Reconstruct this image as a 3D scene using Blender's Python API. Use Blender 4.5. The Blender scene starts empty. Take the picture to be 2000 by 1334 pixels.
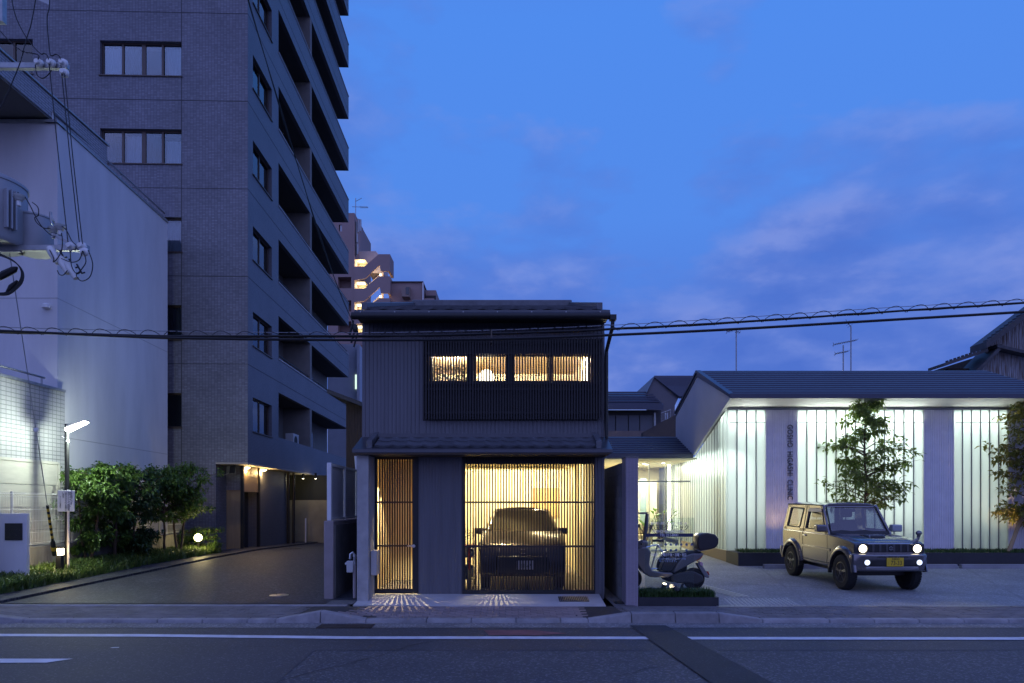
import bpy, bmesh, math, random
from mathutils import Vector, Matrix
R = math.radians
random.seed(7)
sc = bpy.context.scene
col = sc.collection

# ------------------------------------------------------------------ camera
F, HZ, H = 1333.333, 986.0, 1.8          # focal length in photo pixels, horizon row, eye height
cam_d = bpy.data.cameras.new('camera')
cam = bpy.data.objects.new('camera', cam_d); col.objects.link(cam)
cam_d.sensor_width = 36.0; cam_d.lens = 24.0
cam_d.shift_y = (HZ - 667) / 2000.0
cam_d.clip_end = 3000
cam.location = (0, 0, H); cam.rotation_euler = (R(90), 0, 0)
sc.camera = cam

# ------------------------------------------------------------------ world: dusk sky
w = bpy.data.worlds.new('World'); sc.world = w; w.use_nodes = True
nt = w.node_tree; N = nt.nodes; L = nt.links
for n in list(N): N.remove(n)
def nd(t, **k):
    n = N.new(t)
    for a, v in k.items(): setattr(n, a, v)
    return n
def wmath(op, a, b=None, clamp=False):
    n = nd('ShaderNodeMath', operation=op, use_clamp=clamp)
    for i, v in enumerate((a, b)):
        if v is None: continue
        if isinstance(v, (int, float)): n.inputs[i].default_value = v
        else: L.new(v, n.inputs[i])
    return n.outputs[0]
def wramp(fac, stops):
    n = nd('ShaderNodeValToRGB'); L.new(fac, n.inputs[0])
    e = n.color_ramp.elements
    while len(e) > 1: e.remove(e[-1])
    e[0].position = stops[0][0]; e[0].color = (*stops[0][1], 1)
    for p, c in stops[1:]:
        q = e.new(p); q.color = (*c, 1)
    return n.outputs[0]
def wmix(f, a, b):
    n = nd('ShaderNodeMix', data_type='RGBA')
    for i, v in ((0, f), (6, a), (7, b)):
        if isinstance(v, (int, float)): n.inputs[i].default_value = v
        elif isinstance(v, tuple): n.inputs[i].default_value = (*v, 1)
        else: L.new(v, n.inputs[i])
    return n.outputs[2]
tc = nd('ShaderNodeTexCoord'); sep = nd('ShaderNodeSeparateXYZ'); L.new(tc.outputs['Generated'], sep.inputs[0])
zz = wmath('MAXIMUM', sep.outputs[2], 0.0)
base = wramp(zz, [(0.0, (.085, .15, .52)), (.16, (.088, .18, .62)), (.27, (.088, .215, .72)), (.38, (.088, .258, .82)), (.58, (.080, .262, .85)), (.80, (.085, .19, .68)), (1.0, (.085, .15, .60))])
nish = nd('ShaderNodeTexSky', sky_type='NISHITA', sun_disc=False)
nish.sun_elevation = R(-3.0); nish.sun_rotation = R(200)
zd = wmath('ADD', zz, .16)
comb = nd('ShaderNodeCombineXYZ')
L.new(wmath('DIVIDE', sep.outputs[0], zd), comb.inputs[0]); L.new(wmath('DIVIDE', sep.outputs[1], zd), comb.inputs[1])
def noise(vec, scale, det, rough, off=(0, 0, 0), strech=(1, 1, 1), dist=0.0):
    mp = nd('ShaderNodeMapping'); mp.inputs['Location'].default_value = off; mp.inputs['Scale'].default_value = strech
    L.new(vec, mp.inputs[0])
    n = nd('ShaderNodeTexNoise'); n.inputs['Scale'].default_value = scale; n.inputs['Detail'].default_value = det
    n.inputs['Roughness'].default_value = rough; n.inputs['Distortion'].default_value = dist
    L.new(mp.outputs[0], n.inputs[0]); return n.outputs[0]
n1 = noise(comb.outputs[0], 1.7, 10, .54, (3.1, 0.45, 0), (1, 1.35, 1), .15)
n1b = noise(comb.outputs[0], 1.7, 10, .54, (3.1, 0.54, 0), (1, 1.35, 1), .15)
n2 = noise(comb.outputs[0], .45, 4, .5, (8.3, 2.2, 0), (1, .8, 1))
nA = noise(tc.outputs['Generated'], 4.6, 9, .52, (.37, .2, .0), (1, 1, 2.1), .1)
nAb = noise(tc.outputs['Generated'], 4.6, 9, .52, (.37, .2, .055), (1, 1, 2.1), .1)
n1 = wmath('ADD', wmath('MULTIPLY', n1, .40), wmath('MULTIPLY', nA, .60))
low = wramp(zz, [(.14, (.30,) * 3), (.24, (.22,) * 3), (.31, (.155,) * 3), (.38, (.115,) * 3), (.50, (.07,) * 3), (.62, (.05,) * 3)])
dens = wmath('SUBTRACT', wmath('ADD', wmath('ADD', n1, low), wmath('MULTIPLY', wmath('SUBTRACT', n2, .5), .30)), .10)
mask = wramp(dens, [(.47, (0,) * 3), (.53, (.40,) * 3), (.66, (.85,) * 3)])
lit = wmath('ADD', wmath('MULTIPLY', wmath('SUBTRACT', nA, nAb), 4.5), .48, True)
ccol = wramp(lit, [(0.0, (.076, .165, .61)), (.45, (.108, .20, .65)), (1.0, (.20, .285, .72))])
skyc = wmix(mask, base, ccol)
add = nd('ShaderNodeMix', data_type='RGBA', blend_type='ADD'); add.inputs[0].default_value = 1.0
sc_n = nd('ShaderNodeMix', data_type='RGBA', blend_type='MULTIPLY'); sc_n.inputs[0].default_value = 1.0
L.new(nish.outputs[0], sc_n.inputs[6]); sc_n.inputs[7].default_value = (.003, .003, .003, 1)
L.new(skyc, add.inputs[6]); L.new(sc_n.outputs[2], add.inputs[7])
bg = nd('ShaderNodeBackground'); L.new(add.outputs[2], bg.inputs[0]); bg.inputs[1].default_value = 1.0
out = nd('ShaderNodeOutputWorld'); L.new(bg.outputs[0], out.inputs[0])

# ------------------------------------------------------------------ afterglow as a very soft sun
sd = bpy.data.lights.new('sun', 'SUN'); sun = bpy.data.objects.new('sun', sd); col.objects.link(sun)
sd.energy = .80; sd.angle = R(130); sd.color = (.70, .59, 1.0)
sun.location = (-6, -20, 30)
sun.rotation_euler = (R(62), 0, R(8))
vs = sc.view_settings
sc.display_settings.display_device = 'sRGB'
vs.view_transform = 'Standard'; vs.look = 'None'; vs.exposure = 0.0; vs.gamma = 1.0; vs.use_curve_mapping = False
cy = sc.cycles
cy.use_denoising = True
try: cy.denoiser = 'OPENIMAGEDENOISE'
except Exception: pass
cy.max_bounces = 8; cy.diffuse_bounces = 4; cy.glossy_bounces = 3; cy.transmission_bounces = 6; cy.transparent_max_bounces = 16
cy.sample_clamp_indirect = 4.0; cy.caustics_reflective = False; cy.caustics_refractive = False
cy.use_light_tree = True
try: cy.denoising_prefilter = 'ACCURATE'
except Exception: pass

# ------------------------------------------------------------------ helpers
def PX(x, Y): return (x - 1000.0) * Y / F
def PZ(y, Y): return H - (y - HZ) * Y / F
def PP(x, y, Y): return (PX(x, Y), Y, PZ(y, Y))
def GY(y, z=0.0): return F * (H - z) / (y - HZ)          # distance of a point seen at row y that lies at height z
def lerp(a, b, t): return a + (b - a) * t
def interp(tab, x):
    if x <= tab[0][0]: return tab[0][1]
    for (a, va), (b, vb) in zip(tab, tab[1:]):
        if x <= b: return lerp(va, vb, (x - a) / (b - a))
    return tab[-1][1]

ORG = {}
def org_of(p): return Vector(ORG.get(p.name, (0, 0, 0))) if p else Vector((0, 0, 0))
def tag(o, label=None, cat=None, group=None, kind=None):
    if label: o['label'] = label
    if cat: o['category'] = cat
    if group: o['group'] = group
    if kind: o['kind'] = kind
    return o
def thing(name, label, cat, loc=(0, 0, 0), rotz=0.0, group=None, local=False):
    o = bpy.data.objects.new(name, None); col.objects.link(o)
    o.empty_display_size = .2
    o.location = loc; o.rotation_euler = (0, 0, rotz)
    ORG[o.name] = (0, 0, 0) if local else tuple(loc)
    return tag(o, label, cat, group)
def link(name, me, parent=None, loc=(0, 0, 0), rot=(0, 0, 0), scale=None):
    o = bpy.data.objects.new(name, me); col.objects.link(o)
    if parent:
        o.parent = parent; g = org_of(parent)
        o.location = Vector(loc) - g
        ORG[o.name] = tuple(Vector(loc))
    else:
        o.location = loc; ORG[o.name] = tuple(loc)
    o.rotation_euler = rot
    if scale: o.scale = scale
    return o

class MB:
    def __init__(s): s.v = []; s.f = []
    def add(s, vs_, fs):
        b = len(s.v); s.v += [tuple(p) for p in vs_]; s.f += [tuple(i + b for i in f) for f in fs]; return s
    def box(s, x0, x1, y0, y1, z0, z1):
        return s.add([(x0, y0, z0), (x1, y0, z0), (x1, y1, z0), (x0, y1, z0), (x0, y0, z1), (x1, y0, z1), (x1, y1, z1), (x0, y1, z1)],
                     [(0, 3, 2, 1), (4, 5, 6, 7), (0, 1, 5, 4), (1, 2, 6, 5), (2, 3, 7, 6), (3, 0, 4, 7)])
    def hull8(s, p):   # bottom four then top four
        return s.add(p, [(0, 3, 2, 1), (4, 5, 6, 7), (0, 1, 5, 4), (1, 2, 6, 5), (2, 3, 7, 6), (3, 0, 4, 7)])
    def poly(s, pts): return s.add(pts, [tuple(range(len(pts)))])
    def prism(s, poly, fn, a, b):
        n = len(poly)
        vs_ = [fn(u, v, a) for u, v in poly] + [fn(u, v, b) for u, v in poly]
        return s.add(vs_, [tuple(range(n - 1, -1, -1)), tuple(range(n, 2 * n))] + [(i, (i + 1) % n, (i + 1) % n + n, i + n) for i in range(n)])
    def prism_y(s, poly, a, b): return s.prism(poly, lambda u, v, d: (u, d, v), a, b)      # poly in xz
    def prism_x(s, poly, a, b): return s.prism(poly, lambda u, v, d: (d, u, v), a, b)      # poly in yz
    def prism_z(s, poly, a, b): return s.prism(poly, lambda u, v, d: (u, v, d), a, b)      # poly in xy
    def tube(s, pts, r, n=6, cap=True):
        pts = [Vector(p) for p in pts]; m = len(pts)
        rr = r if isinstance(r, (list, tuple)) else [r] * m
        vs_ = []; up = None
        for i, p in enumerate(pts):
            d = (pts[min(i + 1, m - 1)] - pts[max(i - 1, 0)])
            if d.length < 1e-9: d = Vector((0, 0, 1))
            d.normalize()
            if up is None: up = Vector((0, 0, 1)) if abs(d.z) < .9 else Vector((1, 0, 0))
            a = d.cross(up)
            if a.length < 1e-4: a = d.cross(Vector((0, 1, 0)))
            a.normalize(); b = a.cross(d).normalized(); up = b
            for k in range(n):
                t = 2 * math.pi * k / n
                vs_.append(p + (a * math.cos(t) + b * math.sin(t)) * rr[i])
        fs = [(i * n + k, i * n + (k + 1) % n, (i + 1) * n + (k + 1) % n, (i + 1) * n + k) for i in range(m - 1) for k in range(n)]
        if cap: fs += [tuple(range(n)), tuple((m - 1) * n + k for k in range(n - 1, -1, -1))]
        return s.add(vs_, fs)
    def lathe(s, prof, n=20, c=(0, 0, 0), ax='z'):
        vs_ = []
        for r, h in prof:
            for k in range(n):
                t = 2 * math.pi * k / n; u, v = r * math.cos(t), r * math.sin(t)
                p = (u, v, h) if ax == 'z' else ((h, u, v) if ax == 'x' else (u, h, v))
                vs_.append((c[0] + p[0], c[1] + p[1], c[2] + p[2]))
        m = len(prof)
        fs = [(i * n + k, i * n + (k + 1) % n, (i + 1) * n + (k + 1) % n, (i + 1) * n + k) for i in range(m - 1) for k in range(n)]
        if prof[0][0] > 1e-6: fs.append(tuple(range(n - 1, -1, -1)))
        if prof[-1][0] > 1e-6: fs.append(tuple((m - 1) * n + k for k in range(n)))
        return s.add(vs_, fs)
    def ball(s, c, r, n=14, sq=(1, 1, 1)):
        prof = [(math.sin(math.pi * i / n) * r, -math.cos(math.pi * i / n) * r) for i in range(n + 1)]
        b = MB().lathe([(max(a, 1e-7), h) for a, h in prof], n + 4)
        return s.add([(c[0] + p[0] * sq[0], c[1] + p[1] * sq[1], c[2] + p[2] * sq[2]) for p in b.v], b.f)
    def mesh(s, name, mat=None, smooth=False, org=(0, 0, 0), ang=38):
        me = bpy.data.meshes.new(name)
        g = Vector(org)
        me.from_pydata([tuple(Vector(p) - g) for p in s.v], [], s.f)
        if mat: me.materials.append(mat)
        if smooth:
            me.shade_smooth(); me.set_sharp_from_angle(angle=R(ang))
        me.update(); return me
    def build(s, name, mat, parent=None, smooth=False, org=None, bevel=0, seg=2, ang=38):
        g = org_of(parent) if parent else Vector(org or (0, 0, 0))
        me = s.mesh(name, mat, smooth, g, ang)
        o = link(name, me, parent, g)
        if bevel:
            m = o.modifiers.new('bevel', 'BEVEL'); m.width = bevel; m.segments = seg; m.limit_method = 'ANGLE'; m.angle_limit = R(30)
            me.shade_smooth(); me.set_sharp_from_angle(angle=R(60))
            m.harden_normals = False
        return o
def one(name, mb, mat, label, cat, group=None, org=None, **k):
    if org is None:
        xs = [p[0] for p in mb.v]; ys = [p[1] for p in mb.v]; zs = [p[2] for p in mb.v]
        org = ((min(xs) + max(xs)) / 2, (min(ys) + max(ys)) / 2, min(zs))
    return tag(mb.build(name, mat, None, org=org, **k), label, cat, group)
def struct(name, mb, mat, **k): return tag(mb.build(name, mat, None, **k), kind='structure')
def wall_open(mb, u0, u1, z0, z1, rects, fn, depth):
    """a wall sheet in (u, z) with rectangular openings that have reveals going depth back; fn(u, z, d) -> point"""
    us = sorted({u0, u1, *[r[0] for r in rects], *[r[1] for r in rects]}); zs = sorted({z0, z1, *[r[2] for r in rects], *[r[3] for r in rects]})
    us = [u for u in us if u0 <= u <= u1]; zs = [z for z in zs if z0 <= z <= z1]
    for a, b in zip(us, us[1:]):
        run = None
        for c, d in zip(zs, zs[1:]):
            um, zm = (a + b) / 2, (c + d) / 2
            solid = not any(r[0] < um < r[1] and r[2] < zm < r[3] for r in rects)
            if solid: run = (run[0], d) if run else (c, d)
            if (not solid or d == zs[-1]) and run:
                mb.poly([fn(a, run[0], 0), fn(b, run[0], 0), fn(b, run[1], 0), fn(a, run[1], 0)]); run = None
    for r in rects:
        a, b, c, d = r[:4]
        for p, q in (((a, c), (b, c)), ((b, c), (b, d)), ((b, d), (a, d)), ((a, d), (a, c))):
            mb.poly([fn(*p, 0), fn(*q, 0), fn(*q, depth), fn(*p, depth)])
    return mb

def text(name, body, size, loc, mat, parent=None, rot=(R(90), 0, 0), ext=.003, ax='CENTER', ay='CENTER', space=1.0, line=1.0, sx=1.0):
    c = bpy.data.curves.new(name, 'FONT'); c.body = body; c.size = size; c.align_x = ax; c.align_y = ay; c.extrude = ext
    c.space_character = space; c.space_line = line; c.resolution_u = 3
    o = bpy.data.objects.new(name + '_tmp', c); col.objects.link(o)
    bpy.context.view_layer.update()
    dg = bpy.context.evaluated_depsgraph_get()
    me = bpy.data.meshes.new_from_object(o.evaluated_get(dg)); me.name = name
    bpy.data.objects.remove(o); me.materials.clear(); me.materials.append(mat)
    return link(name, me, parent, loc, rot, (sx, 1, 1))

# ------------------------------------------------------------------ materials
def srgb(r, g, b): return tuple(((c / 255) / 12.92 if c / 255 <= .04045 else (((c / 255) + .055) / 1.055) ** 2.4) for c in (r, g, b))
MATS = {}
def mat(name, c, rough=.6, metal=0.0, var=.0, vs_=3.0, bump=0.0, bs=60.0, spec=.5, coat=0.0, emit=None, es=1.0, rnd=0.0, c2=None, stretch=(1, 1, 1), fac=(.35, .65)):
    if name in MATS: return MATS[name]
    m = bpy.data.materials.new(name); m.use_nodes = True; t = m.node_tree; n = t.nodes; l = t.links
    p = n['Principled BSDF']
    p.inputs['Base Color'].default_value = (*c, 1); p.inputs['Roughness'].default_value = rough; p.inputs['Metallic'].default_value = metal
    p.inputs['Specular IOR Level'].default_value = spec
    if coat: p.inputs['Coat Weight'].default_value = coat; p.inputs['Coat Roughness'].default_value = .08
    if emit: p.inputs['Emission Color'].default_value = (*emit, 1); p.inputs['Emission Strength'].default_value = es
    tcn = n.new('ShaderNodeTexCoord'); vec = tcn.outputs['Object']
    if stretch != (1, 1, 1):
        mp = n.new('ShaderNodeMapping'); mp.inputs['Scale'].default_value = stretch; l.new(vec, mp.inputs[0]); vec = mp.outputs[0]
    cur = None
    if var or c2:
        nz = n.new('ShaderNodeTexNoise'); nz.inputs['Scale'].default_value = vs_; nz.inputs['Detail'].default_value = 6; nz.inputs['Roughness'].default_value = .6
        l.new(vec, nz.inputs[0])
        rp = n.new('ShaderNodeValToRGB'); l.new(nz.outputs[0], rp.inputs[0])
        a = tuple(max(0, x * (1 - var)) for x in c); b = tuple(x * (1 + var) for x in c) if c2 is None else c2
        rp.color_ramp.elements[0].position = fac[0]; rp.color_ramp.elements[1].position = fac[1]
        rp.color_ramp.elements[0].color = (*a, 1); rp.color_ramp.elements[1].color = (*b, 1); cur = rp.outputs[0]
        mr = n.new('ShaderNodeMapRange'); l.new(nz.outputs[0], mr.inputs[0]); mr.inputs[3].default_value = max(0, rough - .1); mr.inputs[4].default_value = min(1, rough + .1)
        l.new(mr.outputs[0], p.inputs['Roughness'])
    if rnd:
        oi = n.new('ShaderNodeObjectInfo'); mr = n.new('ShaderNodeMapRange'); l.new(oi.outputs['Random'], mr.inputs[0])
        mr.inputs[3].default_value = 1 - rnd; mr.inputs[4].default_value = 1 + rnd
        mx = n.new('ShaderNodeMix'); mx.data_type = 'RGBA'; mx.blend_type = 'MULTIPLY'; mx.inputs[0].default_value = 1
        if cur: l.new(cur, mx.inputs[6])
        else: mx.inputs[6].default_value = (*c, 1)
        l.new(mr.outputs[0], mx.inputs[7]); cur = mx.outputs[2]
    if cur: l.new(cur, p.inputs['Base Color'])
    if bump:
        nb = n.new('ShaderNodeTexNoise'); nb.inputs['Scale'].default_value = bs; nb.inputs['Detail'].default_value = 3
        l.new(vec, nb.inputs[0])
        bp = n.new('ShaderNodeBump'); bp.inputs['Strength'].default_value = bump; bp.inputs['Distance'].default_value = .01
        l.new(nb.outputs[0], bp.inputs['Height']); l.new(bp.outputs[0], p.inputs['Normal'])
    MATS[name] = m; return m
def emis(name, c, s):
    m = bpy.data.materials.new(name); m.use_nodes = True; t = m.node_tree; t.nodes.clear()
    e = t.nodes.new('ShaderNodeEmission'); e.inputs[0].default_value = (*c, 1); e.inputs[1].default_value = s
    o = t.nodes.new('ShaderNodeOutputMaterial'); t.links.new(e.outputs[0], o.inputs[0]); return m
def brick(name, c1, c2, mortar, bw, bh, gap=.08, rough=.45, off=.5, bump=.3, weather=.25, spec=.5):
    """small tile cladding: too fine to pick apart; u = x + y, v = z in object space"""
    m = bpy.data.materials.new(name); m.use_nodes = True; t = m.node_tree; n = t.nodes; l = t.links; p = n['Principled BSDF']
    p.inputs['Roughness'].default_value = rough; p.inputs['Specular IOR Level'].default_value = spec
    tcn = n.new('ShaderNodeTexCoord'); sp = n.new('ShaderNodeSeparateXYZ'); l.new(tcn.outputs['Object'], sp.inputs[0])
    ad = n.new('ShaderNodeMath'); ad.operation = 'ADD'; l.new(sp.outputs[0], ad.inputs[0]); l.new(sp.outputs[1], ad.inputs[1])
    cb = n.new('ShaderNodeCombineXYZ'); l.new(ad.outputs[0], cb.inputs[0]); l.new(sp.outputs[2], cb.inputs[1])
    b = n.new('ShaderNodeTexBrick'); l.new(cb.outputs[0], b.inputs['Vector'])
    b.inputs['Scale'].default_value = 1.0; b.inputs['Brick Width'].default_value = bw; b.inputs['Row Height'].default_value = bh
    b.inputs['Mortar Size'].default_value = bh * gap; b.inputs['Mortar Smooth'].default_value = .3; b.offset = off
    b.inputs['Color1'].default_value = (*c1, 1); b.inputs['Color2'].default_value = (*c2, 1); b.inputs['Mortar'].default_value = (*mortar, 1)
    nz = n.new('ShaderNodeTexNoise'); nz.inputs['Scale'].default_value = .7; nz.inputs['Detail'].default_value = 5; l.new(tcn.outputs['Object'], nz.inputs[0])
    mr = n.new('ShaderNodeMapRange'); l.new(nz.outputs[0], mr.inputs[0]); mr.inputs[1].default_value = .3; mr.inputs[2].default_value = .7
    mr.inputs[3].default_value = 1 - weather; mr.inputs[4].default_value = 1 + weather
    mx = n.new('ShaderNodeMix'); mx.data_type = 'RGBA'; mx.blend_type = 'MULTIPLY'; mx.inputs[0].default_value = 1
    l.new(b.outputs[0], mx.inputs[6]); l.new(mr.outputs[0], mx.inputs[7]); l.new(mx.outputs[2], p.inputs['Base Color'])
    bp = n.new('ShaderNodeBump'); bp.inputs['Strength'].default_value = bump; bp.inputs['Distance'].default_value = .006; bp.invert = True
    l.new(b.outputs['Fac'], bp.inputs['Height']); l.new(bp.outputs[0], p.inputs['Normal'])
    return m
def glass(name, tint=(.9, .95, 1), rough=0.0, refl=.08):
    """thin pane: lets light straight through and mirrors a little"""
    m = bpy.data.materials.new(name); m.use_nodes = True; t = m.node_tree; t.nodes.clear(); n = t.nodes; l = t.links
    tr = n.new('ShaderNodeBsdfTransparent'); tr.inputs[0].default_value = (*tint, 1)
    gl = n.new('ShaderNodeBsdfGlossy'); gl.inputs['Roughness'].default_value = rough
    fr = n.new('ShaderNodeFresnel'); fr.inputs[0].default_value = 1.5
    ad = n.new('ShaderNodeMath'); ad.operation = 'ADD'; ad.use_clamp = True; l.new(fr.outputs[0], ad.inputs[0]); ad.inputs[1].default_value = refl - .04
    mx = n.new('ShaderNodeMixShader'); l.new(ad.outputs[0], mx.inputs[0]); l.new(tr.outputs[0], mx.inputs[1]); l.new(gl.outputs[0], mx.inputs[2])
    o = n.new('ShaderNodeOutputMaterial'); l.new(mx.outputs[0], o.inputs[0]); return m
def leafmat(name, c, c2, trans=.35, rough=.45):
    m = bpy.data.materials.new(name); m.use_nodes = True; t = m.node_tree; n = t.nodes; l = t.links; p = n['Principled BSDF']
    tcn = n.new('ShaderNodeTexCoord'); nz = n.new('ShaderNodeTexNoise'); nz.inputs['Scale'].default_value = 7; nz.inputs['Detail'].default_value = 4
    l.new(tcn.outputs['Object'], nz.inputs[0]); rp = n.new('ShaderNodeValToRGB'); l.new(nz.outputs[0], rp.inputs[0])
    rp.color_ramp.elements[0].position = .35; rp.color_ramp.elements[1].position = .65
    rp.color_ramp.elements[0].color = (*c, 1); rp.color_ramp.elements[1].color = (*c2, 1)
    l.new(rp.outputs[0], p.inputs['Base Color']); p.inputs['Roughness'].default_value = rough
    tl = n.new('ShaderNodeBsdfTranslucent'); l.new(rp.outputs[0], tl.inputs[0])
    mx = n.new('ShaderNodeMixShader'); mx.inputs[0].default_value = trans
    l.new(p.outputs[0], mx.inputs[1]); l.new(tl.outputs[0], mx.inputs[2]); l.new(mx.outputs[0], n['Material Output'].inputs[0]); return m
def lamp(name, kind, loc, energy, color, parent, size=.1, rot=(0, 0, 0), spot=None, blend=.5, sy=None):
    d = bpy.data.lights.new(name, kind); d.energy = energy; d.color = color
    if kind == 'AREA':
        d.size = size
        if sy: d.shape = 'RECTANGLE'; d.size_y = sy
    else: d.shadow_soft_size = size
    if spot: d.spot_size = R(spot); d.spot_blend = blend
    o = bpy.data.objects.new(name, d); col.objects.link(o)
    if parent: o.parent = parent; o.location = Vector(loc) - org_of(parent)
    else: o.location = loc
    o.rotation_euler = rot; return o
def aim(o, d): o.rotation_euler = Vector(d).to_track_quat('-Z', 'Y').to_euler()

M = {}
M['black'] = mat('black_metal', (.018, .018, .021), .45, .3)
M['blackp'] = mat('black_plastic', (.012, .012, .013), .5, var=.2, vs_=8)
M['rubber'] = mat('rubber', (.012, .012, .012), .8, bump=.2, bs=120)
M['steel'] = mat('steel', (.55, .55, .56), .3, 1.0, var=.1)
M['galv'] = mat('galvanised', (.36, .37, .38), .5, .7, var=.15, vs_=12)
M['concrete'] = mat('concrete', (.36, .35, .34), .85, var=.16, vs_=3.5, bump=.25, bs=90)
M['concrete2'] = mat('concrete_dark', (.17, .165, .16), .9, var=.25, vs_=2.5, bump=.3, bs=60)
M['conc_light'] = mat('concrete_light', (.46, .46, .46), .75, var=.08, vs_=2.5, bump=.12, bs=120)
M['white'] = mat('white_paint', (.72, .72, .72), .6, var=.04)
M['cable'] = mat('cable_sheath', (.010, .010, .011), .6)
M['porcelain'] = mat('porcelain', (.72, .72, .70), .25, coat=.4)
M['wood'] = mat('dark_wood', (.05, .032, .022), .75, var=.35, vs_=3, stretch=(10, 10, .7))
M['bark'] = mat('bark', (.10, .065, .045), .9, var=.4, vs_=14, bump=.5, bs=60, stretch=(1, 1, .3))
# ================================================================== ground, road, pavement
asph = mat('asphalt_coarse', (.062, .062, .066), .8, var=.0, c2=(.085, .084, .086), vs_=.6, bump=.9, bs=75)
def speckle(m, scale, amt, thr=.62):
    t = m.node_tree; n = t.nodes; l = t.links; p = n['Principled BSDF']
    src = p.inputs['Base Color'].links[0].from_socket if p.inputs['Base Color'].links else None
    tcn = n.new('ShaderNodeTexCoord'); v = n.new('ShaderNodeTexVoronoi'); v.inputs['Scale'].default_value = scale; l.new(tcn.outputs['Object'], v.inputs['Vector'])
    sx = n.new('ShaderNodeSeparateColor'); l.new(v.outputs['Color'], sx.inputs[0])
    mr = n.new('ShaderNodeMapRange'); l.new(sx.outputs[0], mr.inputs[0]); mr.inputs[1].default_value = thr; mr.inputs[2].default_value = 1.0
    mr.inputs[3].default_value = 1.0; mr.inputs[4].default_value = amt
    mx = n.new('ShaderNodeMix'); mx.data_type = 'RGBA'; mx.blend_type = 'MULTIPLY'; mx.inputs[0].default_value = 1
    if src: l.new(src, mx.inputs[6])
    else: mx.inputs[6].default_value = p.inputs['Base Color'].default_value
    l.new(mr.outputs[0], mx.inputs[7]); l.new(mx.outputs[2], p.inputs['Base Color']); return m
speckle(asph, 46, 2.3, .70)
asph_new = speckle(mat('asphalt_smooth', (.052, .052, .056), .75, c2=(.068, .067, .070), vs_=.8, bump=.35, bs=110), 60, 2.2, .82)
asph_patch = speckle(mat('asphalt_trench', (.034, .034, .036), .8, var=.2, vs_=2, bump=.4, bs=110), 60, 2.0, .85)
gut = speckle(mat('gutter_concrete', (.16, .155, .15), .85, var=.2, vs_=2, bump=.5, bs=90), 45, 1.9, .6)
drive_m = speckle(mat('washed_aggregate', (.036, .038, .044), .55, var=.30, vs_=1.6, bump=.9, bs=60, spec=.25), 26, 2.6, .60)
lot_m = speckle(mat('lot_paving', (.21, .22, .22), .72, var=.16, vs_=.9, bump=.5, bs=70), 45, 1.7, .6)
line_m = mat('road_paint', (.62, .63, .66), .7, var=.14, vs_=5, bump=.2, bs=90)
red_m = mat('red_road_paint', (.20, .085, .085), .8, var=.25, vs_=4)

struct('ground', MB().poly([(-900, -300, -.03), (900, -300, -.03), (900, 1500, -.03), (-900, 1500, -.03)]), mat('soil', (.06, .055, .05), .95, var=.2, vs_=.2))
KY = 10.34
struct('road', MB().poly([(-70, -25, 0), (70, -25, 0), (70, KY, 0), (-70, KY, 0)]), asph)
def px_sheet(name, pts, z, m):
    return struct(name, MB().poly([(PX(x, GY(y, z)), GY(y, z), z) for x, y in pts]), m)
px_sheet('road_patch', [(0, 1334), (540, 1334), (660, 1230), (0, 1229)][::1], .004, asph_new)
struct('road_band', MB().poly([(-70, 8.42, .003), (70, 8.42, .003), (70, 9.96, .003), (-70, 9.96, .003)]), asph_new)
struct('gutter', MB().poly([(-70, 9.97, .006), (70, 9.97, .006), (70, KY + .02, .012), (-70, KY + .02, .012)]), gut)
px_sheet('trench_patch', [(1230, 1221), (1300, 1221), (1348, 1247), (1510, 1334), (1390, 1334), (1270, 1250)], .016, asph_patch)
px_sheet('red_marking', [(945, 1231), (1040, 1230.5), (1108, 1237), (1050, 1241), (955, 1240)], .010, red_m)
mk = MB()
pts = [(-14.5, 9.44), (-9.0, 9.40), (-5, 9.36), (-3.0, 9.25), (-2.2, 9.20), (0, 9.20), (3, 9.16), (7, 9.14), (14.5, 9.10)]
for (xa, ya), (xb, yb) in zip(pts, pts[1:]):
    if xa < 2.0 <= xb or xa == 0: pass
    mk.poly([(xa, ya - .09, .011), (xb, yb - .09, .011), (xb, yb + .09, .011), (xa, ya + .09, .011)])
struct('edge_line', mk, line_m)
struct('lane_line', MB().poly([(-9, 7.72, .011), (-5.28, 7.74, .011), (-5.1, 7.94, .011), (-9, 7.95, .011)]), line_m)
struct('iron_cover', MB().box(-2.85, -2.05, 9.92, 10.22, .0, .016), mat('rust_iron', (.05, .038, .032), .8, .4, var=.4, vs_=9))

# kerb stones along the road
kh_tab = [(-400, .17), (-60, .17), (22, .06), (540, .06), (628, .185), (716, .06), (1148, .06), (1232, .155), (1402, .155), (1487, .06), (2400, .06)]
def kh(X): return interp(kh_tab, 1000 + X * F / 10.42)
kerb_m = mat('kerb_stone', (.27, .26, .26), .85, var=.22, vs_=4, bump=.35, bs=70, rnd=.10)
kerb = tag(bpy.data.objects.new('kerb', None), kind='structure'); col.objects.link(kerb)
def X10(px): return PX(px, 10.42)
marks = [-11.5]
while marks[-1] < 11.0: marks.append(marks[-1] + .68)
for b in (540, 628, 716, 1148, 1232, 1317, 1402, 1487):
    k = min(range(len(marks)), key=lambda i: abs(marks[i] - X10(b))); marks[k] = X10(b)
marks = sorted(set(marks))
for a, b in zip(marks, marks[1:]):
    if b - a < .1: continue
    a2, b2 = a + .004, b - .004; za, zb = kh(a2), kh(b2)
    mb = MB(); mb.hull8([(a2, KY, -.02), (b2, KY, -.02), (b2, KY + .17, -.02), (a2, KY + .17, -.02), (a2, KY + .02, za), (b2, KY + .02, zb), (b2, KY + .17, za * 0 + zb + .006), (a2, KY + .17, za + .006)])
    mb.build('kerb_stone', kerb_m, kerb, bevel=.012, seg=2)

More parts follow.
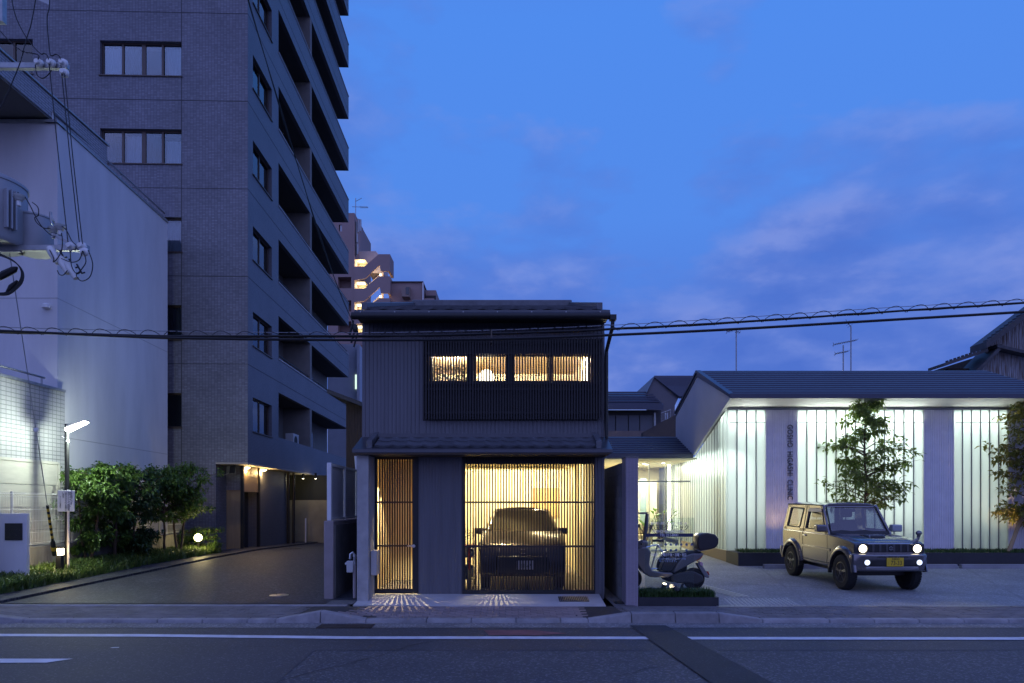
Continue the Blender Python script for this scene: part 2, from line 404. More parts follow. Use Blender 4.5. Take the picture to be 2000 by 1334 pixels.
# pavement sheet, following the kerb
SB = 11.42                                    # back edge of the pavement
def swz(X, Y): return lerp(kh(X) + .004, .105, (Y - KY - .17) / (SB - KY - .17))
sw = MB(); xs = [-40, -14] + [lerp(-12, 12, i / 60) for i in range(61)] + [14, 40]; ys = [KY + .15, KY + .45, KY + .75, SB]
b0 = [(x, y, swz(x, y) - .016) for x in xs for y in ys]
sw.add(b0, [(i * 4 + j, (i + 1) * 4 + j, (i + 1) * 4 + j + 1, i * 4 + j + 1) for i in range(len(xs) - 1) for j in range(3)])
sw_o = struct('pavement', sw, mat('pavement_bed', (.055, .05, .05), .95, var=.2, vs_=4))
pav_m = mat('paver_pink', (.25, .205, .20), .85, var=.15, vs_=9, bump=.35, bs=90, rnd=.16)
pav2_m = mat('paver_grey', (.155, .145, .145), .88, var=.25, vs_=2.2, bump=.4, bs=80)
pm_ = MB().box(-.096, .096, -.0465, .0465, -.02, .0).mesh('paver', pav_m)
stuff_b = MB(); rowsY = [KY + .19 + .1 * i + .048 for i in range(9)]
for r, y in enumerate(rowsY):
    x = -13.6 + (.1 if r % 2 else 0)
    while x < 13.8:
        pxx = 1000 + x * F / y
        pink = X10(676 + (y - 10.9) * 40) < x < X10(1142)
        if pink:
            z = swz(x, y)
            o = link('paver', pm_, sw_o, (x, y, z + random.uniform(-.002, .002)))
            o.rotation_euler = (math.atan2(swz(x, y + .05) - swz(x, y - .05), .1), math.atan2(swz(x - .1, y) - swz(x + .1, y), .2), random.uniform(-.01, .01))
        elif not (X10(575) < x < X10(690)) and not (X10(1128) < x < X10(1228)):
            dz = random.uniform(-.002, .003); a, b, c, d = x - .096, x + .096, y - .0465, y + .0465
            q = [(a, c), (b, c), (b, d), (a, d)]
            stuff_b.hull8([(u, v, swz(u, v) - .02 + dz) for u, v in q] + [(u, v, swz(u, v) + dz) for u, v in q])
        x += .2
tag(stuff_b.build('pavers', pav2_m, sw_o), kind='stuff')
for xa, xb in ((575, 690), (1128, 1228)):
    a, b = X10(xa), X10(xb); g = MB()
    for i in range(6):
        u, v = lerp(a, b, i / 6), lerp(a, b, (i + 1) / 6)
        for ya, yb in ((KY + .18, KY + .6), (KY + .6, SB)):
            g.poly([(u, ya, swz(u, ya) - .003), (v, ya, swz(v, ya) - .003), (v, yb, swz(v, yb) - .003), (u, yb, swz(u, yb) - .003)])
    g.build('asphalt_infill', asph_patch, sw_o)

# private ground behind the pavement
def driveZ(Y): return interp([(11.4, .115), (12.2, .125), (20, .235), (23.5, .24), (30, .10), (45, .10)], Y)
dr = MB()
ys = [SB + .24, 12.2, 14, 16, 18, 20, 22, 23.5, 26, 30, 45]
for a, b in zip(ys, ys[1:]): dr.poly([(-8.72, a, driveZ(a)), (-2.72, a, driveZ(a)), (-2.72, b, driveZ(b)), (-8.72, b, driveZ(b))])
struct('driveway', dr, drive_m)
wk = MB()
for a, b in zip(ys, ys[1:]): wk.hull8([(-9.95 if a < 20 else -9.7, a, -.02), (-8.74, a, -.02), (-8.74, b, -.02), (-9.95 if b < 20 else -9.7, b, -.02), (-9.95 if a < 20 else -9.7, a, driveZ(a) + .045), (-8.74, a, driveZ(a) + .045), (-8.74, b, driveZ(b) + .045), (-9.95 if b < 20 else -9.7, b, driveZ(b) + .045)])
struct('side_path', wk, drive_m)
bk = tag(bpy.data.objects.new('back_kerb', None), kind='structure'); col.objects.link(bk)
x = -12.9
while x < -2.8:
    MB().hull8([(x, SB, 0), (x + .776, SB, 0), (x + .776, SB + .1, 0), (x, SB + .1, 0), (x, SB, .118), (x + .776, SB, .118), (x + .776, SB + .1, .122), (x, SB + .1, .122)]).build('kerb_stone', kerb_m, bk, bevel=.01)
    x += .78
MB().box(-12.9, -2.75, SB + .105, SB + .235, .05, .108).build('drain_channel', M['concrete2'], bk)
def lotZ(Y): return .085 + .02 * (Y - 11.5)
lot = MB().poly([(2.0, SB, lotZ(SB)), (40, SB, lotZ(SB)), (40, 30, lotZ(30)), (2.0, 30, lotZ(30))])
lot_o = struct('parking_lot', lot, lot_m)
struct('drain_edge', MB().box(3.42, 40, SB - .03, SB + .012, .02, .108), M['steel'])
g = MB()
for xa, ya, xb, yb in ((6.35, 17.6, 5.05, 11.6), (11.6, 17.6, 8.9, 11.6), (6.9, 13.4, 3.6, 14.8)):
    d = Vector((xb - xa, yb - ya, 0)).normalized(); p = Vector((-d.y, d.x, 0)) * .03
    g.poly([(xa + p.x, ya + p.y, lotZ(ya) + .004), (xa - p.x, ya - p.y, lotZ(ya) + .004), (xb - p.x, yb - p.y, lotZ(yb) + .004), (xb + p.x, yb + p.y, lotZ(yb) + .004)])
struct('paving_joint', g, mat('joint_light', (.22, .23, .235), .8, var=.15))
# tactile guide strip: four bars then a field of studs
tact = mat('tactile_bar', (.50, .50, .44), .5, var=.1)
ts = tag(bpy.data.objects.new('tactile_strip', None), kind='structure'); col.objects.link(ts)
for k in range(4):
    a = Vector((3.66 + .085 * k + .0, 14.3, 0)); b = Vector((4.1 + .085 * k, 12.55, 0)); d = (b - a).normalized(); p = Vector((-d.y, d.x, 0)) * .02
    MB().hull8([(q.x, q.y, lotZ(q.y)) for q in (a + p, a - p, b - p, b + p)] + [(q.x, q.y, lotZ(q.y) + .012) for q in (a + p, a - p, b - p, b + p)]).build('guide_bar', tact, ts)
st = MB()
for i in range(16):
    for j in range(8):
        cx, cy_ = 3.75 + .075 * i + j * .012, 11.62 + .1 * j
        st.lathe([(.022, 0), (.018, .008), (.0001, .009)], 6, (cx, cy_, lotZ(cy_)))
tag(st.build('studs', tact, ts), kind='stuff')
# gravel slots beside the house
grav = mat('gravel', (.12, .12, .125), .9, var=.35, vs_=45, bump=1.0, bs=70)
struct('gravel_bed', MB().poly([(-3.16, SB + .1, .122), (-2.70, SB + .1, .122), (-2.70, 22, .14), (-3.16, 22, .14)]), grav)
struct('gravel_strip', MB().poly([(1.70, SB, .112), (2.06, SB, .112), (2.06, 22, .12), (1.70, 22, .12)]), grav)
struct('pit_lid', MB().box(1.76, 2.02, 11.62, 11.86, .10, .128), M['blackp'])

# cracks and seams in the carriageway
crk = mat('crack_tar', (.018, .018, .020), .7)
rc = random.Random(31)
def crack(px, py, dx, dy, n, w, z=.0085):
    g = MB(); x, y = PX(px, GY(py)), GY(py); pts = []
    for i in range(n):
        pts.append((x, y)); x += dx + rc.uniform(-.05, .05); y += dy + rc.uniform(-.04, .04)
    for (a, b), (c, d) in zip(pts, pts[1:]):
        t = Vector((c - a, d - b)); t = Vector((-t.y, t.x)).normalized() * w * rc.uniform(.5, 1.2)
        g.poly([(a - t.x, b - t.y, z), (c - t.x, d - t.y, z), (c + t.x, d + t.y, z), (a + t.x, b + t.y, z)])
    struct('road_crack', g, crk)
crack(1205, 1322, .10, .07, 9, .006); crack(860, 1312, .12, -.02, 7, .006); crack(545, 1332, .10, .165, 13, .007, .0085); crack(1700, 1250, .16, -.01, 12, .006, .0085); crack(60, 1262, .2, .004, 16, .005)
g = MB().poly([(PX(160, 8.0), 8.55, .0085), (PX(178, 8.0), 8.56, .0085), (PX(176, 8.0), 8.60, .0085), (PX(162, 8.0), 8.59, .0085)])
struct('paint_fleck', g, line_m)

for px, py, r, m_ in ((545, 1163, .17, M['steel']), (570, 1071, .33, asph_patch)):
    Y = GY(py, .13) if py > 1100 else 24.5
    struct('manhole_cover', MB().lathe([(r, 0), (r, .012), (r * .92, .013), (.0001, .013)], 28, (PX(px, Y), Y, driveZ(Y) - .002)), m_)
g = MB()
for xa, ya, xb, yb in ((-8.7, 17.2, -3.4, 15.6), (-6.2, 22.5, -5.2, 11.7), (-8.7, 21.5, -3.4, 20.2)):
    d = Vector((xb - xa, yb - ya, 0)).normalized(); p = Vector((-d.y, d.x, 0)) * .014
    n = 12
    for i in range(n):
        u0, u1 = i / n, (i + 1) / n
        A_, B_ = Vector((lerp(xa, xb, u0), lerp(ya, yb, u0), 0)), Vector((lerp(xa, xb, u1), lerp(ya, yb, u1), 0))
        g.poly([(q.x, q.y, driveZ(q.y) + .005) for q in (A_ + p, A_ - p, B_ - p, B_ + p)])
struct('driveway_joint', g, mat('joint_pale', (.085, .085, .09), .8, var=.3, vs_=6))
# ================================================================== the dark town house with its lattice gate
HY = 12.3
XL, XR = -2.70, 1.665
house = thing('town_house', 'narrow two-storey charcoal town house with lattice gate and tiled eaves', 'house', (-.5, HY, .1))
siding = mat('charcoal_siding', (.135, .135, .15), .45, .2, var=.10, vs_=1.4, stretch=(6, 6, .35))
lattice = mat('lattice_dark', (.022, .020, .022), .5, .2, var=.15)
frame_m = mat('frame_dark', (.020, .020, .022), .45, .3)
tile_m = mat('roof_tile', (.10, .105, .12), .38, var=.22, vs_=6, rnd=.12, bump=.1, bs=60)
metal_r = mat('roof_metal', (.085, .088, .10), .35, .5, var=.1)
warmw = mat('warm_plaster', (.78, .71, .52), .8, var=.06, vs_=1.5)
ply = mat('plywood', (.58, .40, .20), .6, var=.15, vs_=3, stretch=(8, 1, 1))
def ribs(mb, x0, x1, y, z0, z1, per=.069, dep=.010):
    """ribbed sheet facing the street: flats with narrow proud ribs"""
    x = x0; pr = [(x0, 0)]
    while x + per <= x1:
        pr += [(x + per * .62, 0), (x + per * .70, -dep), (x + per * .88, -dep), (x + per * .96, 0)]; x += per
    pr.append((x1, 0))
    n = len(pr)
    mb.add([(a, y + d, z0) for a, d in pr] + [(a, y + d, z1) for a, d in pr], [(i, i + 1, n + i + 1, n + i) for i in range(n - 1)])
    return mb
# --- upper storey walls
UZ0, UZ1 = 2.78, 5.16
wins = [(PX(a, HY), PX(b, HY), PZ(743, HY), PZ(694, HY)) for a, b in ((843, 915), (927, 991), (1003, 1073), (1080, 1152))]
wz0, wz1 = wins[0][2], wins[0][3]
LX0, LX1 = PX(826, HY), PX(1176, HY)
ribs(MB(), XL, LX0, HY, UZ0, UZ1).build('siding_panel', siding, house)
ribs(MB(), LX0, XR, HY, UZ0, PZ(822, HY)).build('siding_panel', siding, house)
ribs(MB(), LX0, XR, HY, PZ(662, HY), UZ1).build('siding_panel', siding, house)
ribs(MB(), LX1, XR, HY, PZ(822, HY), PZ(662, HY)).build('siding_panel', siding, house)
back = MB(); wall_open(back, LX0 - .08, LX1 + .05, PZ(832, HY), PZ(650, HY), wins, lambda u, z, d: (u, HY + .03 + d, z), .12)
back.build('window_wall', frame_m, house)
pane_m = glass('window_pane', (.97, .97, .97))
for a, b, c, d in wins:
    o = MB().box(a, b, HY + .10, HY + .106, c, d).build('pane', pane_m, house)
    MB().box(a, a + .02, HY + .085, HY + .12, c, d).box(b - .02, b, HY + .085, HY + .12, c, d).build('pane_frame', frame_m, o)
# side and rear walls, shell
sh = MB()
sh.box(XL, XL + .12, HY + .02, 21, .1, UZ1).box(XR - .12, XR, HY + .02, 21, .1, UZ1).box(XL + .12, XR - .12, 20.88, 21, .1, UZ1)
sh.build('side_wall', siding, house)
# gable ends under the roof
for x in (XL + .06, XR - .06):
    MB().prism_x([(HY + .02, UZ1), (21, UZ1), (21, 6.0), (17.7, 6.86), (HY + .02, 5.22)], x - .05, x + .05).build('gable_wall', siding, house)
# --- lattice in front of the windows
slat_h = PZ(660, 12.15) - PZ(819, 12.15)
slm = MB().box(-.0125, .0125, -.02, .02, 0, slat_h).mesh('slat', lattice)
lx0, lx1 = PX(827, 12.15), PX(1176, 12.15); ns = 66
lat = house
for i in range(ns):
    link('slat', slm, house, (lerp(lx0, lx1, i / (ns - 1)), 12.15, PZ(819, 12.15)))
for y in (666, 690, 748, 760, 806):
    MB().box(lx0, lx1, 12.175, 12.215, PZ(y + 2, 12.2), PZ(y - 2, 12.2)).build('lattice_rail', lattice, house)
for x in (832, 921, 997, 1077, 1170):
    MB().box(PX(x - 3, 12.25), PX(x + 3, 12.25), 12.216, 12.31, PZ(815, 12.25), PZ(664, 12.25)).build('lattice_post', lattice, house)
# --- main roof: eaves, gutter, tiles
EY, EZ = 11.80, 5.17
rp = .298                                     # roof pitch
RY = 17.7; RZ = EZ + (RY - EY) * rp
rf = MB().prism_x([(EY, EZ - .06), (EY, EZ), (RY, RZ), (23.4, EZ), (23.4, EZ - .06), (RY, RZ - .08)], XL - .03, XR + .03).build('roof', metal_r, house)
MB().box(XL - .02, XR + .02, EY + .02, HY + .0, EZ - .10, EZ - .065).build('soffit', frame_m, rf)
def tile_mesh(w=.28, d=.30, t=.018, amp=.018):
    """one interlocking pan tile: a shallow S across, its lower edge proud"""
    n = 8; prof = []
    for i in range(n + 1):
        u = i / n; prof.append((u * w, amp * (math.cos(2 * math.pi * u) * .5 + .5) ** 1.3 + .002))
    m = len(prof); v = []
    for (x, z) in prof: v.append((x, 0, z + .020))
    for (x, z) in prof: v.append((x, d, z))
    for (x, z) in prof: v.append((x, 0, z + .020 - t - .016))
    f = [(i, i + 1, m + i + 1, m + i) for i in range(m - 1)] + [(2 * m + i, 2 * m + i + 1, i + 1, i) for i in range(m - 1)]
    return MB().add(v, f)
tm = tile_mesh().mesh('tile', tile_m, smooth=True)
tx0, tx1 = PX(718, 11.85), PX(1165, 11.85); nt_ = 14; tw = (tx1 - tx0) / nt_
rot_t = math.atan(rp)
for r in range(20):
    for k in range(nt_):
        yy = EY + .02 + r * .275
        o = link('tile', tm, house, (tx0 + k * tw, yy, EZ + .012 + (yy - EY) * rp), (rot_t, 0, 0), (tw / .28, 1, 1))
for x in (tx0 - .10, tx1 + .0):
    mb = MB(); mb.hull8([(x, EY - .0, EZ + .005), (x + .10, EY, EZ + .005), (x + .10, RY, RZ + .005), (x, RY, RZ + .005), (x, EY, EZ + .13), (x + .10, EY, EZ + .13), (x + .10, RY, RZ + .13), (x, RY, RZ + .13)])
    mb.build('verge_cap', tile_m, rf, bevel=.01)
MB().box(tx0 - .08, tx1 + .08, RY - .12, RY + .12, RZ - .02, RZ + .16).build('ridge_cap', tile_m, rf, bevel=.03)
gz = PZ(617, 11.74)
gt = MB().lathe([(.062, XL - .06), (.062, XR + .02)], 14, (0, 11.74, gz), 'x').build('gutter', M['blackp'], house, smooth=True)
for k in range(8):
    x = lerp(XL + .1, XR - .15, k / 7); MB().box(x - .008, x + .008, 11.70, 11.80, gz + .05, gz + .072).build('gutter_clip', M['galv'], gt)
dp = MB().box(PX(1191, 11.74), PX(1203, 11.74), 11.67, 11.81, PZ(626, 11.74), PZ(616, 11.74))
dp.tube([(PX(1197, 11.74), 11.74, PZ(625, 11.74)), (PX(1196, 11.74), 11.75, PZ(640, 11.74)), (PX(1185, 12.2), 12.22, PZ(684, 12.2)), (PX(1184.5, 12.22), 12.22, PZ(700, 12.2)), (PX(1184.5, 12.22), 12.22, 3.0)], .033, 10)
dp.build('downpipe', M['blackp'], house, smooth=True)
# --- pent roof over the ground floor
PY0, PZ0, PZ1 = 11.60, 2.745, 3.02
pr_ = (PZ1 - PZ0) / (HY - PY0)
pent = MB().prism_x([(PY0, PZ0 - .055), (PY0, PZ0), (HY, PZ1), (HY, PZ0 - .055)], -2.715, 1.71).build('pent_roof', metal_r, house)
for r in range(2):
    for k in range(14):
        w = (PX(1163, 11.75) - PX(733, 11.75)) / 14; yy = PY0 + .10 + r * .26
        link('tile', tm, house, (PX(733, 11.75) + k * w, yy, PZ0 + .010 + (yy - PY0) * pr_), (math.atan(pr_), 0, 0), (w / .28, .96, 1))
for x in (716, 1164):
    a, b = PX(x, 11.68), PX(x + 11, 11.68)
    MB().hull8([(a, PY0 + .06, PZ0 + .01), (b, PY0 + .06, PZ0 + .01), (b, HY, PZ1), (a, HY, PZ1), (a, PY0 + .06, PZ0 + .15), (b, PY0 + .06, PZ0 + .15), (b, HY, PZ1 + .09), (a, HY, PZ1 + .09)]).build('verge_cap', tile_m, pent, bevel=.01)
MB().box(PX(726, HY), PX(1166, HY), HY - .12, HY, PZ1 - .02, PZ1 + .055).build('flashing', metal_r, pent)
MB().box(-2.67, 1.67, PY0 + .03, HY, PZ0 - .085, PZ0 - .058).build('soffit', mat('soffit_wood', (.10, .07, .045), .6, var=.2), pent)
# --- ground floor front
GZ = .195
LZ = PZ(889, HY)
MB().box(XL + .02, XR - .01, HY - .02, HY + .1, LZ, PZ0 - .06).build('lintel', frame_m, house)
pil = MB().box(PX(697, 11.75), PX(719.5, 11.75), 11.75, HY + .06, .1, PZ0 - .09).build('pillar', M['concrete'], house, bevel=.006)
MB().box(PX(720, 11.9), PX(720, 11.9) + .012, 11.90, 11.96, PZ(1048, 11.9), PZ(1022, 11.9)).build('intercom', M['black'], pil)
mbx = MB().box(PX(719.5, 11.95), PX(725, 11.95), 11.86, 12.10, PZ(1121, 11.95), PZ(1080, 11.95)).box(PX(725.4, 11.9), PX(737, 11.9), 11.84, 12.12, PZ(1123, 11.9), PZ(1075, 11.9))
one('mailbox', mbx, mat('mailbox_grey', (.42, .40, .38), .5, var=.05), 'pale grey box-shaped mailbox mounted on concrete pillar', 'mailbox', bevel=.006)
ribs(MB(), PX(817, HY), PX(903, HY), HY, GZ, LZ, .052, .008).build('siding_panel', siding, house)
ribs(MB(), PX(1162, HY), XR, HY, GZ, LZ, .069, .009).build('siding_panel', siding, house)
# door
dx0, dx1 = PX(726, HY), PX(817.6, HY)
door = MB(); wall_open(door, dx0, dx1, GZ + .01, LZ - .005, [(PX(737, HY), PX(805.5, HY), PZ(1150, HY), PZ(897, HY))], lambda u, z, d: (u, HY - .02 + d, z), .05)
door = door.build('door', frame_m, house)
dz0, dz1 = PZ(1150, HY), PZ(897, HY)
dsm = MB().box(-.0135, .0135, -.015, .015, 0, dz1 - dz0).mesh('slat', lattice)
for i in range(13):
    link('slat', dsm, door, (lerp(PX(737, HY), PX(805.5, HY), (i + 1) / 14), HY, dz0))
for y in (981, 1066): MB().box(PX(737, HY), PX(805.5, HY), HY - .018, HY + .012, PZ(y + 1.6, HY), PZ(y - 1.6, HY)).build('cross_rail', lattice, door)
hd = MB().lathe([(.03, 0), (.03, .015), (.012, .02), (.012, .055)], 12, (PX(809, HY), HY - .085, PZ(1066, HY)), 'y')
hd.tube([(PX(809, HY), HY - .08, PZ(1066, HY)), (PX(797, HY), HY - .08, PZ(1066, HY))], .010, 8)
hd.build('handle', M['steel'], door, smooth=True)
# garage gate
gx0, gx1 = PX(903, HY), PX(1162, HY)
gate = MB().box(gx0, gx1, HY - .03, HY + .03, GZ + .005, PZ(1152, HY)).box(gx0, gx0 + .03, HY - .03, HY + .03, PZ(1152, HY), LZ).box(gx1 - .025, gx1, HY - .03, HY + .03, PZ(1152, HY), LZ)
gate = gate.build('lattice_gate', frame_m, house)
gsm = MB().box(-.0128, .0128, -.016, .016, 0, LZ - PZ(1152, HY)).mesh('slat', lattice)
ng = 47
for i in range(ng):
    link('slat', gsm, gate, (lerp(gx0 + .045, gx1 - .05, i / (ng - 1)), HY, PZ(1152, HY)))
MB().box(gx0, gx1, HY + .04, HY + .12, PZ(906, HY), LZ).build('head_board', frame_m, gate)
for y in (981, 1067): MB().box(gx0, gx1, HY - .02, HY + .02, PZ(y + 1.8, HY), PZ(y - 1.8, HY)).build('cross_rail', lattice, gate)
# apron in front
ap = MB().prism_x([(SB - .02, .06), (SB - .02, .112), (HY - .02, GZ), (HY + .2, GZ), (HY + .2, .06)], PX(818, 11.9), PX(1178, 11.75)).build('apron', M['conc_light'], house)
MB().prism_x([(SB + .05, .06), (SB + .05, .118), (HY - .02, GZ - .004), (HY + .2, GZ - .004), (HY + .2, .06)], PX(697, 11.75), PX(818, 11.9) - .002).build('door_step', M['conc_light'], house)
gr = MB(); ga, gb = PX(1094, 11.85), PX(1147, 11.85)
for k in range(16):
    x = lerp(ga, gb, k / 15); gr.hull8([(x - .006, 11.72, .155), (x + .006, 11.72, .155), (x + .006, 12.02, .188), (x - .006, 12.02, .188), (x - .006, 11.72, .163), (x + .006, 11.72, .163), (x + .006, 12.02, .192), (x - .006, 12.02, .192)])
gr.build('drain_grate', M['galv'], ap)
MB().hull8([(ga - .02, 11.70, .10), (gb + .02, 11.70, .10), (gb + .02, 12.04, .10), (ga - .02, 12.04, .10), (ga - .02, 11.70, .1495), (gb + .02, 11.70, .1495), (gb + .02, 12.04, .1855), (ga - .02, 12.04, .1855)]).build('grate_pit', M['blackp'], ap)
# --- interiors
gfl = mat('garage_floor', (.30, .28, .25), .6, var=.15)
MB().box(XL + .12, XR - .12, HY + .21, 18.2, .14, GZ - .002).build('floor', gfl, house)
MB().box(PX(817, HY) + .0, PX(817, HY) + .06, HY + .06, 18.2, GZ, 2.74).build('partition', ply, house)
MB().box(XL + .125, PX(817, HY) - .002, 14.6, 14.66, GZ, 2.74).build('passage_end', warmw, house)
MB().box(XL + .125, XL + .14, HY + .12, 14.6, GZ, 2.74).build('passage_lining', warmw, house)
MB().box(PX(817, HY) + .065, XR - .125, 18.1, 18.16, GZ, 2.74).build('garage_end', warmw, house)
MB().box(XR - .14, XR - .125, HY + .12, 18.1, GZ, 2.74).build('garage_lining', warmw, house)
MB().box(PX(817, HY) + .062, PX(817, HY) + .075, HY + .12, 18.1, GZ, 2.74).build('garage_lining', warmw, house)
MB().box(XL + .12, XR - .12, HY + .12, 18.2, 2.741, 2.78).build('ceiling', warmw, house)
MB().box(PX(1040, 18), PX(1090, 18), 18.04, 18.1, PZ(1010, 18), PZ(953, 18)).build('notice_board', ply, house)
MB().box(XL + .12, XR - .12, HY + .16, 17.0, 3.02, 3.10).build('upper_floor', ply, house)
MB().box(XL + .12, XR - .12, 16.6, 16.7, 3.1, 5.1).build('upper_rear_wall', warmw, house)
MB().box(XL + .121, XR - .121, HY + .13, 16.6, 4.98, 5.04).build('upper_ceiling', mat('ceiling_board', (.78, .70, .50), .7, var=.12, vs_=2, stretch=(1, 9, 1)), house)
MB().box(XL + .121, XL + .14, HY + .13, 16.6, 3.1, 4.98).box(XR - .14, XR - .121, HY + .13, 16.6, 3.1, 4.98).build('upper_lining', warmw, house)
WARM = (1.0, .80, .42)
def downlight(loc, e, col_=WARM, label='', r=.045, size=.03, spot=None):
    t = thing('ceiling_light', label, 'lamp', loc)
    MB().lathe([(r * 1.25, -.004), (r * 1.25, .0), (r, .0)], 16, loc).build('trim', M['white'], t)
    MB().lathe([(.0001, -.012), (r * .8, -.010), (r, -.003), (r, 0)], 16, loc).build('bulb', emis('bulb_warm', (1, .8, .5), 30), t, smooth=True)
    lamp('light', 'SPOT' if spot else 'POINT', (loc[0], loc[1], loc[2] - .06), e, col_, t, size, spot=spot, blend=.35)
    return t
downlight((PX(971, 13.15), 13.15, 2.735), 380, label='round warm ceiling light over bonnet of car in garage', r=.05, size=.012, spot=74)
downlight((-.95, 14.9, 2.735), 220, label='added round warm ceiling light brightening garage beside minivan', spot=112)  # extra lamp added to lift the garage brightness
ww_ = thing('garage_fill', 'warm strip lights added to brighten the rear garage walls', 'lamp', (0, 16.7, 2.70))  # fill strips added to brighten the walls; housings invented to carry them
MB().box(-1.3, 1.3, 16.68, 16.72, 2.70, 2.738).build('housing', M['white'], ww_)
MB().box(.97, .99, 13.8, 16.2, 2.70, 2.738).build('housing', M['white'], ww_)
MB().box(-1.09, -1.07, 14.2, 16.6, 2.70, 2.738).build('housing', M['white'], ww_)
o = lamp('light', 'AREA', (0, 16.75, 2.68), 180, WARM, ww_, 2.6, sy=.06); aim(o, (0, 1, -.62))
o = lamp('light', 'AREA', (1.0, 15.0, 2.70), 80, WARM, ww_, .08, sy=2.4); aim(o, (1, 0, -.9))
o = lamp('light', 'AREA', (-1.1, 15.4, 2.70), 80, WARM, ww_, .08, sy=2.4); aim(o, (-1, 0, -.9))
downlight((-2.12, 12.98, 2.735), 480, label='round warm ceiling light above lattice entrance door passage', r=.05, size=.012, spot=82)
downlight((1.0, 14.0, 4.975), 420, (1, .80, .52), label='round ceiling light of upper room behind the last windows')
downlight((-1.2, 14.6, 4.975), 420, (1, .80, .50), label='round ceiling light of upper room above leafy plant')
t = thing('globe_lamp', 'glowing white globe lamp behind second upper window', 'lamp', (PX(950, 13.2), 13.2, 3.1))
MB().ball((PX(950, 13.2), 13.2, PZ(737, 13.2)), .150, 16).build('globe', emis('globe_glow', (1, .88, .66), 6), t, smooth=True)
MB().tube([(PX(950, 13.2), 13.2, 3.1), (PX(950, 13.2), 13.2, PZ(748, 13.2))], .02, 8).lathe([(.12, 3.1), (.12, 3.12)], 16, (PX(950, 13.2), 13.2, 0)).build('stand', M['black'], t)
# ================================================================== plant builders
def leaf(mb, p, d, up, ln, wd, droop=.25):
    """one leaf: a pointed, folded blade of four triangles"""
    d = d.normalized(); s = d.cross(up)
    if s.length < 1e-3: s = d.cross(Vector((1, 0, 0)))
    s.normalize(); n = s.cross(d)
    m = p + d * ln * .5; tip = p + d * ln - Vector((0, 0, 1)) * ln * droop
    b = len(mb.v)
    mb.v += [tuple(p), tuple(m + s * wd * .5 + n * wd * .15), tuple(m - n * wd * .02), tuple(m - s * wd * .5 + n * wd * .15), tuple(tip)]
    mb.f += [(b, b + 1, b + 2), (b, b + 2, b + 3), (b + 1, b + 4, b + 2), (b + 2, b + 4, b + 3)]
def rv(rng):
    while True:
        v = Vector((rng.uniform(-1, 1), rng.uniform(-1, 1), rng.uniform(-1, 1)))
        if .1 < v.length < 1: return v.normalized()
def tree(name, label, cat, base, h, tiers, leafm, nper=60, ln=.10, wd=.05, trunk_r=.045, seed=1, group=None, multi=1, lean=(0, 0), clear=.2, rise=.35, twig=.5, spread=.16):
    """tiers: list of (height fraction, radius, branch count)"""
    rng = random.Random(seed); base = Vector(base)
    t = thing(name, label, cat, tuple(base), group=group)
    tr = MB(); cr = MB()
    for k in range(multi):
        a = 2 * math.pi * k / max(multi, 1) + rng.uniform(-.4, .4); off = Vector((math.cos(a), math.sin(a), 0)) * (0 if multi == 1 else .10)
        top = base + off * 3 + Vector((lean[0], lean[1], h * .93))
        pts = []; n = 7
        for i in range(n):
            u = i / (n - 1); p = base + off * .3; q = p.lerp(top, u) + Vector((rng.uniform(-1, 1), rng.uniform(-1, 1), 0)) * .03 * (1 if 0 < i else 0); pts.append(q)
        tr.tube(pts, [trunk_r * (1 - .75 * i / (n - 1)) for i in range(n)], 7)
        for hf, rad, nb in tiers:
            for b in range(max(1, round(nb / multi))):
                an = rng.uniform(0, 6.283); u = min(.98, hf + rng.uniform(-.03, .03)) / .93
                u = min(u, .99); i = int(u * (n - 1)); s = pts[i].lerp(pts[min(i + 1, n - 1)], u * (n - 1) - i)
                r = rad * rng.uniform(.55, 1.08); dirv = Vector((math.cos(an), math.sin(an), 0))
                e = s + dirv * r + Vector((0, 0, r * rise * rng.uniform(.2, 1.3)))
                mid = s.lerp(e, .5) + Vector((0, 0, r * .10))
                tr.tube([s, mid, e], [.014 * (h / 3) ** .5, .009, .004], 5, False)
                sub = max(2, int(r / .22) + 2)
                for j in range(sub):
                    v = lerp(.22, 1.0, (j + rng.random()) / sub); c = (s.lerp(mid, v * 2) if v < .5 else mid.lerp(e, v * 2 - 1))
                    sd_ = dirv.cross(Vector((0, 0, 1))) * rng.uniform(-1, 1) + Vector((0, 0, rng.uniform(-.25, .35))) + dirv * .4
                    sd_.normalize(); te = c + sd_ * rng.uniform(.3, 1) * twig * (.25 + .35 * r)
                    tr.tube([c, te], [.005, .002], 4, False)
                    for q in range(max(3, int(nper * rng.uniform(.6, 1.3) / sub))):
                        w = rng.random() ** .8; p = c.lerp(te, w) + rv(rng) * spread * rng.random() ** .5
                        dd = (sd_ * .6 + rv(rng) * .8 + Vector((0, 0, -.15)))
                        leaf(cr, p, dd, Vector((0, 0, 1)) + rv(rng) * .5, ln * rng.uniform(.5, 1.35), wd * rng.uniform(.6, 1.3))
    tr.build('trunk', M['bark'], t, smooth=True)
    cr.build('crown', leafm, t)
    return t
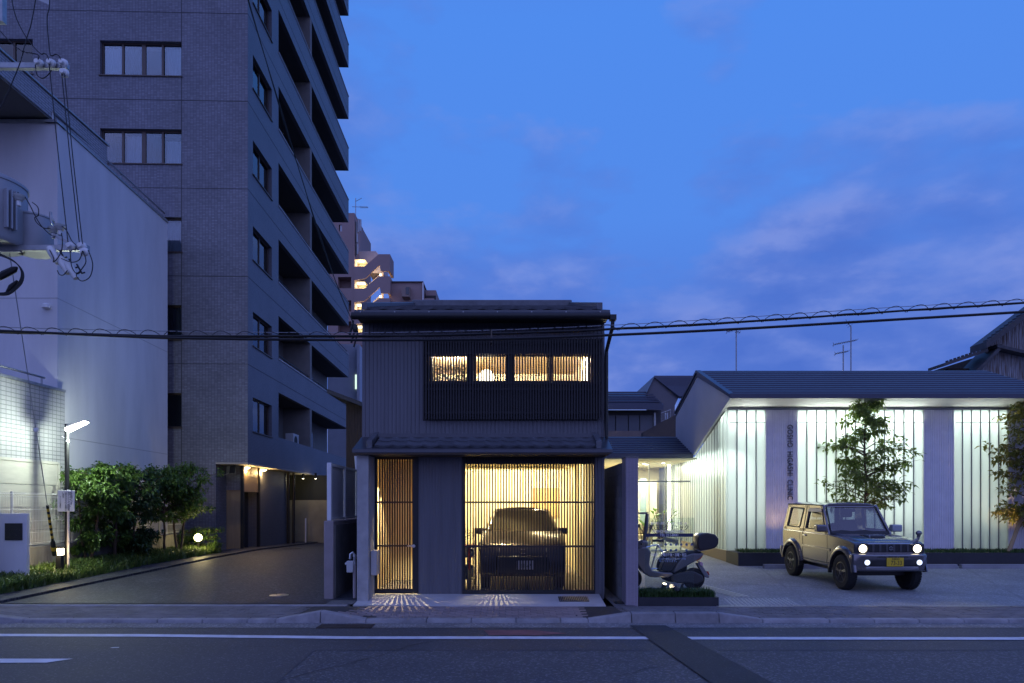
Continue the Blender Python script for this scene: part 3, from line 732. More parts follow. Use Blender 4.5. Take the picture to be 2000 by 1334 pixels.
def blades(mb, rng, n, pick, hmin, hmax, wd=.012, lean=.5, clump=1):
    """grass: bent tapering blades, pick(rng) -> (x, y, z)"""
    for i in range(n // clump):
        x, y, z = pick(rng)
        for c in range(clump):
            a = rng.uniform(0, 6.283); d = Vector((math.cos(a), math.sin(a), 0)); s = Vector((-d.y, d.x, 0))
            hh = rng.uniform(hmin, hmax); l = rng.uniform(.15, 1) * lean * hh; w = wd * rng.uniform(.7, 1.2)
            p = Vector((x + rng.uniform(-.02, .02), y + rng.uniform(-.02, .02), z)); m = p + d * l * .35 + Vector((0, 0, hh * .62)); e = p + d * l + Vector((0, 0, hh * rng.uniform(.75, 1)))
            b = len(mb.v)
            mb.v += [tuple(p - s * w * .4), tuple(p + s * w * .4), tuple(m + s * w * .5), tuple(m - s * w * .5), tuple(e)]
            mb.f += [(b, b + 1, b + 2, b + 3), (b + 3, b + 2, b + 4)]
LEAF1 = leafmat('leaf_green', (.13, .19, .04), (.21, .27, .065), .55)
LEAF2 = leafmat('leaf_shrub', (.07, .14, .027), (.13, .22, .045), .4, .35)
LEAF3 = leafmat('leaf_dark', (.028, .062, .020), (.05, .10, .028), .25, .35)
GRASS1 = leafmat('bamboo_grass', (.07, .14, .03), (.15, .20, .05), .3, .4)
GRASS2 = leafmat('dwarf_grass', (.035, .085, .018), (.07, .13, .03), .25, .5)
LEAF4 = leafmat('leaf_yellow', (.13, .16, .03), (.27, .21, .045), .5)  # yellow-green mixed at random with ochre, over the whole crown
# ================================================================== apartment tower (local frame: x along its front, y into its depth)
AZ = .26
apt = thing('apartment_tower', 'tall apartment block clad in small blue-grey tiles with long balconies', 'building', (-8.824, 22.8, AZ), R(1.55), local=True)
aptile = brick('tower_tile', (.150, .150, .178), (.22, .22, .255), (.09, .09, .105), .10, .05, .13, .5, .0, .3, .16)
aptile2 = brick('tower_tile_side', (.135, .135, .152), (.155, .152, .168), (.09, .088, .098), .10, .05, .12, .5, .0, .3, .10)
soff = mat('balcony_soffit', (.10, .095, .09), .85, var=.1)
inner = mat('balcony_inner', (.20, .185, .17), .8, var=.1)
win_fr = mat('bronze_frame', (.10, .075, .065), .45, .4)
dglass = mat('window_glass_dark', (.02, .024, .03), .06, 0, spec=.9)
curt = mat('curtain_white', (.55, .58, .62), .9, var=.12, vs_=9, stretch=(6, 6, .4))
curt2 = mat('curtain_grey', (.075, .082, .10), .9, var=.2, vs_=9, stretch=(6, 6, .4))
P0, PD = 6.09 - AZ, 2.925
TOP = P0 + PD * 9 + .9
apt_pane = glass('apartment_pane', (.85, .9, .95), 0, .12)
fw = []
for k in range(10):
    p = P0 + PD * k
    if p - 1.71 > 2.0:
        fw.append((-4.86, -2.18, p - 1.71, p - .56)); fw.append((-9.75, -7.05, p - 1.71, p - .56))
front = MB(); fw_in = [r for r in fw if r[3] < TOP]
ff = lambda u, z, d: (u, d, z)
wall_open(front, -16, 0, 2.96, TOP, fw_in, ff, .22)
wall_open(front, -16, -1.06, -.4, 2.96, [], ff, .0)
front.build('front_wall', aptile, apt)
sd_ = MB(); sw_r = []
for k in range(1, 10):
    p = P0 + PD * (k - 1); sw_r.append((.485, 2.476, p - 1.78, p - .62))
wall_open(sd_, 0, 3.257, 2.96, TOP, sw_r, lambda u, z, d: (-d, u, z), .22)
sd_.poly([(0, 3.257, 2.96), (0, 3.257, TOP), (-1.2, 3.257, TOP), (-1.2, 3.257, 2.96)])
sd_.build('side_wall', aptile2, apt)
body = MB().box(-15.9, -1.2, 3.3, 15.87, -.4, TOP).box(-15.9, -1.08, 1.0, 3.3, -.4, 2.9).box(-16, .0, .02, 15.87, TOP, TOP + .4)
body.build('core', inner, apt)
def curtain(x0, x1, y, z0, z1, m, parent, name='curtain', side=False):
    n = max(6, int((x1 - x0) / .035)); v = []
    for i in range(n + 1):
        u = lerp(x0, x1, i / n); yy = y + .022 * math.sin(i * 1.9 + x0 * 7) + .01 * math.sin(i * .7)
        v += [((-yy, u, z0) if side else (u, yy, z0)), ((-yy, u, z1) if side else (u, yy, z1))]
    MB().add(v, [(2 * i, 2 * i + 2, 2 * i + 3, 2 * i + 1) for i in range(n)]).build(name, m, parent, smooth=True)
rngw = random.Random(4)
def ap_window(r, side=False, npan=4, spec=None):
    a, b, c, d = r
    T = (lambda x0, x1, y0, y1, z0, z1: (-y1, -y0, x0, x1, z0, z1)) if side else (lambda *q: q)
    mb = MB().box(*T(a, b, .12, .19, c, c + .05)).box(*T(a, b, .12, .19, d - .05, d))
    for i in range(npan + 1):
        x = lerp(a, b - .06, i / npan); w_ = .06 if i in (0, npan) or npan < 3 else (.13 if i == npan // 2 else .07)
        mb.box(*T(x, x + w_, .118, .192, c + .05, d - .05))
    mb.box(*T(a - .03, b + .03, -.04, .12, c - .035, c - .002))
    fo = mb.build('window', win_fr, apt)
    dk = MB().box(*T(a, b, .60, .62, c - .05, d + .05)); dk.build('room_dark', mat('room_dark', (.03, .032, .04), .9), fo)
    for i in range(npan):
        x0, x1 = lerp(a, b, i / npan) + .05, lerp(a, b, (i + 1) / npan) - .02
        MB().box(*T(x0, x1, .148, .152, c + .05, d - .05)).build('pane', apt_pane, fo)
        s = (spec[i] if spec else rngw.choice('wwgdg'))
        if s == 'w': curtain(x0, x1, .28, c, d - rngw.choice((.06, .10, .26)), curt, fo, side=side)
        elif s == 'g': curtain(x0, x1, .30, c, d, curt2, fo, side=side)
        elif s == 'h': curtain(x0, lerp(x0, x1, .5), .30, c, d, curt2, fo, side=side)
for r in fw_in:
    vis = r[2] < 18
    if not vis: continue
    z = r[2]; spec = None
    if abs(z - (P0 + PD * 4 - 1.71)) < .1: spec = 'wgdw'
    if abs(z - (P0 + PD * 3 - 1.71)) < .1: spec = 'hwhw'
    ap_window(r, npan=4, spec=spec if r[0] > -6 else None)
for r in sw_r: ap_window(r, True, 2, rngw.choice(['wg', 'gw', 'wd', 'wg']))
# movement joints of the tile cladding
for k in range(9):
    z = P0 + PD * k + .40
    MB().box(-16, 0, -.004, .01, z, z + .022).build('joint', mat('joint_seal', (.06, .058, .065), .8), apt)
    MB().box(-.01, .004, 0, 15.87, z - .0, z + .02).build('joint', MATS['joint_seal'], apt)
MB().box(-2.19, -2.17, -.004, .01, 0, TOP).build('joint', MATS['joint_seal'], apt)
# balconies
rail_m = mat('railing_dark', (.03, .028, .03), .5, .3)
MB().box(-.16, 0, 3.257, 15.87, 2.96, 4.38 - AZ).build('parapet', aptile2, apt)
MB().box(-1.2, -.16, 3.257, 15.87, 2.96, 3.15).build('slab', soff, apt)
for k in range(10):
    p = P0 + PD * k
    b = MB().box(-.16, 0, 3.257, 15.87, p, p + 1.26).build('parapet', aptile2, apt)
    MB().box(-.19, .025, 3.257, 15.87, p + 1.26, p + 1.30).build('coping', mat('coping', (.42, .42, .43), .5, var=.1), b)
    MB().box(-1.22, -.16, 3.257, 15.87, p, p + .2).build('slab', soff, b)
    if k < 8:
        rl = MB().tube([(-.08, 3.3, p + 1.46), (-.08, 15.8, p + 1.46)], .022, 6)
        for j in range(9): rl.tube([(-.08, 3.5 + j * 1.5, p + 1.29), (-.08, 3.5 + j * 1.5, p + 1.45)], .014, 5)
        rl.build('handrail', rail_m, b)
for k in range(-1, 9):
    z0 = (4.38 - AZ if k < 0 else P0 + PD * k + .2) ; z1 = P0 + PD * (k + 1)
    MB().box(-1.2, -.005, 7.75, 8.05, (2.96 if k < 0 else P0 + PD * k + 1.26) if False else z0, z1).build('party_wall', inner, apt)
    for y0, y1 in ((4.1, 6.6), (9.6, 12.6)):
        w_ = MB().box(-1.215, -1.165, y0, y1, z0 + .05, z1 - .55).build('sliding_door', win_fr, apt)
        MB().box(-1.163, -1.16, y0 + .06, (y0 + y1) / 2 - .03, z0 + .1, z1 - .6).build('pane', dglass, w_)
        MB().box(-1.163, -1.16, (y0 + y1) / 2 + .03, y1 - .06, z0 + .1, z1 - .6).build('pane', dglass, w_)
MB().box(-.05, .0, 3.0, 3.257, P0, P0 + .01).build('joint', MATS['joint_seal'], apt)
acm = mat('ac_white', (.55, .55, .54), .5)
for i, (y, z) in enumerate(((6.6, 4.0), (6.9, P0 + .2), (11.5, P0 + .2))):
    t = MB().box(-.75, -.4, y, y + .8, z, z + .62).build('air_conditioner', acm, apt, bevel=.01)
    MB().lathe([(.0001, 0), (.22, .0), (.22, .012)], 16, (-.40, y + .32, z + .31), 'x').build('fan_grille', M['blackp'], t)
# ground floor: entrance recess and open drive
oak = mat('entrance_panel', (.34, .235, .13), .5, var=.12, vs_=2, stretch=(5, 5, .5))
MB().box(-1.07, -.0, .0, 3.257, 2.90, 2.955).build('recess_ceiling', mat('recess_ceiling', (.42, .38, .32), .8), apt)
MB().box(-1.2, -.0, 3.26, 15.87, 2.90, 2.955).build('recess_ceiling', MATS['recess_ceiling'], apt)
MB().box(-1.10, -1.055, .002, .9, -.4, 2.9).build('recess_wall', aptile, apt)
MB().box(-1.08, -.52, .9, 1.0, 2.05, 2.9).build('recess_wall', aptile, apt)
MB().box(-1.08, -.52, .93, 1.0, -.3, 2.05).build('entrance_panel', oak, apt)
MB().box(-.56, -.46, .86, .96, -.3, 2.9).build('post', M['black'], apt)
MB().box(-.56, -.5, .96, 2.5, 2.0, 2.9).build('entrance_panel', oak, apt)
MB().box(-.9, -.88, .98, 2.5, -.3, 2.0).build('entrance_glass', dglass, apt)
MB().box(-.56, -.46, 2.5, 2.6, -.3, 2.9).build('post', M['black'], apt)
MB().box(-1.08, -.5, 2.6, 6.3, -.3, 2.9).build('recess_wall', aptile2, apt)
MB().tube([(-.42, 5.9, -.3), (-.42, 5.9, 2.9)], .055, 10).build('drain_pipe', M['blackp'], apt, smooth=True)
MB().tube([(-.28, 6.2, -.3), (-.28, 6.2, 2.9)], .055, 10).build('drain_pipe', M['blackp'], apt, smooth=True)
yard = mat('yard_wall', (.34, .30, .21), .8, var=.12, vs_=1.5)
MB().box(-2.0, .75, 7.9, 8.0, -.4, 1.75).build('yard_wall', yard, apt)
MB().box(.75, 6.0, 7.8, 8.0, -.4, 1.95).build('yard_wall', brick('yard_tile', (.28, .25, .18), (.30, .27, .20), (.2, .18, .14), .10, .05, .12), apt)
MB().box(-1.2, 6.2, 8.6, 8.8, -.4, 2.9).build('rear_wall', mat('rear_wall', (.06, .06, .05), .9), apt)
MB().tube([(-.05, 7.2, -.3), (-.05, 7.2, .95)], .03, 8).build('bollard_post', M['white'], apt)
psr = MB().box(.98, 1.18, 7.78, 7.798, .95, 1.22).build('notice_sheet', mat('notice_white', (.62, .62, .58), .7), apt)
MB().box(.98, 1.18, 7.776, 7.779, 1.13, 1.22).build('notice_header', mat('notice_yellow', (.65, .50, .06), .7), psr)
MB().box(1.02, 1.14, 7.776, 7.779, .98, 1.10).build('notice_print', mat('notice_print', (.30, .32, .34), .7), psr)
ps2 = MB().box(1.24, 1.44, 7.78, 7.798, .95, 1.22).build('notice_sheet', MATS['notice_white'], apt)
MB().box(1.28, 1.40, 7.776, 7.779, .99, 1.17).build('notice_print', MATS['notice_print'], ps2)
AM = Matrix.Translation((-8.824, 22.8, AZ)) @ Matrix.Rotation(R(1.55), 4, 'Z')
DOME = emis('dome_glow', (1, .74, .36), 14)
for (x, y), lb in (((-.50, 1.25), 'round amber dome light on soffit above oak entrance panel'), ((-.42, 2.75), 'round amber dome light on soffit past the dark entrance doors')):
    p = AM @ Vector((x, y, 2.898))
    t = thing('dome_light', lb, 'lamp', tuple(p))
    MB().lathe([(.150, -.0), (.155, -.03), (.14, -.035)], 20, tuple(p)).build('rim', M['galv'], t, smooth=True)
    MB().lathe([(.0001, -.105), (.07, -.095), (.115, -.07), (.138, -.03)], 20, tuple(p)).build('diffuser', DOME, t, smooth=True)
    lamp('light', 'POINT', (p.x, p.y, p.z - .16), 56, (1, .66, .26), t, .1)
for (x, y), lb in (((-.2, 7.35), 'small ceiling spot above the bollard post in the covered drive'), ((.35, 7.35), 'small ceiling spot above the notices in the covered drive')):
    p = AM @ Vector((x, y, 2.7))
    t = thing('ceiling_spot', lb, 'lamp', tuple(p))
    MB().lathe([(.05, .0), (.05, .25)], 12, tuple(p)).build('housing', M['black'], t)
    MB().lathe([(.0001, -.02), (.045, -.005), (.045, .0)], 12, tuple(p)).build('bulb', emis('spot_bulb', (1, .9, .6), 10), t)
    lamp('light', 'POINT', (p.x, p.y, p.z - .08), 5, (1, .88, .52), t, .05)
# wall floodlight on an arm at the recess corner
p = PP(452, 917, 23.2)
fl = thing('flood_lamp', 'black rectangular floodlight on a bracket beside the apartment recess', 'lamp', p)
MB().hull8([(p[0] - .06, p[1] - .06, p[2] - .14), (p[0] + .12, p[1] - .10, p[2] - .12), (p[0] + .12, p[1] - .02, p[2] - .12), (p[0] - .06, p[1] + .02, p[2] - .14), (p[0] - .02, p[1] - .06, p[2] + .12), (p[0] + .16, p[1] - .10, p[2] + .14), (p[0] + .16, p[1] - .02, p[2] + .14), (p[0] - .02, p[1] + .02, p[2] + .12)]).build('housing', M['black'], fl, bevel=.01)
MB().tube([(p[0] - .32, p[1] + .1, p[2] - .2), (p[0] - .1, p[1] - .0, p[2] - .13), (p[0] + .06, p[1] - .02, p[2] - .13)], .015, 6).build('bracket', M['galv'], fl)

# ================================================================== white rendered building
WZ = 10.88
wb = thing('white_building', 'white rendered building with flat roof and plain tall side wall', 'building', (-10.82, 16.25, .2))
rend = mat('white_render', (.63, .62, .63), .85, var=.09, vs_=1.1, bump=.15, bs=120, stretch=(1, 1, .22))
MB().prism_z([(-10.82, 16.25), (-11.10, 22.0), (-20, 22.0), (-20, 16.25)], .2, WZ).build('wall', rend, wb)
seam = mat('render_seam', (.40, .39, .40), .9)
for z in (PZ(583, 16.25), 3.42):
    g = MB(); g.hull8([(-10.818, 16.246, z), (-11.098, 22.0, z), (-11.13, 22.0, z), (-10.85, 16.246, z), (-10.818, 16.246, z + .018), (-11.098, 22.0, z + .018), (-11.13, 22.0, z + .018), (-10.85, 16.246, z + .018)]); g.box(-20, -10.818, 16.246, 16.26, z, z + .018)
    g.build('seam', seam, wb)
g = MB().hull8([(-10.79, 16.2, WZ), (-11.07, 22.0, WZ), (-11.35, 22.0, WZ), (-11.1, 16.2, WZ), (-10.79, 16.2, WZ + .07), (-11.07, 22.0, WZ + .07), (-11.35, 22.0, WZ + .07), (-11.1, 16.2, WZ + .07)]); g.box(-20, -10.79, 16.19, 16.5, WZ, WZ + .068)
g.build('coping', M['galv'], wb)
rl = MB().tube([(-20, 16.35, WZ + .32), (-10.95, 16.35, WZ + .32), (-11.2, 22, WZ + .32)], .03, 6)
for x in (-14.5, -13.2, -12.0, -11.0): rl.tube([(x, 16.35, WZ), (x, 16.35, WZ + .32)], .025, 6)
for y in (17.8, 19.4, 21): rl.tube([(-10.98 - (y - 16.25) * .045, y, WZ), (-10.98 - (y - 16.25) * .045, y, WZ + .32)], .025, 6)
rl.build('railing', M['galv'], wb, smooth=True)
ftile = brick('fascia_tile', (.30, .29, .32), (.34, .33, .36), (.12, .115, .13), .23, .062, .16, .5, .5, .4, .1)
MB().box(-20, -11.0, 13.6, 18.55, 11.04, 11.56).build('roof_slab', ftile, wb)
MB().box(-20, -10.96, 13.55, 18.6, 11.56, 11.60).build('slab_coping', M['galv'], wb)
MB().box(-20, -11.02, 13.62, 18.53, 11.0, 11.035).build('slab_soffit', mat('soffit_grey', (.14, .14, .14), .9), wb)
MB().box(-20, -11.5, 16.6, 22.0, WZ, 11.0).build('penthouse_wall', rend, wb)
lf = MB().lathe([(.05, 0), (.09, .02), (.09, .1), (.04, .13)], 12, PP(90, 603, 16.2)).build('wall_light', M['white'], wb, smooth=True)
# tiled ground-floor wing that comes forward
tw_ = thing('tiled_wing', 'low wing clad in square pale tiles with a closed beige shutter', 'building', (-10.64, 14.5, .2))
sqt = brick('square_tile', (.36, .36, .37), (.39, .39, .39), (.17, .17, .18), .145, .095, .10, .4, 0, .5, .06)
MB().box(-20, -10.64, 12.4, 16.24, .2, 4.47).build('wall', sqt, tw_)
MB().box(-20, -10.60, 12.36, 16.22, 4.47, 4.53).build('coping', M['galv'], tw_)
MB().tube([(-10.75, 12.5, 4.72), (-10.75, 15.7, 4.72)], .025, 6).tube([(-10.75, 15.6, 4.5), (-10.75, 15.6, 4.72)], .02, 6).tube([(-10.75, 13.8, 4.5), (-10.75, 13.8, 4.72)], .02, 6).build('railing', M['galv'], tw_)
shm = mat('shutter_beige', (.46, .44, .38), .6, var=.08, vs_=2, stretch=(1, 1, 6))
for k in range(4):
    z0 = .75 + k * .50
    MB().box(-10.66, -10.625, 12.4, 15.96, z0, z0 + .488).build('shutter_panel', shm, tw_, bevel=.006)
MB().box(-10.65, -10.605, 15.96, 16.02, .7, 2.78).box(-10.65, -10.605, 12.4, 15.96, 2.74, 2.80).build('shutter_frame', shm, tw_)

# ================================================================== planting strip, fence and street furniture on the left
strip = MB(); ys = [12.0, 13.2, 15, 17, 19, 21, 22.6]
def stripX(Y): return interp([(12, -9.40), (14.6, -9.40), (17.5, -9.50), (21.3, -9.32), (23, -9.3)], Y)
def stripZ(Y): return interp([(12, .14), (14, .30), (16, .36), (21, .34), (23, .30)], Y)
for a, b in zip(ys, ys[1:]):
    strip.hull8([(-12.4, a, -.02), (stripX(a), a, -.02), (stripX(b), b, -.02), (-12.4, b, -.02), (-12.4, a, stripZ(a)), (stripX(a), a, driveZ(a) + .06), (stripX(b), b, driveZ(b) + .06), (-12.4, b, stripZ(b))])
struct('planting_bed', strip, mat('bed_soil', (.035, .028, .02), .95, var=.4, vs_=8, bump=.6, bs=40))
low_w = thing('low_wall', 'dark ribbed concrete base wall under the white mesh fence', 'wall', (-10.42, 17, .2))
g = MB(); y = 12.5
while y < 21.6:
    g.box(-10.46, -10.37 + (.025 if int(y * 20) % 2 else 0), y, y + .095, .0, .86); y += .1
g.build('wall_ribs', M['concrete2'], low_w)
MB().box(-10.48, -10.34, 12.5, 21.65, .86, .90).build('wall_cap', M['concrete2'], low_w)
fence = thing('mesh_fence', 'white welded wire mesh fence standing on the ribbed base wall', 'fence', (-10.41, 17, .9))
fwm = mat('fence_white', (.70, .70, .68), .4, .2)
wires = MB(); y = 12.55
while y < 21.6:
    wires.tube([(-10.43, y, .93), (-10.40, y, .97), (-10.41, y, 1.98), (-10.37, y, 2.03), (-10.41, y, 2.06)], .0034, 4, False); y += .048
for z in (.94, .97, 1.2, 1.45, 1.70, 1.98, 2.03):
    wires.tube([(-10.405, 12.5, z), (-10.405, 21.6, z)], .005, 4)
tag(wires.build('mesh_wires', fwm, fence), kind='stuff')
for y in (12.6, 14.25, 16.2, 18.2, 20.2): MB().tube([(-10.44, y, .9), (-10.44, y, 2.08)], .028, 8).build('fence_post', fwm, fence)
# grass
rg = random.Random(3); gb = MB()
def pick_strip(r):
    Y = 12.6 + (r.random() ** 1.5) * 9.2; X = lerp(stripX(Y) + .10, -10.3, r.random() ** .9); return X, Y, lerp(driveZ(Y) + .06, stripZ(Y), min(1, (stripX(Y) - X) / .4)) - .02
blades(gb, rg, 12000, pick_strip, .12, .30, .030, 1.0)
def pick_front(r):
    Y = r.uniform(12.15, 14.6); X = r.uniform(-12.2, stripX(Y) + .08); return X, Y, driveZ(Y) + .04
blades(gb, rg, 8000, pick_front, .12, .26, .030, 1.0)
tag(gb.build('bamboo_grass', GRASS1), 'low bamboo grass filling the planting strip beside the driveway', 'grass', kind='stuff')
# name wall
nw = thing('name_wall', 'white gatepost wall carrying a black nameplate', 'wall', (-9.9, 13.75, .2))
MB().box(-12.2, PX(52, 13.6), 13.6, 13.69, .1, PZ(1003, 13.6)).build('wall', rend, nw, bevel=.01)
npx0, npx1, npz0, npz1 = PX(11, 13.6), PX(44, 13.6), PZ(1055, 13.6), PZ(1022, 13.6)
pl = MB().box(npx0, npx1, 13.575, 13.6, npz0, npz1).build('nameplate', mat('plate_black', (.012, .012, .013), .35), nw)
pt = mat('plate_letters', (.035, .035, .036), .45)
text('plate_lettering', 'ランドハイム', .050, ((npx0 + npx1) / 2, 13.573, lerp(npz0, npz1, .62)), pt, pl)
text('plate_lettering', '御所東', .055, ((npx0 + npx1) / 2, 13.573, lerp(npz0, npz1, .30)), pt, pl)
# street lamp
lx, ly = PX(131, 15.1), 15.1
sl = thing('street_lamp', 'dark slim lamp post with a bright angled LED head', 'street lamp', (lx, ly, .35))
MB().tube([(lx, ly, .3), (lx, ly, PZ(828, ly))], .045, 10).build('post', mat('post_dark', (.008, .008, .010), .6, .0), sl, smooth=True)
MB().lathe([(.05, 0), (.055, .02), (.05, .04)], 10, (lx, ly, PZ(864, ly))).tube([(lx - .02, ly, PZ(858, ly)), (lx - .10, ly - .03, PZ(853, ly))], .02, 6).build('clamp', M['galv'], sl)
h0, h1 = PP(133, 836, ly), PP(172, 823, ly)
hd_ = MB(); hd_.hull8([(h0[0], ly - .10, h0[2] - .02), (h1[0], ly - .07, h1[2] - .005), (h1[0], ly + .07, h1[2] - .005), (h0[0], ly + .10, h0[2] - .02), (h0[0], ly - .08, h0[2] + .07), (h1[0], ly - .05, h1[2] + .02), (h1[0], ly + .05, h1[2] + .02), (h0[0], ly + .08, h0[2] + .07)])
hd_.build('head', M['galv'], sl, bevel=.012)
MB().hull8([(h0[0] + .01, ly - .125, h0[2] - .075), (h1[0] - .02, ly - .10, h1[2] - .035), (h1[0] - .02, ly + .06, h1[2] - .035), (h0[0] + .01, ly + .085, h0[2] - .075), (h0[0] + .01, ly - .125, h0[2] - .01), (h1[0] - .02, ly - .10, h1[2] - .0), (h1[0] - .02, ly + .06, h1[2] - .01), (h0[0] + .01, ly + .085, h0[2] - .025)]).build('led_lens', emis('led_glow', (.92, 1, .93), 60), sl, bevel=.01)
lamp('light', 'POINT', ((h0[0] + h1[0]) / 2 + .10, ly - .06, h0[2] - .13), 190, (.86, 1.0, .86), sl, .07)
# notice board on a post
bx, by = PX(133.5, 14.9), 14.9
sg = thing('notice_sign', 'white notice board with black vertical writing on a slim pale post', 'sign', (bx, by, .3))
MB().tube([(bx, by, .25), (bx, by, PZ(956, by))], .024, 8).build('post', mat('post_pale', (.62, .56, .55), .5), sg, smooth=True)
bd = MB().box(PX(115.5, by), PX(148, by), by - .05, by - .03, PZ(999, by), PZ(958, by)).build('board', M['white'], sg, bevel=.004)
ink = mat('ink', (.015, .015, .018), .7)
wpx = PX(148, by) - PX(115.5, by)
def vtext(s, fx, size, par, y, ztop, x0, w_, m=ink):
    text('lettering', '\n'.join(s), size, (x0 + w_ * fx, y, ztop), m, par, ax='CENTER', ay='TOP', line=.82, ext=.001)
zt = PZ(958, by) - .03
vtext('私有地につき、', .82, .056, bd, by - .052, zt, PX(115.5, by), wpx)
vtext('当マンション関係者', .665, .056, bd, by - .052, zt, PX(115.5, by), wpx)
vtext('以外の立入りを禁止', .50, .056, bd, by - .052, zt, PX(115.5, by), wpx)
vtext('します', .335, .056, bd, by - .052, zt, PX(115.5, by), wpx)
vtext('マンション管理組合', .165, .036, bd, by - .052, zt - .09, PX(115.5, by), wpx)
# bollard light
ox, oy = PX(117, 14.5), 14.5
bl = thing('bollard_light', 'short black bollard with glowing square lamp in the grass', 'lamp', (ox, oy, .3))
MB().box(ox - .055, ox + .055, oy - .055, oy + .055, .25, PZ(1084, oy)).build('base', M['black'], bl, bevel=.006)
MB().box(ox - .055, ox + .055, oy - .055, oy + .055, PZ(1084, oy), PZ(1071, oy)).build('lamp_glass', emis('bollard_glow', (1, .85, .52), 12), bl, bevel=.006)
MB().box(ox - .058, ox + .058, oy - .058, oy + .058, PZ(1071, oy), PZ(1069, oy)).build('cap', M['black'], bl)
lamp('light', 'POINT', (ox + .0, oy - .09, PZ(1077, oy)), 9.0, (1, .78, .40), bl, .05)
lamp('light', 'POINT', (ox - .09, oy + .06, PZ(1077, oy)), 9.0, (1, .78, .40), bl, .05)
# garden globe lamp near the entrance
ox, oy = PX(387, 20.9), 20.9
gl = thing('garden_lamp', 'small round garden lamp glowing yellow among shrubs by the entrance', 'lamp', (ox, oy, .35))
MB().tube([(ox, oy, .3), (ox, oy, PZ(1060, oy))], .03, 8).build('stem', M['black'], gl)
MB().ball((ox, oy, PZ(1050, oy)), .115, 14).build('globe', emis('garden_glow', (1, .86, .42), 14), gl, smooth=True)
lamp('light', 'POINT', (ox + .14, oy - .14, PZ(1049, oy)), 24, (1, .78, .34), gl, .10)
# guy wire with striped guard
gw = thing('guy_wire', 'steel guy wire with yellow and black striped guard', 'guy wire', PP(107, 1082, 14.3))
a, b = Vector(PP(107, 1084, 14.3)), Vector(PP(30, 570, 11.6))
top = a + (b - a) * 1.25
MB().tube([a, top], .007, 6).build('wire', M['galv'], gw)
def along(y): return a + (b - a) * ((1084 - y) / (1084 - 570))
ins = along(813); MB().ball(tuple(ins), .045, 10, (1, 1, 1.15)).build('insulator', M['porcelain'], gw, smooth=True)
yel = mat('guard_yellow', (.62, .40, .03), .5)
n = 13
for k in range(n):
    p, q = along(lerp(1050, 970, k / n)), along(lerp(1050, 970, (k + 1) / n))
    MB().tube([p, q], .026, 8).build('guard_band', yel if k % 2 else M['blackp'], gw)
MB().tube([along(1084), along(1078), along(1054), along(1050)], [.045, .05, .045, .03], 10).build('guard_foot', M['blackp'], gw, smooth=True)
MB().tube([along(1072), along(1064)], .053, 10).build('guard_band', yel, gw)
# shrub trees of the strip
specs = [(173, -10.05, 2.35, 2, .62, LEAF2, 'slender shrub with orange-lit multi-stem base beside the notice sign'),
         (225, -10.08, 2.50, 1, .78, LEAF2, 'broad leafy shrub in front of the white side wall'),
         (262, -10.00, 2.40, 1, .75, LEAF3, 'dense dark shrub in the middle of the strip'),
         (322, -9.95, 2.40, 1, .70, LEAF2, 'shrub with bare thin trunk beside the boarded fence'),
         (349, -9.82, 2.65, 2, .80, LEAF2, 'tallest shrub with forked trunk by the garden lamp')]
for i, (px, X, hh, mu, rad, lm, lb) in enumerate(specs):
    Y = -X * F / (1000 - px)
    tiers = [(.30, rad * .55, 4), (.42, rad * .8, 6), (.55, rad, 8), (.68, rad * 1.05, 9), (.80, rad * .9, 9), (.92, rad * .55, 7)]
    if px > 300: tiers = tiers[1:]
    else: tiers = [(.18, rad * .45, 4)] + tiers
    if lm is LEAF3: tiers = [(.10, rad * .7, 7), (.22, rad * .9, 8)] + tiers
    tree('shrub_tree', lb, 'shrub', (X, Y, stripZ(Y) - .03), hh, tiers, lm, nper=125, ln=.11, wd=.06, trunk_r=.04, seed=20 + i, group='shrubs along the driveway', multi=mu, rise=.5, twig=.8, spread=.11)
for i, (px, py, Y, s) in enumerate(((406, 1062, 21.5, .40), (368, 1068, 21.4, .38))):
    tree('low_bush', ('small bush right of the garden lamp' if i == 0 else 'small bush left of the garden lamp'), 'shrub', (PX(px, Y), Y, stripZ(Y)), s * 1.9, [(.2, s * .8, 7), (.5, s, 9), (.8, s * .7, 7)], LEAF2, nper=80, ln=.07, wd=.038, trunk_r=.015, seed=50 + i, twig=.7, spread=.08)

# ================================================================== boundary wall and panel fence left of the house
bw = thing('boundary_wall', 'low pinkish concrete boundary wall beside the driveway', 'wall', (-3.27, 12.2, .1))
wallpink = mat('wall_render', (.30, .255, .25), .9, var=.12, vs_=3, bump=.4, bs=100)
MB().box(-3.36, -3.185, 12.18, 21, .05, 1.515).build('wall', wallpink, bw, bevel=.015)
MB().box(-3.187, -3.165, 12.25, 21, .05, 1.44).build('dark_face', M['concrete2'], bw)
pf = thing('panel_fence', 'pale corrugated plastic panels in white posts on top of the boundary wall', 'fence', (-3.27, 12.2, 1.52))
ptop = PZ(905, 12.25)
pw = mat('panel_pale', (.60, .60, .63), .5, var=.08, vs_=3)
for k, (a, b) in enumerate(((12.28, 13.25), (13.30, 14.25), (14.3, 15.25), (15.3, 16.25))):
    g = MB(); n = 20
    v = []
    for i in range(46):
        z = lerp(1.56, ptop - .04, i / 45); v += [(-3.27 + (.0025 if i % 2 else 0), a, z), (-3.27 + (.0025 if i % 2 else 0), b, z)]
    g.add(v, [(2 * i, 2 * i + 1, 2 * i + 3, 2 * i + 2) for i in range(45)])
    g.build('panel', pw, pf)
    MB().tube([(-3.25, b + .025, 1.5), (-3.25, b + .025, ptop)], .022, 8).build('fence_post', M['white'], pf)
MB().box(-3.31, -3.23, 12.20, 12.28, 1.515, ptop + .01).build('end_post', M['white'], pf, bevel=.01)
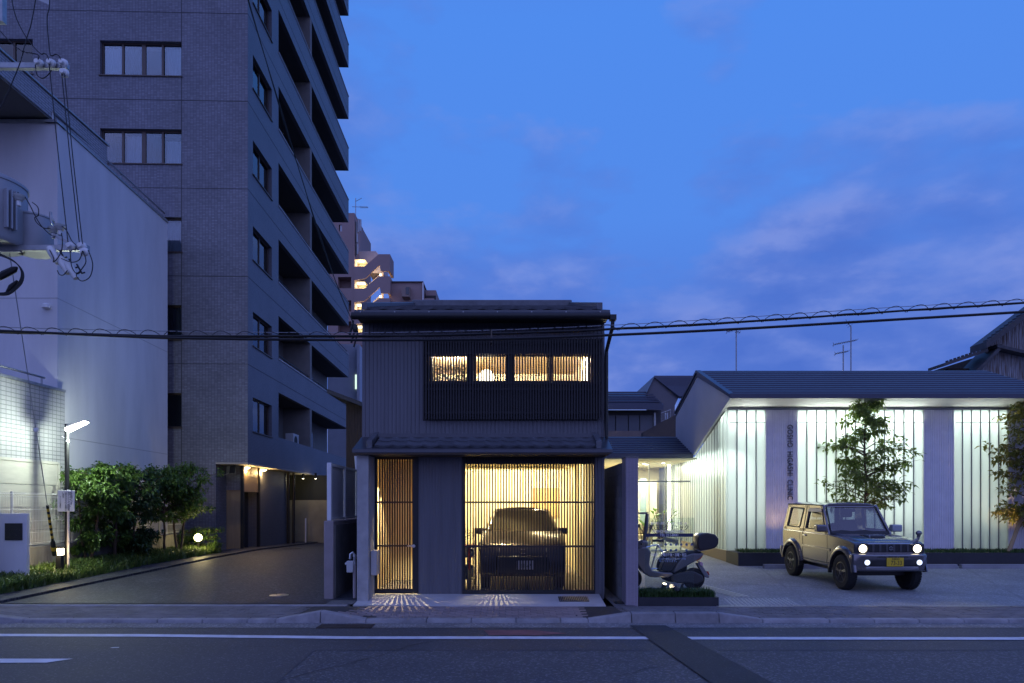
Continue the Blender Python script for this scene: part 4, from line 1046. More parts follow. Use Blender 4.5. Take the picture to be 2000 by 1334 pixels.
MB().box(-3.295, -3.24, 12.28, 16.3, ptop - .05, ptop).build('top_rail', M['white'], pf)
MB().box(-3.295, -3.24, 12.28, 16.3, 1.53, 1.57).build('bottom_rail', M['white'], pf)
# gas meter and pipe in the gap
gm = thing('gas_meter', 'small gas meter with silver pipes in the gap beside the pillar', 'gas meter', PP(693, 1165, 12.2))
MB().tube([PP(692.5, 1168, 12.2), PP(692.5, 1098, 12.2)], .03, 8).build('riser', mat('pipe_pinkish', (.40, .34, .33), .5), gm, smooth=True)
MB().tube([PP(692.5, 1098, 12.2), PP(692.5, 1084, 12.2), PP(689, 1079, 12.2), PP(685, 1082, 12.2), PP(684, 1092, 12.2)], .026, 8).lathe([(.036, 0), (.036, .05)], 10, PP(692.5, 1088, 12.2)).lathe([(.036, 0), (.036, .05)], 10, PP(692.5, 1102, 12.2)).build('fitting', M['steel'], gm, smooth=True)
q = PP(684, 1118, 12.2); MB().box(q[0] - .055, q[0] + .07, 12.14, 12.26, q[2], q[2] + .21).box(q[0] - .09, q[0] - .05, 12.16, 12.24, q[2] + .13, q[2] + .18).build('meter_body', acm, gm, bevel=.015)
lant = thing('side_lamp', 'pale tapered lantern hung beside the top of the concrete pillar', 'lamp', PP(694.5, 918, 11.95))
MB().lathe([(.022, 0), (.030, .10), (.038, .22), (.038, .235)], 10, PP(696.5, 917, 11.95)).build('shade', M['white'], lant, smooth=True)
# ================================================================== clinic with backlit channel glass
CY, CX = 18.8, 5.90
clin = thing('clinic', 'low clinic with glowing vertical glass panels and dark folded metal roof', 'building', (9, CY, .2))
cz0, cz1 = PZ(1076, CY), PZ(801, CY)                          # glass foot and head
# translucent channel glass
def frosted():
    m = bpy.data.materials.new('channel_glass'); m.use_nodes = True; t = m.node_tree; n = t.nodes; l = t.links; n.clear()
    tl = n.new('ShaderNodeBsdfTranslucent'); tl.inputs[0].default_value = (.86, .93, .88, 1)
    df = n.new('ShaderNodeBsdfDiffuse'); df.inputs[0].default_value = (.55, .60, .58, 1)
    gl = n.new('ShaderNodeBsdfGlossy'); gl.inputs['Roughness'].default_value = .18; gl.inputs[0].default_value = (.9, .95, .95, 1)
    tc_ = n.new('ShaderNodeTexCoord'); mp = n.new('ShaderNodeMapping'); mp.inputs['Scale'].default_value = (90, 90, .6); l.new(tc_.outputs['Object'], mp.inputs[0])
    nz = n.new('ShaderNodeTexNoise'); nz.inputs['Scale'].default_value = 1; nz.inputs['Detail'].default_value = 2; l.new(mp.outputs[0], nz.inputs[0])
    bp = n.new('ShaderNodeBump'); bp.inputs['Strength'].default_value = .35; bp.inputs['Distance'].default_value = .01; l.new(nz.outputs[0], bp.inputs['Height'])
    for s in (gl, df): l.new(bp.outputs[0], s.inputs['Normal'])
    m1 = n.new('ShaderNodeMixShader'); m1.inputs[0].default_value = .30; l.new(tl.outputs[0], m1.inputs[1]); l.new(df.outputs[0], m1.inputs[2])
    fr = n.new('ShaderNodeFresnel'); fr.inputs[0].default_value = 1.45
    m2 = n.new('ShaderNodeMixShader'); l.new(fr.outputs[0], m2.inputs[0]); l.new(m1.outputs[0], m2.inputs[1]); l.new(gl.outputs[0], m2.inputs[2])
    o = n.new('ShaderNodeOutputMaterial'); l.new(m2.outputs[0], o.inputs[0]); return m
chan = frosted()
alu = mat('aluminium_dark', (.16, .17, .18), .4, .7)
pin = mat('pale_ribbed_siding', (.72, .69, .72), .5, .0, var=.06)
clin_roof = mat('clinic_roof_metal', (.060, .066, .095), .38, .45, var=.1, vs_=1)
gablew = mat('gable_pale', (.60, .59, .62), .6, var=.05, vs_=1)
def seg_panels(p0, p1, z0, ztop, par=clin, mod=.268):
    """a run of U-shaped glass channels from p0 to p1; ztop(t) gives the head height"""
    p0, p1 = Vector(p0), Vector(p1); d = p1 - p0; n = max(1, round(d.length / mod)); e = d.normalized(); nn = Vector((e.y, -e.x))
    for i in range(n):
        a = p0 + d * (i / n) + e * .012; b = p0 + d * ((i + 1) / n) - e * .012; za, zb = ztop(i / n), ztop((i + 1) / n)
        mb = MB(); c = [a - nn * .045, a + nn * .0, b + nn * .0, b - nn * .045]
        mb.add([(q.x, q.y, z0) for q in c] + [(c[0].x, c[0].y, za), (c[1].x, c[1].y, za), (c[2].x, c[2].y, zb), (c[3].x, c[3].y, zb)], [(0, 1, 5, 4), (1, 2, 6, 5), (2, 3, 7, 6)])
        mb.build('glass_channel', chan, par)
        m = p0 + d * ((i + 1) / n)
        if i < n - 1: MB().add([(q.x, q.y, z) for z in (z0, zb) for q in (m - e * .013 - nn * .05, m + e * .013 - nn * .05, m + e * .013 + nn * .008, m - e * .013 + nn * .008)], [(0, 1, 2, 3), (4, 5, 6, 7), (0, 1, 5, 4), (1, 2, 6, 5), (2, 3, 7, 6), (3, 0, 4, 7)]).build('mullion', alu, par)
W = lambda px: PX(px, CY)
flat = lambda t: cz1
for a, b in ((1421, 1495), (1557, 1803), (1862, 1968)):
    seg_panels((W(a), CY), (W(b), CY), cz0, flat)
for a, b in ((1495, 1557), (1803, 1862), (1968, 2090)):
    g = MB(); x = W(a); per = .062; prf = [(x, 0)]
    while x + per <= W(b) + 1e-6: prf += [(x + per * .6, 0), (x + per * .72, .014), (x + per * .9, .014), (x + per, 0)]; x += per
    prf.append((W(b), 0)); n = len(prf)
    g.add([(u, CY - .03 + d, cz0 - .05) for u, d in prf] + [(u, CY - .03 + d, cz1 + .02) for u, d in prf], [(i, i + 1, n + i + 1, n + i) for i in range(n - 1)])
    g.build('siding_panel', pin, clin)
MB().box(W(1421), W(2090), CY - .07, CY + .06, cz1, cz1 + .05).build('head_rail', alu, clin)
MB().box(W(1421), W(2090), CY - .03, CY + .06, .1, cz0 - .002).build('plinth', mat('plinth', (.10, .085, .065), .7), clin)
# left return of the glass, its head cut by the falling gable
sideH = lambda Y: interp([(18.8, 4.40), (22.0, 3.36), (40, 3.36)], Y)
seg_panels((CX, 27.4), (CX, CY + .02), cz0 + .03, lambda t: sideH(lerp(27.4, CY, t)), mod=.27)
MB().prism_x([(CY + .0, .15), (24, .15), (24, cz0 + .028), (CY, cz0 - .0)], CX + .0, CX + .08).build('plinth', mat('plinth_tan', (.25, .19, .12), .7), clin)
# light cavity behind the glass
cav = mat('cavity_white', (.82, .86, .82), .8)
MB().box(CX + .62, 15.4, CY + .62, CY + .70, .1, cz1 + .05).box(CX + .62, CX + .70, CY + .70, 24, .1, cz1 - .9).build('cavity_wall', cav, clin)
MB().box(CX + .02, 15.4, CY + .06, CY + .62, cz0 - .10, cz0 - .05).build('cavity_floor', cav, clin)
MB().box(CX + .10, 15.4, CY + .10, CY + .70, cz1 + .06, cz1 + .10).build('cavity_head', cav, clin)
FL = (.88, 1.0, .93)
for a, b, e in ((1424, 1493, 60), (1559, 1800, 260), (1864, 1966, 62)):
    xm = (W(a) + W(b)) / 2; ln_ = W(b) - W(a)
    tb = MB().tube([(W(a), CY + .34, cz1 - .02), (W(b), CY + .34, cz1 - .02)], .018, 8).build('light_tube', emis('tube_white', FL, 6), clin, smooth=True)
    o = lamp('cavity_light', 'AREA', (xm, CY + .40, cz1 - .04), e * .30, FL, clin, ln_, (0, 0, 0), sy=.12); aim(o, (0, -.5, -1))
    o = lamp('cavity_light', 'AREA', (xm, CY + .52, (cz0 + cz1) / 2), e * .17, (.90, 1, .92), clin, ln_, (0, 0, 0), sy=2.6); aim(o, (0, -1, -.0))
    MB().box(W(a), W(b), CY - .092, CY - .058, cz1 - .358, cz1 - .346).build('fill_rail', alu, clin)  # invented thin rail, only there to carry the added soffit lamp
    o = lamp('soffit_fill', 'AREA', (xm, CY - .075, cz1 - .34), e * .085, FL, clin, ln_, (0, 0, 0), sy=.03); aim(o, (0, -.55, .85))  # added upward fill, stands in for the glass glow on the soffit
o = lamp('cavity_light', 'AREA', (CX + .36, 21.2, 3.3), 40, FL, clin, 4.4, (0, 0, R(90)), sy=.2)
o.rotation_euler = Vector((-.4, 0, -1)).to_track_quat('-Z', 'Y').to_euler()
o = lamp('cavity_light', 'AREA', (CX + .5, 21.2, 2.0), 36, (.92, 1, .93), clin, 2.4, (0, 0, 0), sy=4.6); aim(o, (-1, 0, 0))
# folded roof
def q3(Y, Z): return (Y, Z)
EA, RA, LA, LB, TA = (18.0, 4.66), (21.3, 5.94), (24.1, 5.02), (24.1, 4.2), (21.8, 3.39)
XA, XB = 5.83, 14.9
MB().prism_x([EA, RA, LA, LB, TA], XA - .05, XA + .02).build('gable_end', gablew, clin)
MB().poly([(XA + .02, EA[0] + .02, EA[1] - .03), (XB, EA[0] + .02, EA[1] - .03), (XB, CY + .1, cz1 + .055), (XA + .02, CY + .1, cz1 + .055)]).build('soffit', mat('soffit_white', (.62, .60, .58), .7), clin)
roof = MB(); roof.prism_x([EA, RA, LA, (24.1, 4.9), (21.3, 5.8), (EA[0] + .02, EA[1] - .03)], XA - .07, XB).build('roof', clin_roof, clin)
ro = bpy.data.objects['roof.001'] if 'roof.001' in bpy.data.objects else None
MB().box(XA - .08, XB, EA[0] - .02, EA[0] + .015, EA[1] - .05, EA[1] + .075).build('eave_fascia', clin_roof, clin)
pit = (RA[1] - EA[1]) / (RA[0] - EA[0])
for k in range(12):
    y = lerp(EA[0] + .15, RA[0] - .05, k / 11); z = EA[1] + (y - EA[0]) * pit
    MB().hull8([(XA - .06, y, z), (XB, y, z), (XB, y + .26, z + .26 * pit), (XA - .06, y + .26, z + .26 * pit), (XA - .06, y, z + .035), (XB, y, z + .035), (XB, y + .26, z + .26 * pit + .006), (XA - .06, y + .26, z + .26 * pit + .006)]).build('roof_course', clin_roof, clin)
vg = MB()
for (a, b) in ((EA, RA), (RA, LA)):
    vg.hull8([(XA - .10, a[0], a[1] - .02), (XA + .05, a[0], a[1] - .02), (XA + .05, b[0], b[1] - .02), (XA - .10, b[0], b[1] - .02), (XA - .10, a[0], a[1] + .06), (XA + .05, a[0], a[1] + .06), (XA + .05, b[0], b[1] + .06), (XA - .10, b[0], b[1] + .06)])
vg.build('verge_trim', clin_roof, clin)
MB().box(XB - .02, XB + .1, 18.1, 24, .1, 5.2).box(XA + .9, XB, 23.9, 24.0, .1, 4.9).build('rear_wall', gablew, clin)
# entrance canopy: ribbed lean-to roof between house and gable
cx0 = 2.15
cp = MB().prism_x([TA, (TA[0], TA[1] - .05), (24.1, 4.12), (24.1, 4.2)], cx0, XA - .055).build('canopy_roof', clin_roof, clin)
for k in range(9):
    t_ = k / 9; y = lerp(TA[0] + .12, 24.05, t_); z = lerp(TA[1], 4.2, (y - TA[0]) / 2.3); s = .352
    MB().hull8([(cx0, y, z), (XA - .06, y, z), (XA - .06, y + .23, z + .23 * s), (cx0, y + .23, z + .23 * s), (cx0, y, z + .045), (XA - .06, y, z + .045), (XA - .06, y + .23, z + .23 * s + .006), (cx0, y + .23, z + .23 * s + .006)]).build('roof_course', clin_roof, clin)
MB().box(cx0, XA - .05, TA[0] - .05, TA[0] + .0, TA[1] - .10, TA[1] + .03).build('canopy_fascia', clin_roof, clin)
cream = mat('cream_wall', (.72, .66, .48), .7, var=.03)
MB().box(cx0, CX - .0, TA[0] + .02, 28.0, 3.26, 3.30).build('entrance_ceiling', cream, clin)
MB().box(cx0 - .06, cx0, TA[0], 28, .1, 3.3).build('entrance_side', cream, clin)
MB().box(cx0, CX + 2.6, 27.4, 27.5, .1, 3.3).build('entrance_rear', cream, clin)
MB().box(4.0, 4.06, 24.3, 27.4, .1, 2.85).build('reception_screen', cream, clin)
MB().box(4.25, 5.6, 26.4, 26.5, .1, 2.75).build('inner_wall', cream, clin)
MB().box(PX(1250, 26), PX(1262, 26), 25.95, 26.05, .4, 2.8).build('door_post', mat('teal_glass', (.20, .27, .27), .3), clin)
MB().box(cx0, CX, 21.9, 28, .2, .262).build('entrance_floor', mat('entrance_floor', (.35, .33, .28), .4, var=.1), clin)
ls = MB().box(PX(1304, 25), PX(1309.5, 25), 24.95, 25.0, PZ(1035, 25), PZ(896, 25)).build('light_strip', emis('strip_glow', (1, .93, .72), 9), clin)
epane = glass('entrance_glass', (.93, .97, .95), 0, .06)
for a, b in ((1246, 1268), (1268, 1300), (1300, 1330)):
    o = MB().box(PX(a, 22.6) + .01, PX(b, 22.6) - .01, 22.6, 22.61, .262, 3.2).build('glass_door', epane, clin)
    MB().box(PX(b, 22.6) - .012, PX(b, 22.6) + .008, 22.58, 22.63, .262, 3.2).build('door_stile', M['galv'], o)
MB().box(cx0, CX, 22.58, 22.63, 2.55, 2.60).build('transom', M['galv'], clin)
for (px, py) in ((1258, 908), (1268, 913), (1292, 905)):
    p = (PX(px, 24.2), 23.4 + (py - 900) * .1, 3.255)
    MB().lathe([(.06, -.002), (.06, .004)], 14, p).build('downlight', emis('dl_glow', (1, .95, .8), 14), clin)
lamp('entrance_light', 'AREA', (4.0, 24.4, 3.22), 330, (1, .92, .70), clin, 2.2, (0, 0, 0), sy=2.5)
lamp('entrance_light', 'AREA', (4.9, 25.3, 3.2), 120, (1, .92, .70), clin, 1.0, (0, 0, 0), sy=1.0)
# letters down the siding
ch = mat('letter_metal', (.10, .09, .09), .4, .4)
zl0, zl1 = PZ(830, CY), PZ(976, CY)
lt = text('lettering', 'GOSHO  HIGASHI  CLINIC', .27, (W(1541), CY - .06, (zl0 + zl1) / 2), ch, clin, rot=(R(90), R(90), 0), ext=.012)
lt.scale = (1, 1, 1)
bb = [v.co.x for v in lt.data.vertices]; ww = max(bb) - min(bb); k = (zl0 - zl1) / ww
lt.scale = (k, (W(1547) - W(1536)) / .20, 1)
# planter along the front
pln = thing('planter', 'long dark planter box with clipped grass along the clinic front', 'planter', (9, 18.2, .2))
PYf = 17.75
pm2 = mat('planter_dark', (.030, .030, .036), .55, .2, var=.15)
MB().prism_z([(PX(1418, 18.75), 18.74), (PX(1442, PYf), PYf), (15.2, PYf), (15.2, 18.74)], .12, PZ(1080, PYf)).build('box', pm2, pln)
gb = MB(); rg = random.Random(9)
def pick_pl(r):
    while True:
        X, Y = r.uniform(6.0, 15), r.uniform(PYf + .04, 18.72)
        if X > lerp(PX(1448, PYf), PX(1436, 18.7), (Y - PYf) / .95): return X, Y, PZ(1080, PYf) - .01
blades(gb, rg, 9000, pick_pl, .05, .11, .012, .8)
tag(gb.build('grass', GRASS2, pln), kind='stuff')
# wheel stops
wsm = mat('wheel_stop', (.24, .24, .25), .8, var=.15, bump=.3)
for a, b, lb in ((1491, 1660, 'long grey wheel stop behind the rear tyres of the parked vehicle'), (1740, 1868, 'long grey wheel stop beside the vehicle under the planter'), (1876, 2040, 'long grey wheel stop in the empty bay below the second tree')):
    Y = 17.2; z = lotZ(Y)
    mb = MB().prism_x([(Y - .07, z - .02), (Y - .05, z + .105), (Y + .05, z + .105), (Y + .07, z - .02)], PX(a, Y), PX(b, Y))
    one('wheel_stop', mb, wsm, lb, 'wheel stop', 'wheel stops in the parking bays', bevel=.01)
# trees in the planter
tree('planter_tree', 'slim layered young tree standing behind the parked vehicle', 'tree', (PX(1690, 18.25), 18.25, PZ(1080, PYf) - .05), PZ(766, 18.25) - PZ(1080, PYf),
     [(.30, .95, 10), (.36, 1.05, 10), (.43, 1.0, 10), (.50, 1.12, 10), (.57, .95, 9), (.64, 1.10, 9), (.72, .75, 8), (.80, .62, 7), (.88, .45, 6), (.96, .35, 5)], LEAF1, nper=48, ln=.15, wd=.08, trunk_r=.04, seed=3, rise=.28, twig=.7, spread=.10)
tree('planter_tree', 'young tree with yellow-green leaves and prop in the planter end', 'tree', (PX(2012, 18.2), 18.2, PZ(1080, PYf) - .05), PZ(760, 18.2) - PZ(1080, PYf),
     [(.20, .85, 9), (.27, .95, 10), (.36, 1.05, 10), (.45, 1.0, 10), (.54, 1.0, 9), (.64, .95, 9), (.74, .75, 8), (.84, .6, 7), (.95, .35, 5)], LEAF4, nper=48, ln=.15, wd=.08, trunk_r=.04, seed=8, rise=.25, twig=.7, spread=.10)
one('tree_prop', MB().tube([(PX(1970, 17.95), 17.95, PZ(1078, 17.95)), (PX(1999, 18.2), 18.2, PZ(1000, 18.1))], .05, 10), mat('prop_wood', (.35, .24, .13), .8, var=.2, vs_=5), 'slanting wooden prop leaning against planter tree', 'prop', smooth=True)
def uplight(p, e, d, lb, spot=80, c=(1, .66, .34)):
    t = thing('spotlight', lb, 'lamp', p)
    dv = Vector(d).normalized(); pv = Vector(p) + Vector((0, 0, .10))
    MB().tube([p, tuple(pv)], .015, 6).build('stake', M['black'], t)
    MB().tube([tuple(pv - dv * .06), tuple(pv + dv * .05)], .045, 10).build('housing', M['black'], t)
    MB().tube([tuple(pv + dv * .051), tuple(pv + dv * .054)], .038, 10).build('lens', emis('spot_glow', (1, .82, .55), 12), t)
    o = lamp('light', 'SPOT', tuple(pv + dv * .07), e, c, t, .03, spot=spot, blend=.7); aim(o, d)
pz_ = PZ(1080, PYf)
uplight((PX(1972, 18.0), 18.0, pz_), 300, (.25, .30, 1.0), 'small black spotlight at the foot of the wooden prop', 95)
uplight((PX(1530, 18.12), 18.12, pz_), 26, (.0, .12, 1.0), 'small spotlight hidden behind vehicle lighting the lettered siding', 110)
uplight((PX(1690, 17.95), 17.95, pz_), 20, (.0, .25, 1.0), 'small spotlight under the young tree behind the vehicle', 95)
# ================================================================== tile-ended block wall right of the house
blk = thing('block_wall', 'concrete block wall with a mosaic tiled end pier beside the house', 'wall', (2.1, 11.6, .1))
wx0, wx1, wy0 = PX(1222, 11.5), PX(1246, 11.5), 11.48
mos = brick('mosaic', (.23, .18, .21), (.27, .21, .24), (.36, .34, .38), .055, .0135, .16, .5, 0, .3, .15)
wt = PZ(894, 11.5)
MB().box(wx0, wx1, wy0, wy0 + .42, .06, wt).build('pier', mos, blk)
MB().box(wx0 - .01, wx1 + .01, wy0 - .01, wy0 + .43, wt, wt + .02).build('pier_cap', M['concrete2'], blk)
bm = mat('concrete_block', (.20, .195, .195), .9, var=.15, vs_=4, bump=.5, bs=70, rnd=.10)
bme = MB().box(0, .19, .004, .394, .003, .197).mesh('block', bm)
for r in range(12):
    y = wy0 + .425 - (.2 if r % 2 else 0); 
    while y < 17.5:
        if y > wy0 + .3: link('block', bme, blk, (wx0, y if y >= wy0 + .424 else wy0 + .424, .14 + r * .2))
        y += .4
MB().box(wx0 + .01, wx0 + .18, wy0 + .43, 17.6, .06, wt - .06).build('mortar', M['concrete2'], blk)
# ================================================================== sign glass, planter box
sp = thing('sign_planter', 'low dark planter box with grass at the parking lot edge', 'planter', (2.8, 11.6, .1))
sx0, sx1 = PX(1247, 11.52), PX(1402, 11.52)
MB().box(sx0, sx1, 11.47, 11.95, .06, .245).build('box', pm2, sp)
gb = MB(); blades(gb, random.Random(12), 5200, lambda r: (r.uniform(sx0 + .02, sx1 - .06), r.uniform(11.5, 11.92), .23), .07, .17, .012, .9)
tag(gb.build('grass', GRASS2, sp), kind='stuff')
SY = 11.74
gs = thing('glass_sign', 'clear glass clinic sign printed with blue and white writing', 'sign', (PX(1306, SY), SY, .24))
bd = MB().box(PX(1259.5, SY), PX(1355.5, SY), SY, SY + .010, .2, PZ(1011, SY)).build('glass_sheet', glass('sign_glass', (.90, .94, .93), 0, .07), gs)
navy = mat('navy_print', (.012, .022, .075), .5); wht = mat('white_print', (.85, .85, .85), .5); blu = mat('blue_print', (.055, .11, .24), .5); lbl = mat('pale_blue_print', (.28, .40, .58), .5)
cxs = PX(1306, SY)
def st(body, size, py, m, px=1306, **k): return text('lettering', body, size * SY / F, (PX(px, SY), SY - .006, PZ(py, SY)), m, bd, ext=.0006, **k)
st('整形外科・内科・リウマチ・リハビリ科', 6.4, 1022.5, wht, sx=.62)
st('御所東クリニック', 11.5, 1031, navy, sx=.86)
st('GOSHO HIGASHI CLINIC', 6.6, 1038, wht, sx=.86)
MB().box(PX(1261.5, SY), PX(1354, SY), SY - .004, SY - .001, PZ(1048.5, SY), PZ(1042, SY)).build('blue_band', navy, bd)
text('lettering', 'TEL 211-8441', 7.2 * SY / F, (PX(1307, SY), SY - .0065, PZ(1045.3, SY)), wht, bd, ext=.0006, sx=.9)
for i, c in enumerate('月火水木金土'): st(c, 4.8, 1053.5, blu, px=1300 + i * 10.2)
st('9:00~12:00', 4.6, 1064, lbl, px=1283); st('17:30~19:30', 4.6, 1074.5, lbl, px=1283)
for i in range(6):
    for j, pyy in enumerate((1063.5, 1074.5)):
        if j == 1 and i in (3, 5): continue
        MB().lathe([(.0001, 0), (.0205, 0), (.0205, .002)], 14, (PX(1300 + i * 10.2, SY), SY - .004, PZ(pyy, SY)), 'y').build('dot', blu, bd)
st('休診日　土曜日午後・日曜・祝日', 6.6, 1084, wht, sx=.70)
st('リハビリ科は月～金曜日の午後14:00～19:00', 5.2, 1091.5, lbl, sx=.66); st('もしております。', 5.2, 1096, lbl, sx=.9)
p = (PX(1299, 11.85), 11.85, .24)
uplight((PX(1297, 13.25), 13.25, lotZ(13.25)), 10, (.2, -.3, 1.0), 'glowing small spotlight on the ground below the scooter', 100)
uplight((PX(1321, 11.6), 11.6, .26), .5, (-.5, .6, .6), 'small black spotlight in the sign planter grass', 60)
# entrance pot plants
def potplant(px, Y, lb, n, ln, wd, hgt, seed, up):
    rng = random.Random(seed); b = Vector((PX(px, Y), Y, .27)); t = thing('potted_plant', lb, 'plant', tuple(b))
    MB().lathe([(.12, 0), (.16, .30), (.14, .30), (.13, .26)], 14, tuple(b)).build('pot', mat('pot_white', (.6, .58, .55), .4), t, smooth=True)
    g = MB(); s = MB()
    for i in range(n):
        a = rng.uniform(0, 6.28); h_ = hgt * rng.uniform(.4, 1)
        c = b + Vector((math.cos(a) * .18 * up, math.sin(a) * .18 * up, .3 + h_)); s.tube([b + Vector((0, 0, .28)), c], .012, 5)
        leaf(g, c, Vector((math.cos(a), math.sin(a), .9 if up > 1 else .2)), Vector((0, 0, 1)), ln * rng.uniform(.7, 1.1), wd, .15)
    s.build('stem', M['bark'], t); g.build('leaves', LEAF2, t)
potplant(1263, 23.4, 'potted plant with long upright blades inside the clinic entrance', 12, .55, .09, .75, 2, 1.2)
potplant(1290, 23.8, 'potted rubber plant with broad oval leaves inside the clinic entrance', 12, .30, .16, 1.05, 5, 2.2)
potplant(1334, 24.0, 'slim dark potted plant next to the glowing glass wall', 14, .16, .07, .95, 6, .4)
# low sofa-like bench inside
one('waiting_bench', MB().box(3.5, 5.2, 25.2, 25.8, .27, .70).box(3.5, 5.2, 25.7, 25.85, .70, 1.1), mat('bench_tan', (.28, .22, .12), .6, var=.1), 'tan waiting bench inside the clinic entrance', 'bench', bevel=.03)

# ================================================================== buildings behind
BY = 85.0
def bp(px, py, d=0): return (PX(px, BY), BY + d, PZ(py, BY))
pk = thing('pink_apartments', 'distant pink apartment block with lit outdoor stairs and rooftop antenna', 'building', (PX(740, BY), BY, 0))
pink = mat('pink_render', (.34, .235, .215), .8, var=.06, vs_=.2)
pale = mat('pale_render', (.52, .46, .46), .8, var=.05)
def bbox(px0, px1, py0, py1, d0, d1, name, m, par=pk, **k): return MB().box(PX(px0, BY), PX(px1, BY), BY + d0, BY + d1, PZ(py1, BY), PZ(py0, BY)).build(name, m, par, **k)
rects = []
for j, py in enumerate((541, 586.5, 627.5)): rects += [(PX(660, BY), PX(686, BY), PZ(py + 22, BY), PZ(py, BY))]
rects += [(PX(662, BY), PX(668, BY), PZ(452, BY), PZ(439, BY))]
g = MB(); wall_open(g, PX(640, BY), PX(692, BY), 0, PZ(416, BY), rects, lambda u, z, d: (u, BY + d, z), 1.4); g.build('tower_wall', pink, pk)
MB().box(PX(640, BY), PX(692, BY), BY + 1.4, BY + 10, 0, PZ(416, BY)).build('tower_core', pink, pk)
bbox(688, 692.5, 416, 660, -.02, 5, 'tower_edge', pink)
lit = emis('stair_lit', (1, .86, .52), 1.6); litw = mat('stair_wall', (.60, .52, .38), .8)
for j, py in enumerate((505, 548, 591, 634)):
    bbox(692, 712, py, py + 16, 2.2, 2.4, 'stair_recess', litw)
    bbox(692, 712, py - .5, py, .3, 2.2, 'landing_ceiling', litw)
    if j: MB().box(PX(695, BY), PX(710, BY), BY + .5, BY + 1.2, PZ(py + 2.4, BY), PZ(py + 1.2, BY)).build('landing_light', emis('landing_glow', (1, .95, .7), 3), pk)
    lamp('landing_light', 'POINT', (PX(702, BY), BY + 1.0, PZ(py + 6, BY)), 110, (1, .85, .5), pk, .3)
    # sloping stair parapet
    MB().prism_y([(PX(692, BY), PZ(py + 16, BY)), (PX(712, BY), PZ(py + 16, BY)), (PX(740, BY), PZ(py - 8, BY)), (PX(762, BY), PZ(py - 8, BY)), (PX(762, BY), PZ(py + 25 - 0, BY)), (PX(744, BY), PZ(py + 25, BY)), (PX(742, BY), PZ(py + 13, BY)), (PX(713, BY), PZ(py + 40, BY)), (PX(692, BY), PZ(py + 43, BY))], BY - .1, BY + .15).build('stair_parapet', pink, pk)
    MB().box(PX(757, BY), PX(762, BY), BY + .15, BY + 2.6, PZ(py + 25, BY), PZ(py - 8, BY)).build('stair_parapet', pink, pk)
    MB().prism_y([(PX(713, BY), PZ(py + 38, BY)), (PX(742, BY), PZ(py + 12, BY)), (PX(742, BY), PZ(py + 40, BY))], BY + 2.3, BY + 2.5).build('stair_inner', pale, pk)
    lamp('stair_light', 'POINT', (PX(741, BY), BY + .9, PZ(py + 27, BY)), 90, (1, .72, .36), pk, .2)
    bbox(739.5, 742.5, py + 26, py + 29, .7, .9, 'stair_bulb', emis('stair_glow', (1, .8, .45), 8))
MB().prism_y([(PX(692, BY), PZ(500, BY)), (PX(692, BY), PZ(476, BY)), (PX(726, BY), PZ(476, BY)), (PX(741, BY), PZ(494, BY)), (PX(741, BY), PZ(520, BY)), (PX(712, BY), PZ(520, BY)), (PX(712, BY), PZ(500, BY))], BY + 2.5, BY + 6).build('machine_room', pale, pk)
bbox(757, 823, 546, 1100, 1.0, 10, 'side_block', pink); bbox(756, 825, 545, 547, .8, 10, 'coping', mat('coping_dark', (.10, .08, .08), .7), pk)
bbox(825, 846, 551, 1100, 3.2, 10, 'side_block', pink); bbox(823, 846, 578, 1100, 1.0, 3.2, 'balcony', pink); bbox(825, 846, 562, 578, 3.15, 3.2, 'balcony_recess', mat('recess_dark', (.06, .05, .05), .9))
ow = bbox(785, 800, 559, 580, -.2, 1.0, 'oriel_window', mat('oriel_tan', (.30, .215, .18), .8)); bbox(793, 799.5, 562, 576, -.24, -.2, 'pane', dglass, ow)
bbox(664, 668.5, 439, 452, .1, .2, 'pane', curt); bbox(823.5, 825.5, 548, 1100, .7, 1.0, 'drain_pipe', M['white'])
bbox(692, 757, 690, 1100, 2.5, 8, 'lower_block', pink)
ant = MB()
z0 = PZ(416, BY)
ant.tube([(PX(691, BY), BY + 1, z0), (PX(691, BY), BY + 1, PZ(380, BY))], .05, 5).tube([(PX(684, BY), BY + 1, PZ(397, BY)), (PX(716, BY), BY + 1, PZ(398, BY))], .035, 5).tube([(PX(690, BY), BY + 1, PZ(387, BY)), (PX(703, BY), BY + 1, PZ(380, BY))], .035, 5)
for k in range(8): ant.tube([(PX(700 + 2 * k, BY), BY + .7, PZ(398, BY)), (PX(700 + 2 * k, BY), BY + 1.3, PZ(398, BY))], .02, 4)
ant.tube([(PX(694, BY), BY + .5, PZ(430, BY)), (PX(694, BY), BY + .5, PZ(498, BY))], .10, 6)
for a, b, c in ((699, 426, 452), (700, 433, 446), (696, 455, 472), (697, 475, 495), (703, 427, 450)): ant.tube([(PX(a, BY), BY + .3, PZ(b, BY)), (PX(a, BY), BY + .3, PZ(c, BY))], .14, 6)
ant.build('antenna_mast', M['galv'], pk)
# pale blue block between tower and house
B2 = 44.0
lb = thing('pale_block', 'pale blue-grey rendered building glimpsed between tower and town house', 'building', (PX(690, B2), B2, 0))
MB().box(PX(640, B2), PX(701, B2), B2, B2 + 8, 0, PZ(672, B2)).build('wall', mat('pale_blue', (.42, .44, .50), .8, var=.05), lb)
MB().box(PX(701, B2), PX(706.5, B2), B2 - .6, B2 + 8, 0, PZ(678, B2)).build('corner_pier', MATS['pale_blue'], lb)
MB().box(PX(694, B2), PX(698, B2), B2 - .06, B2 - .01, PZ(760, B2), PZ(732, B2)).build('lit_window', emis('far_window', (.75, 1, .85), 1.2), lb)
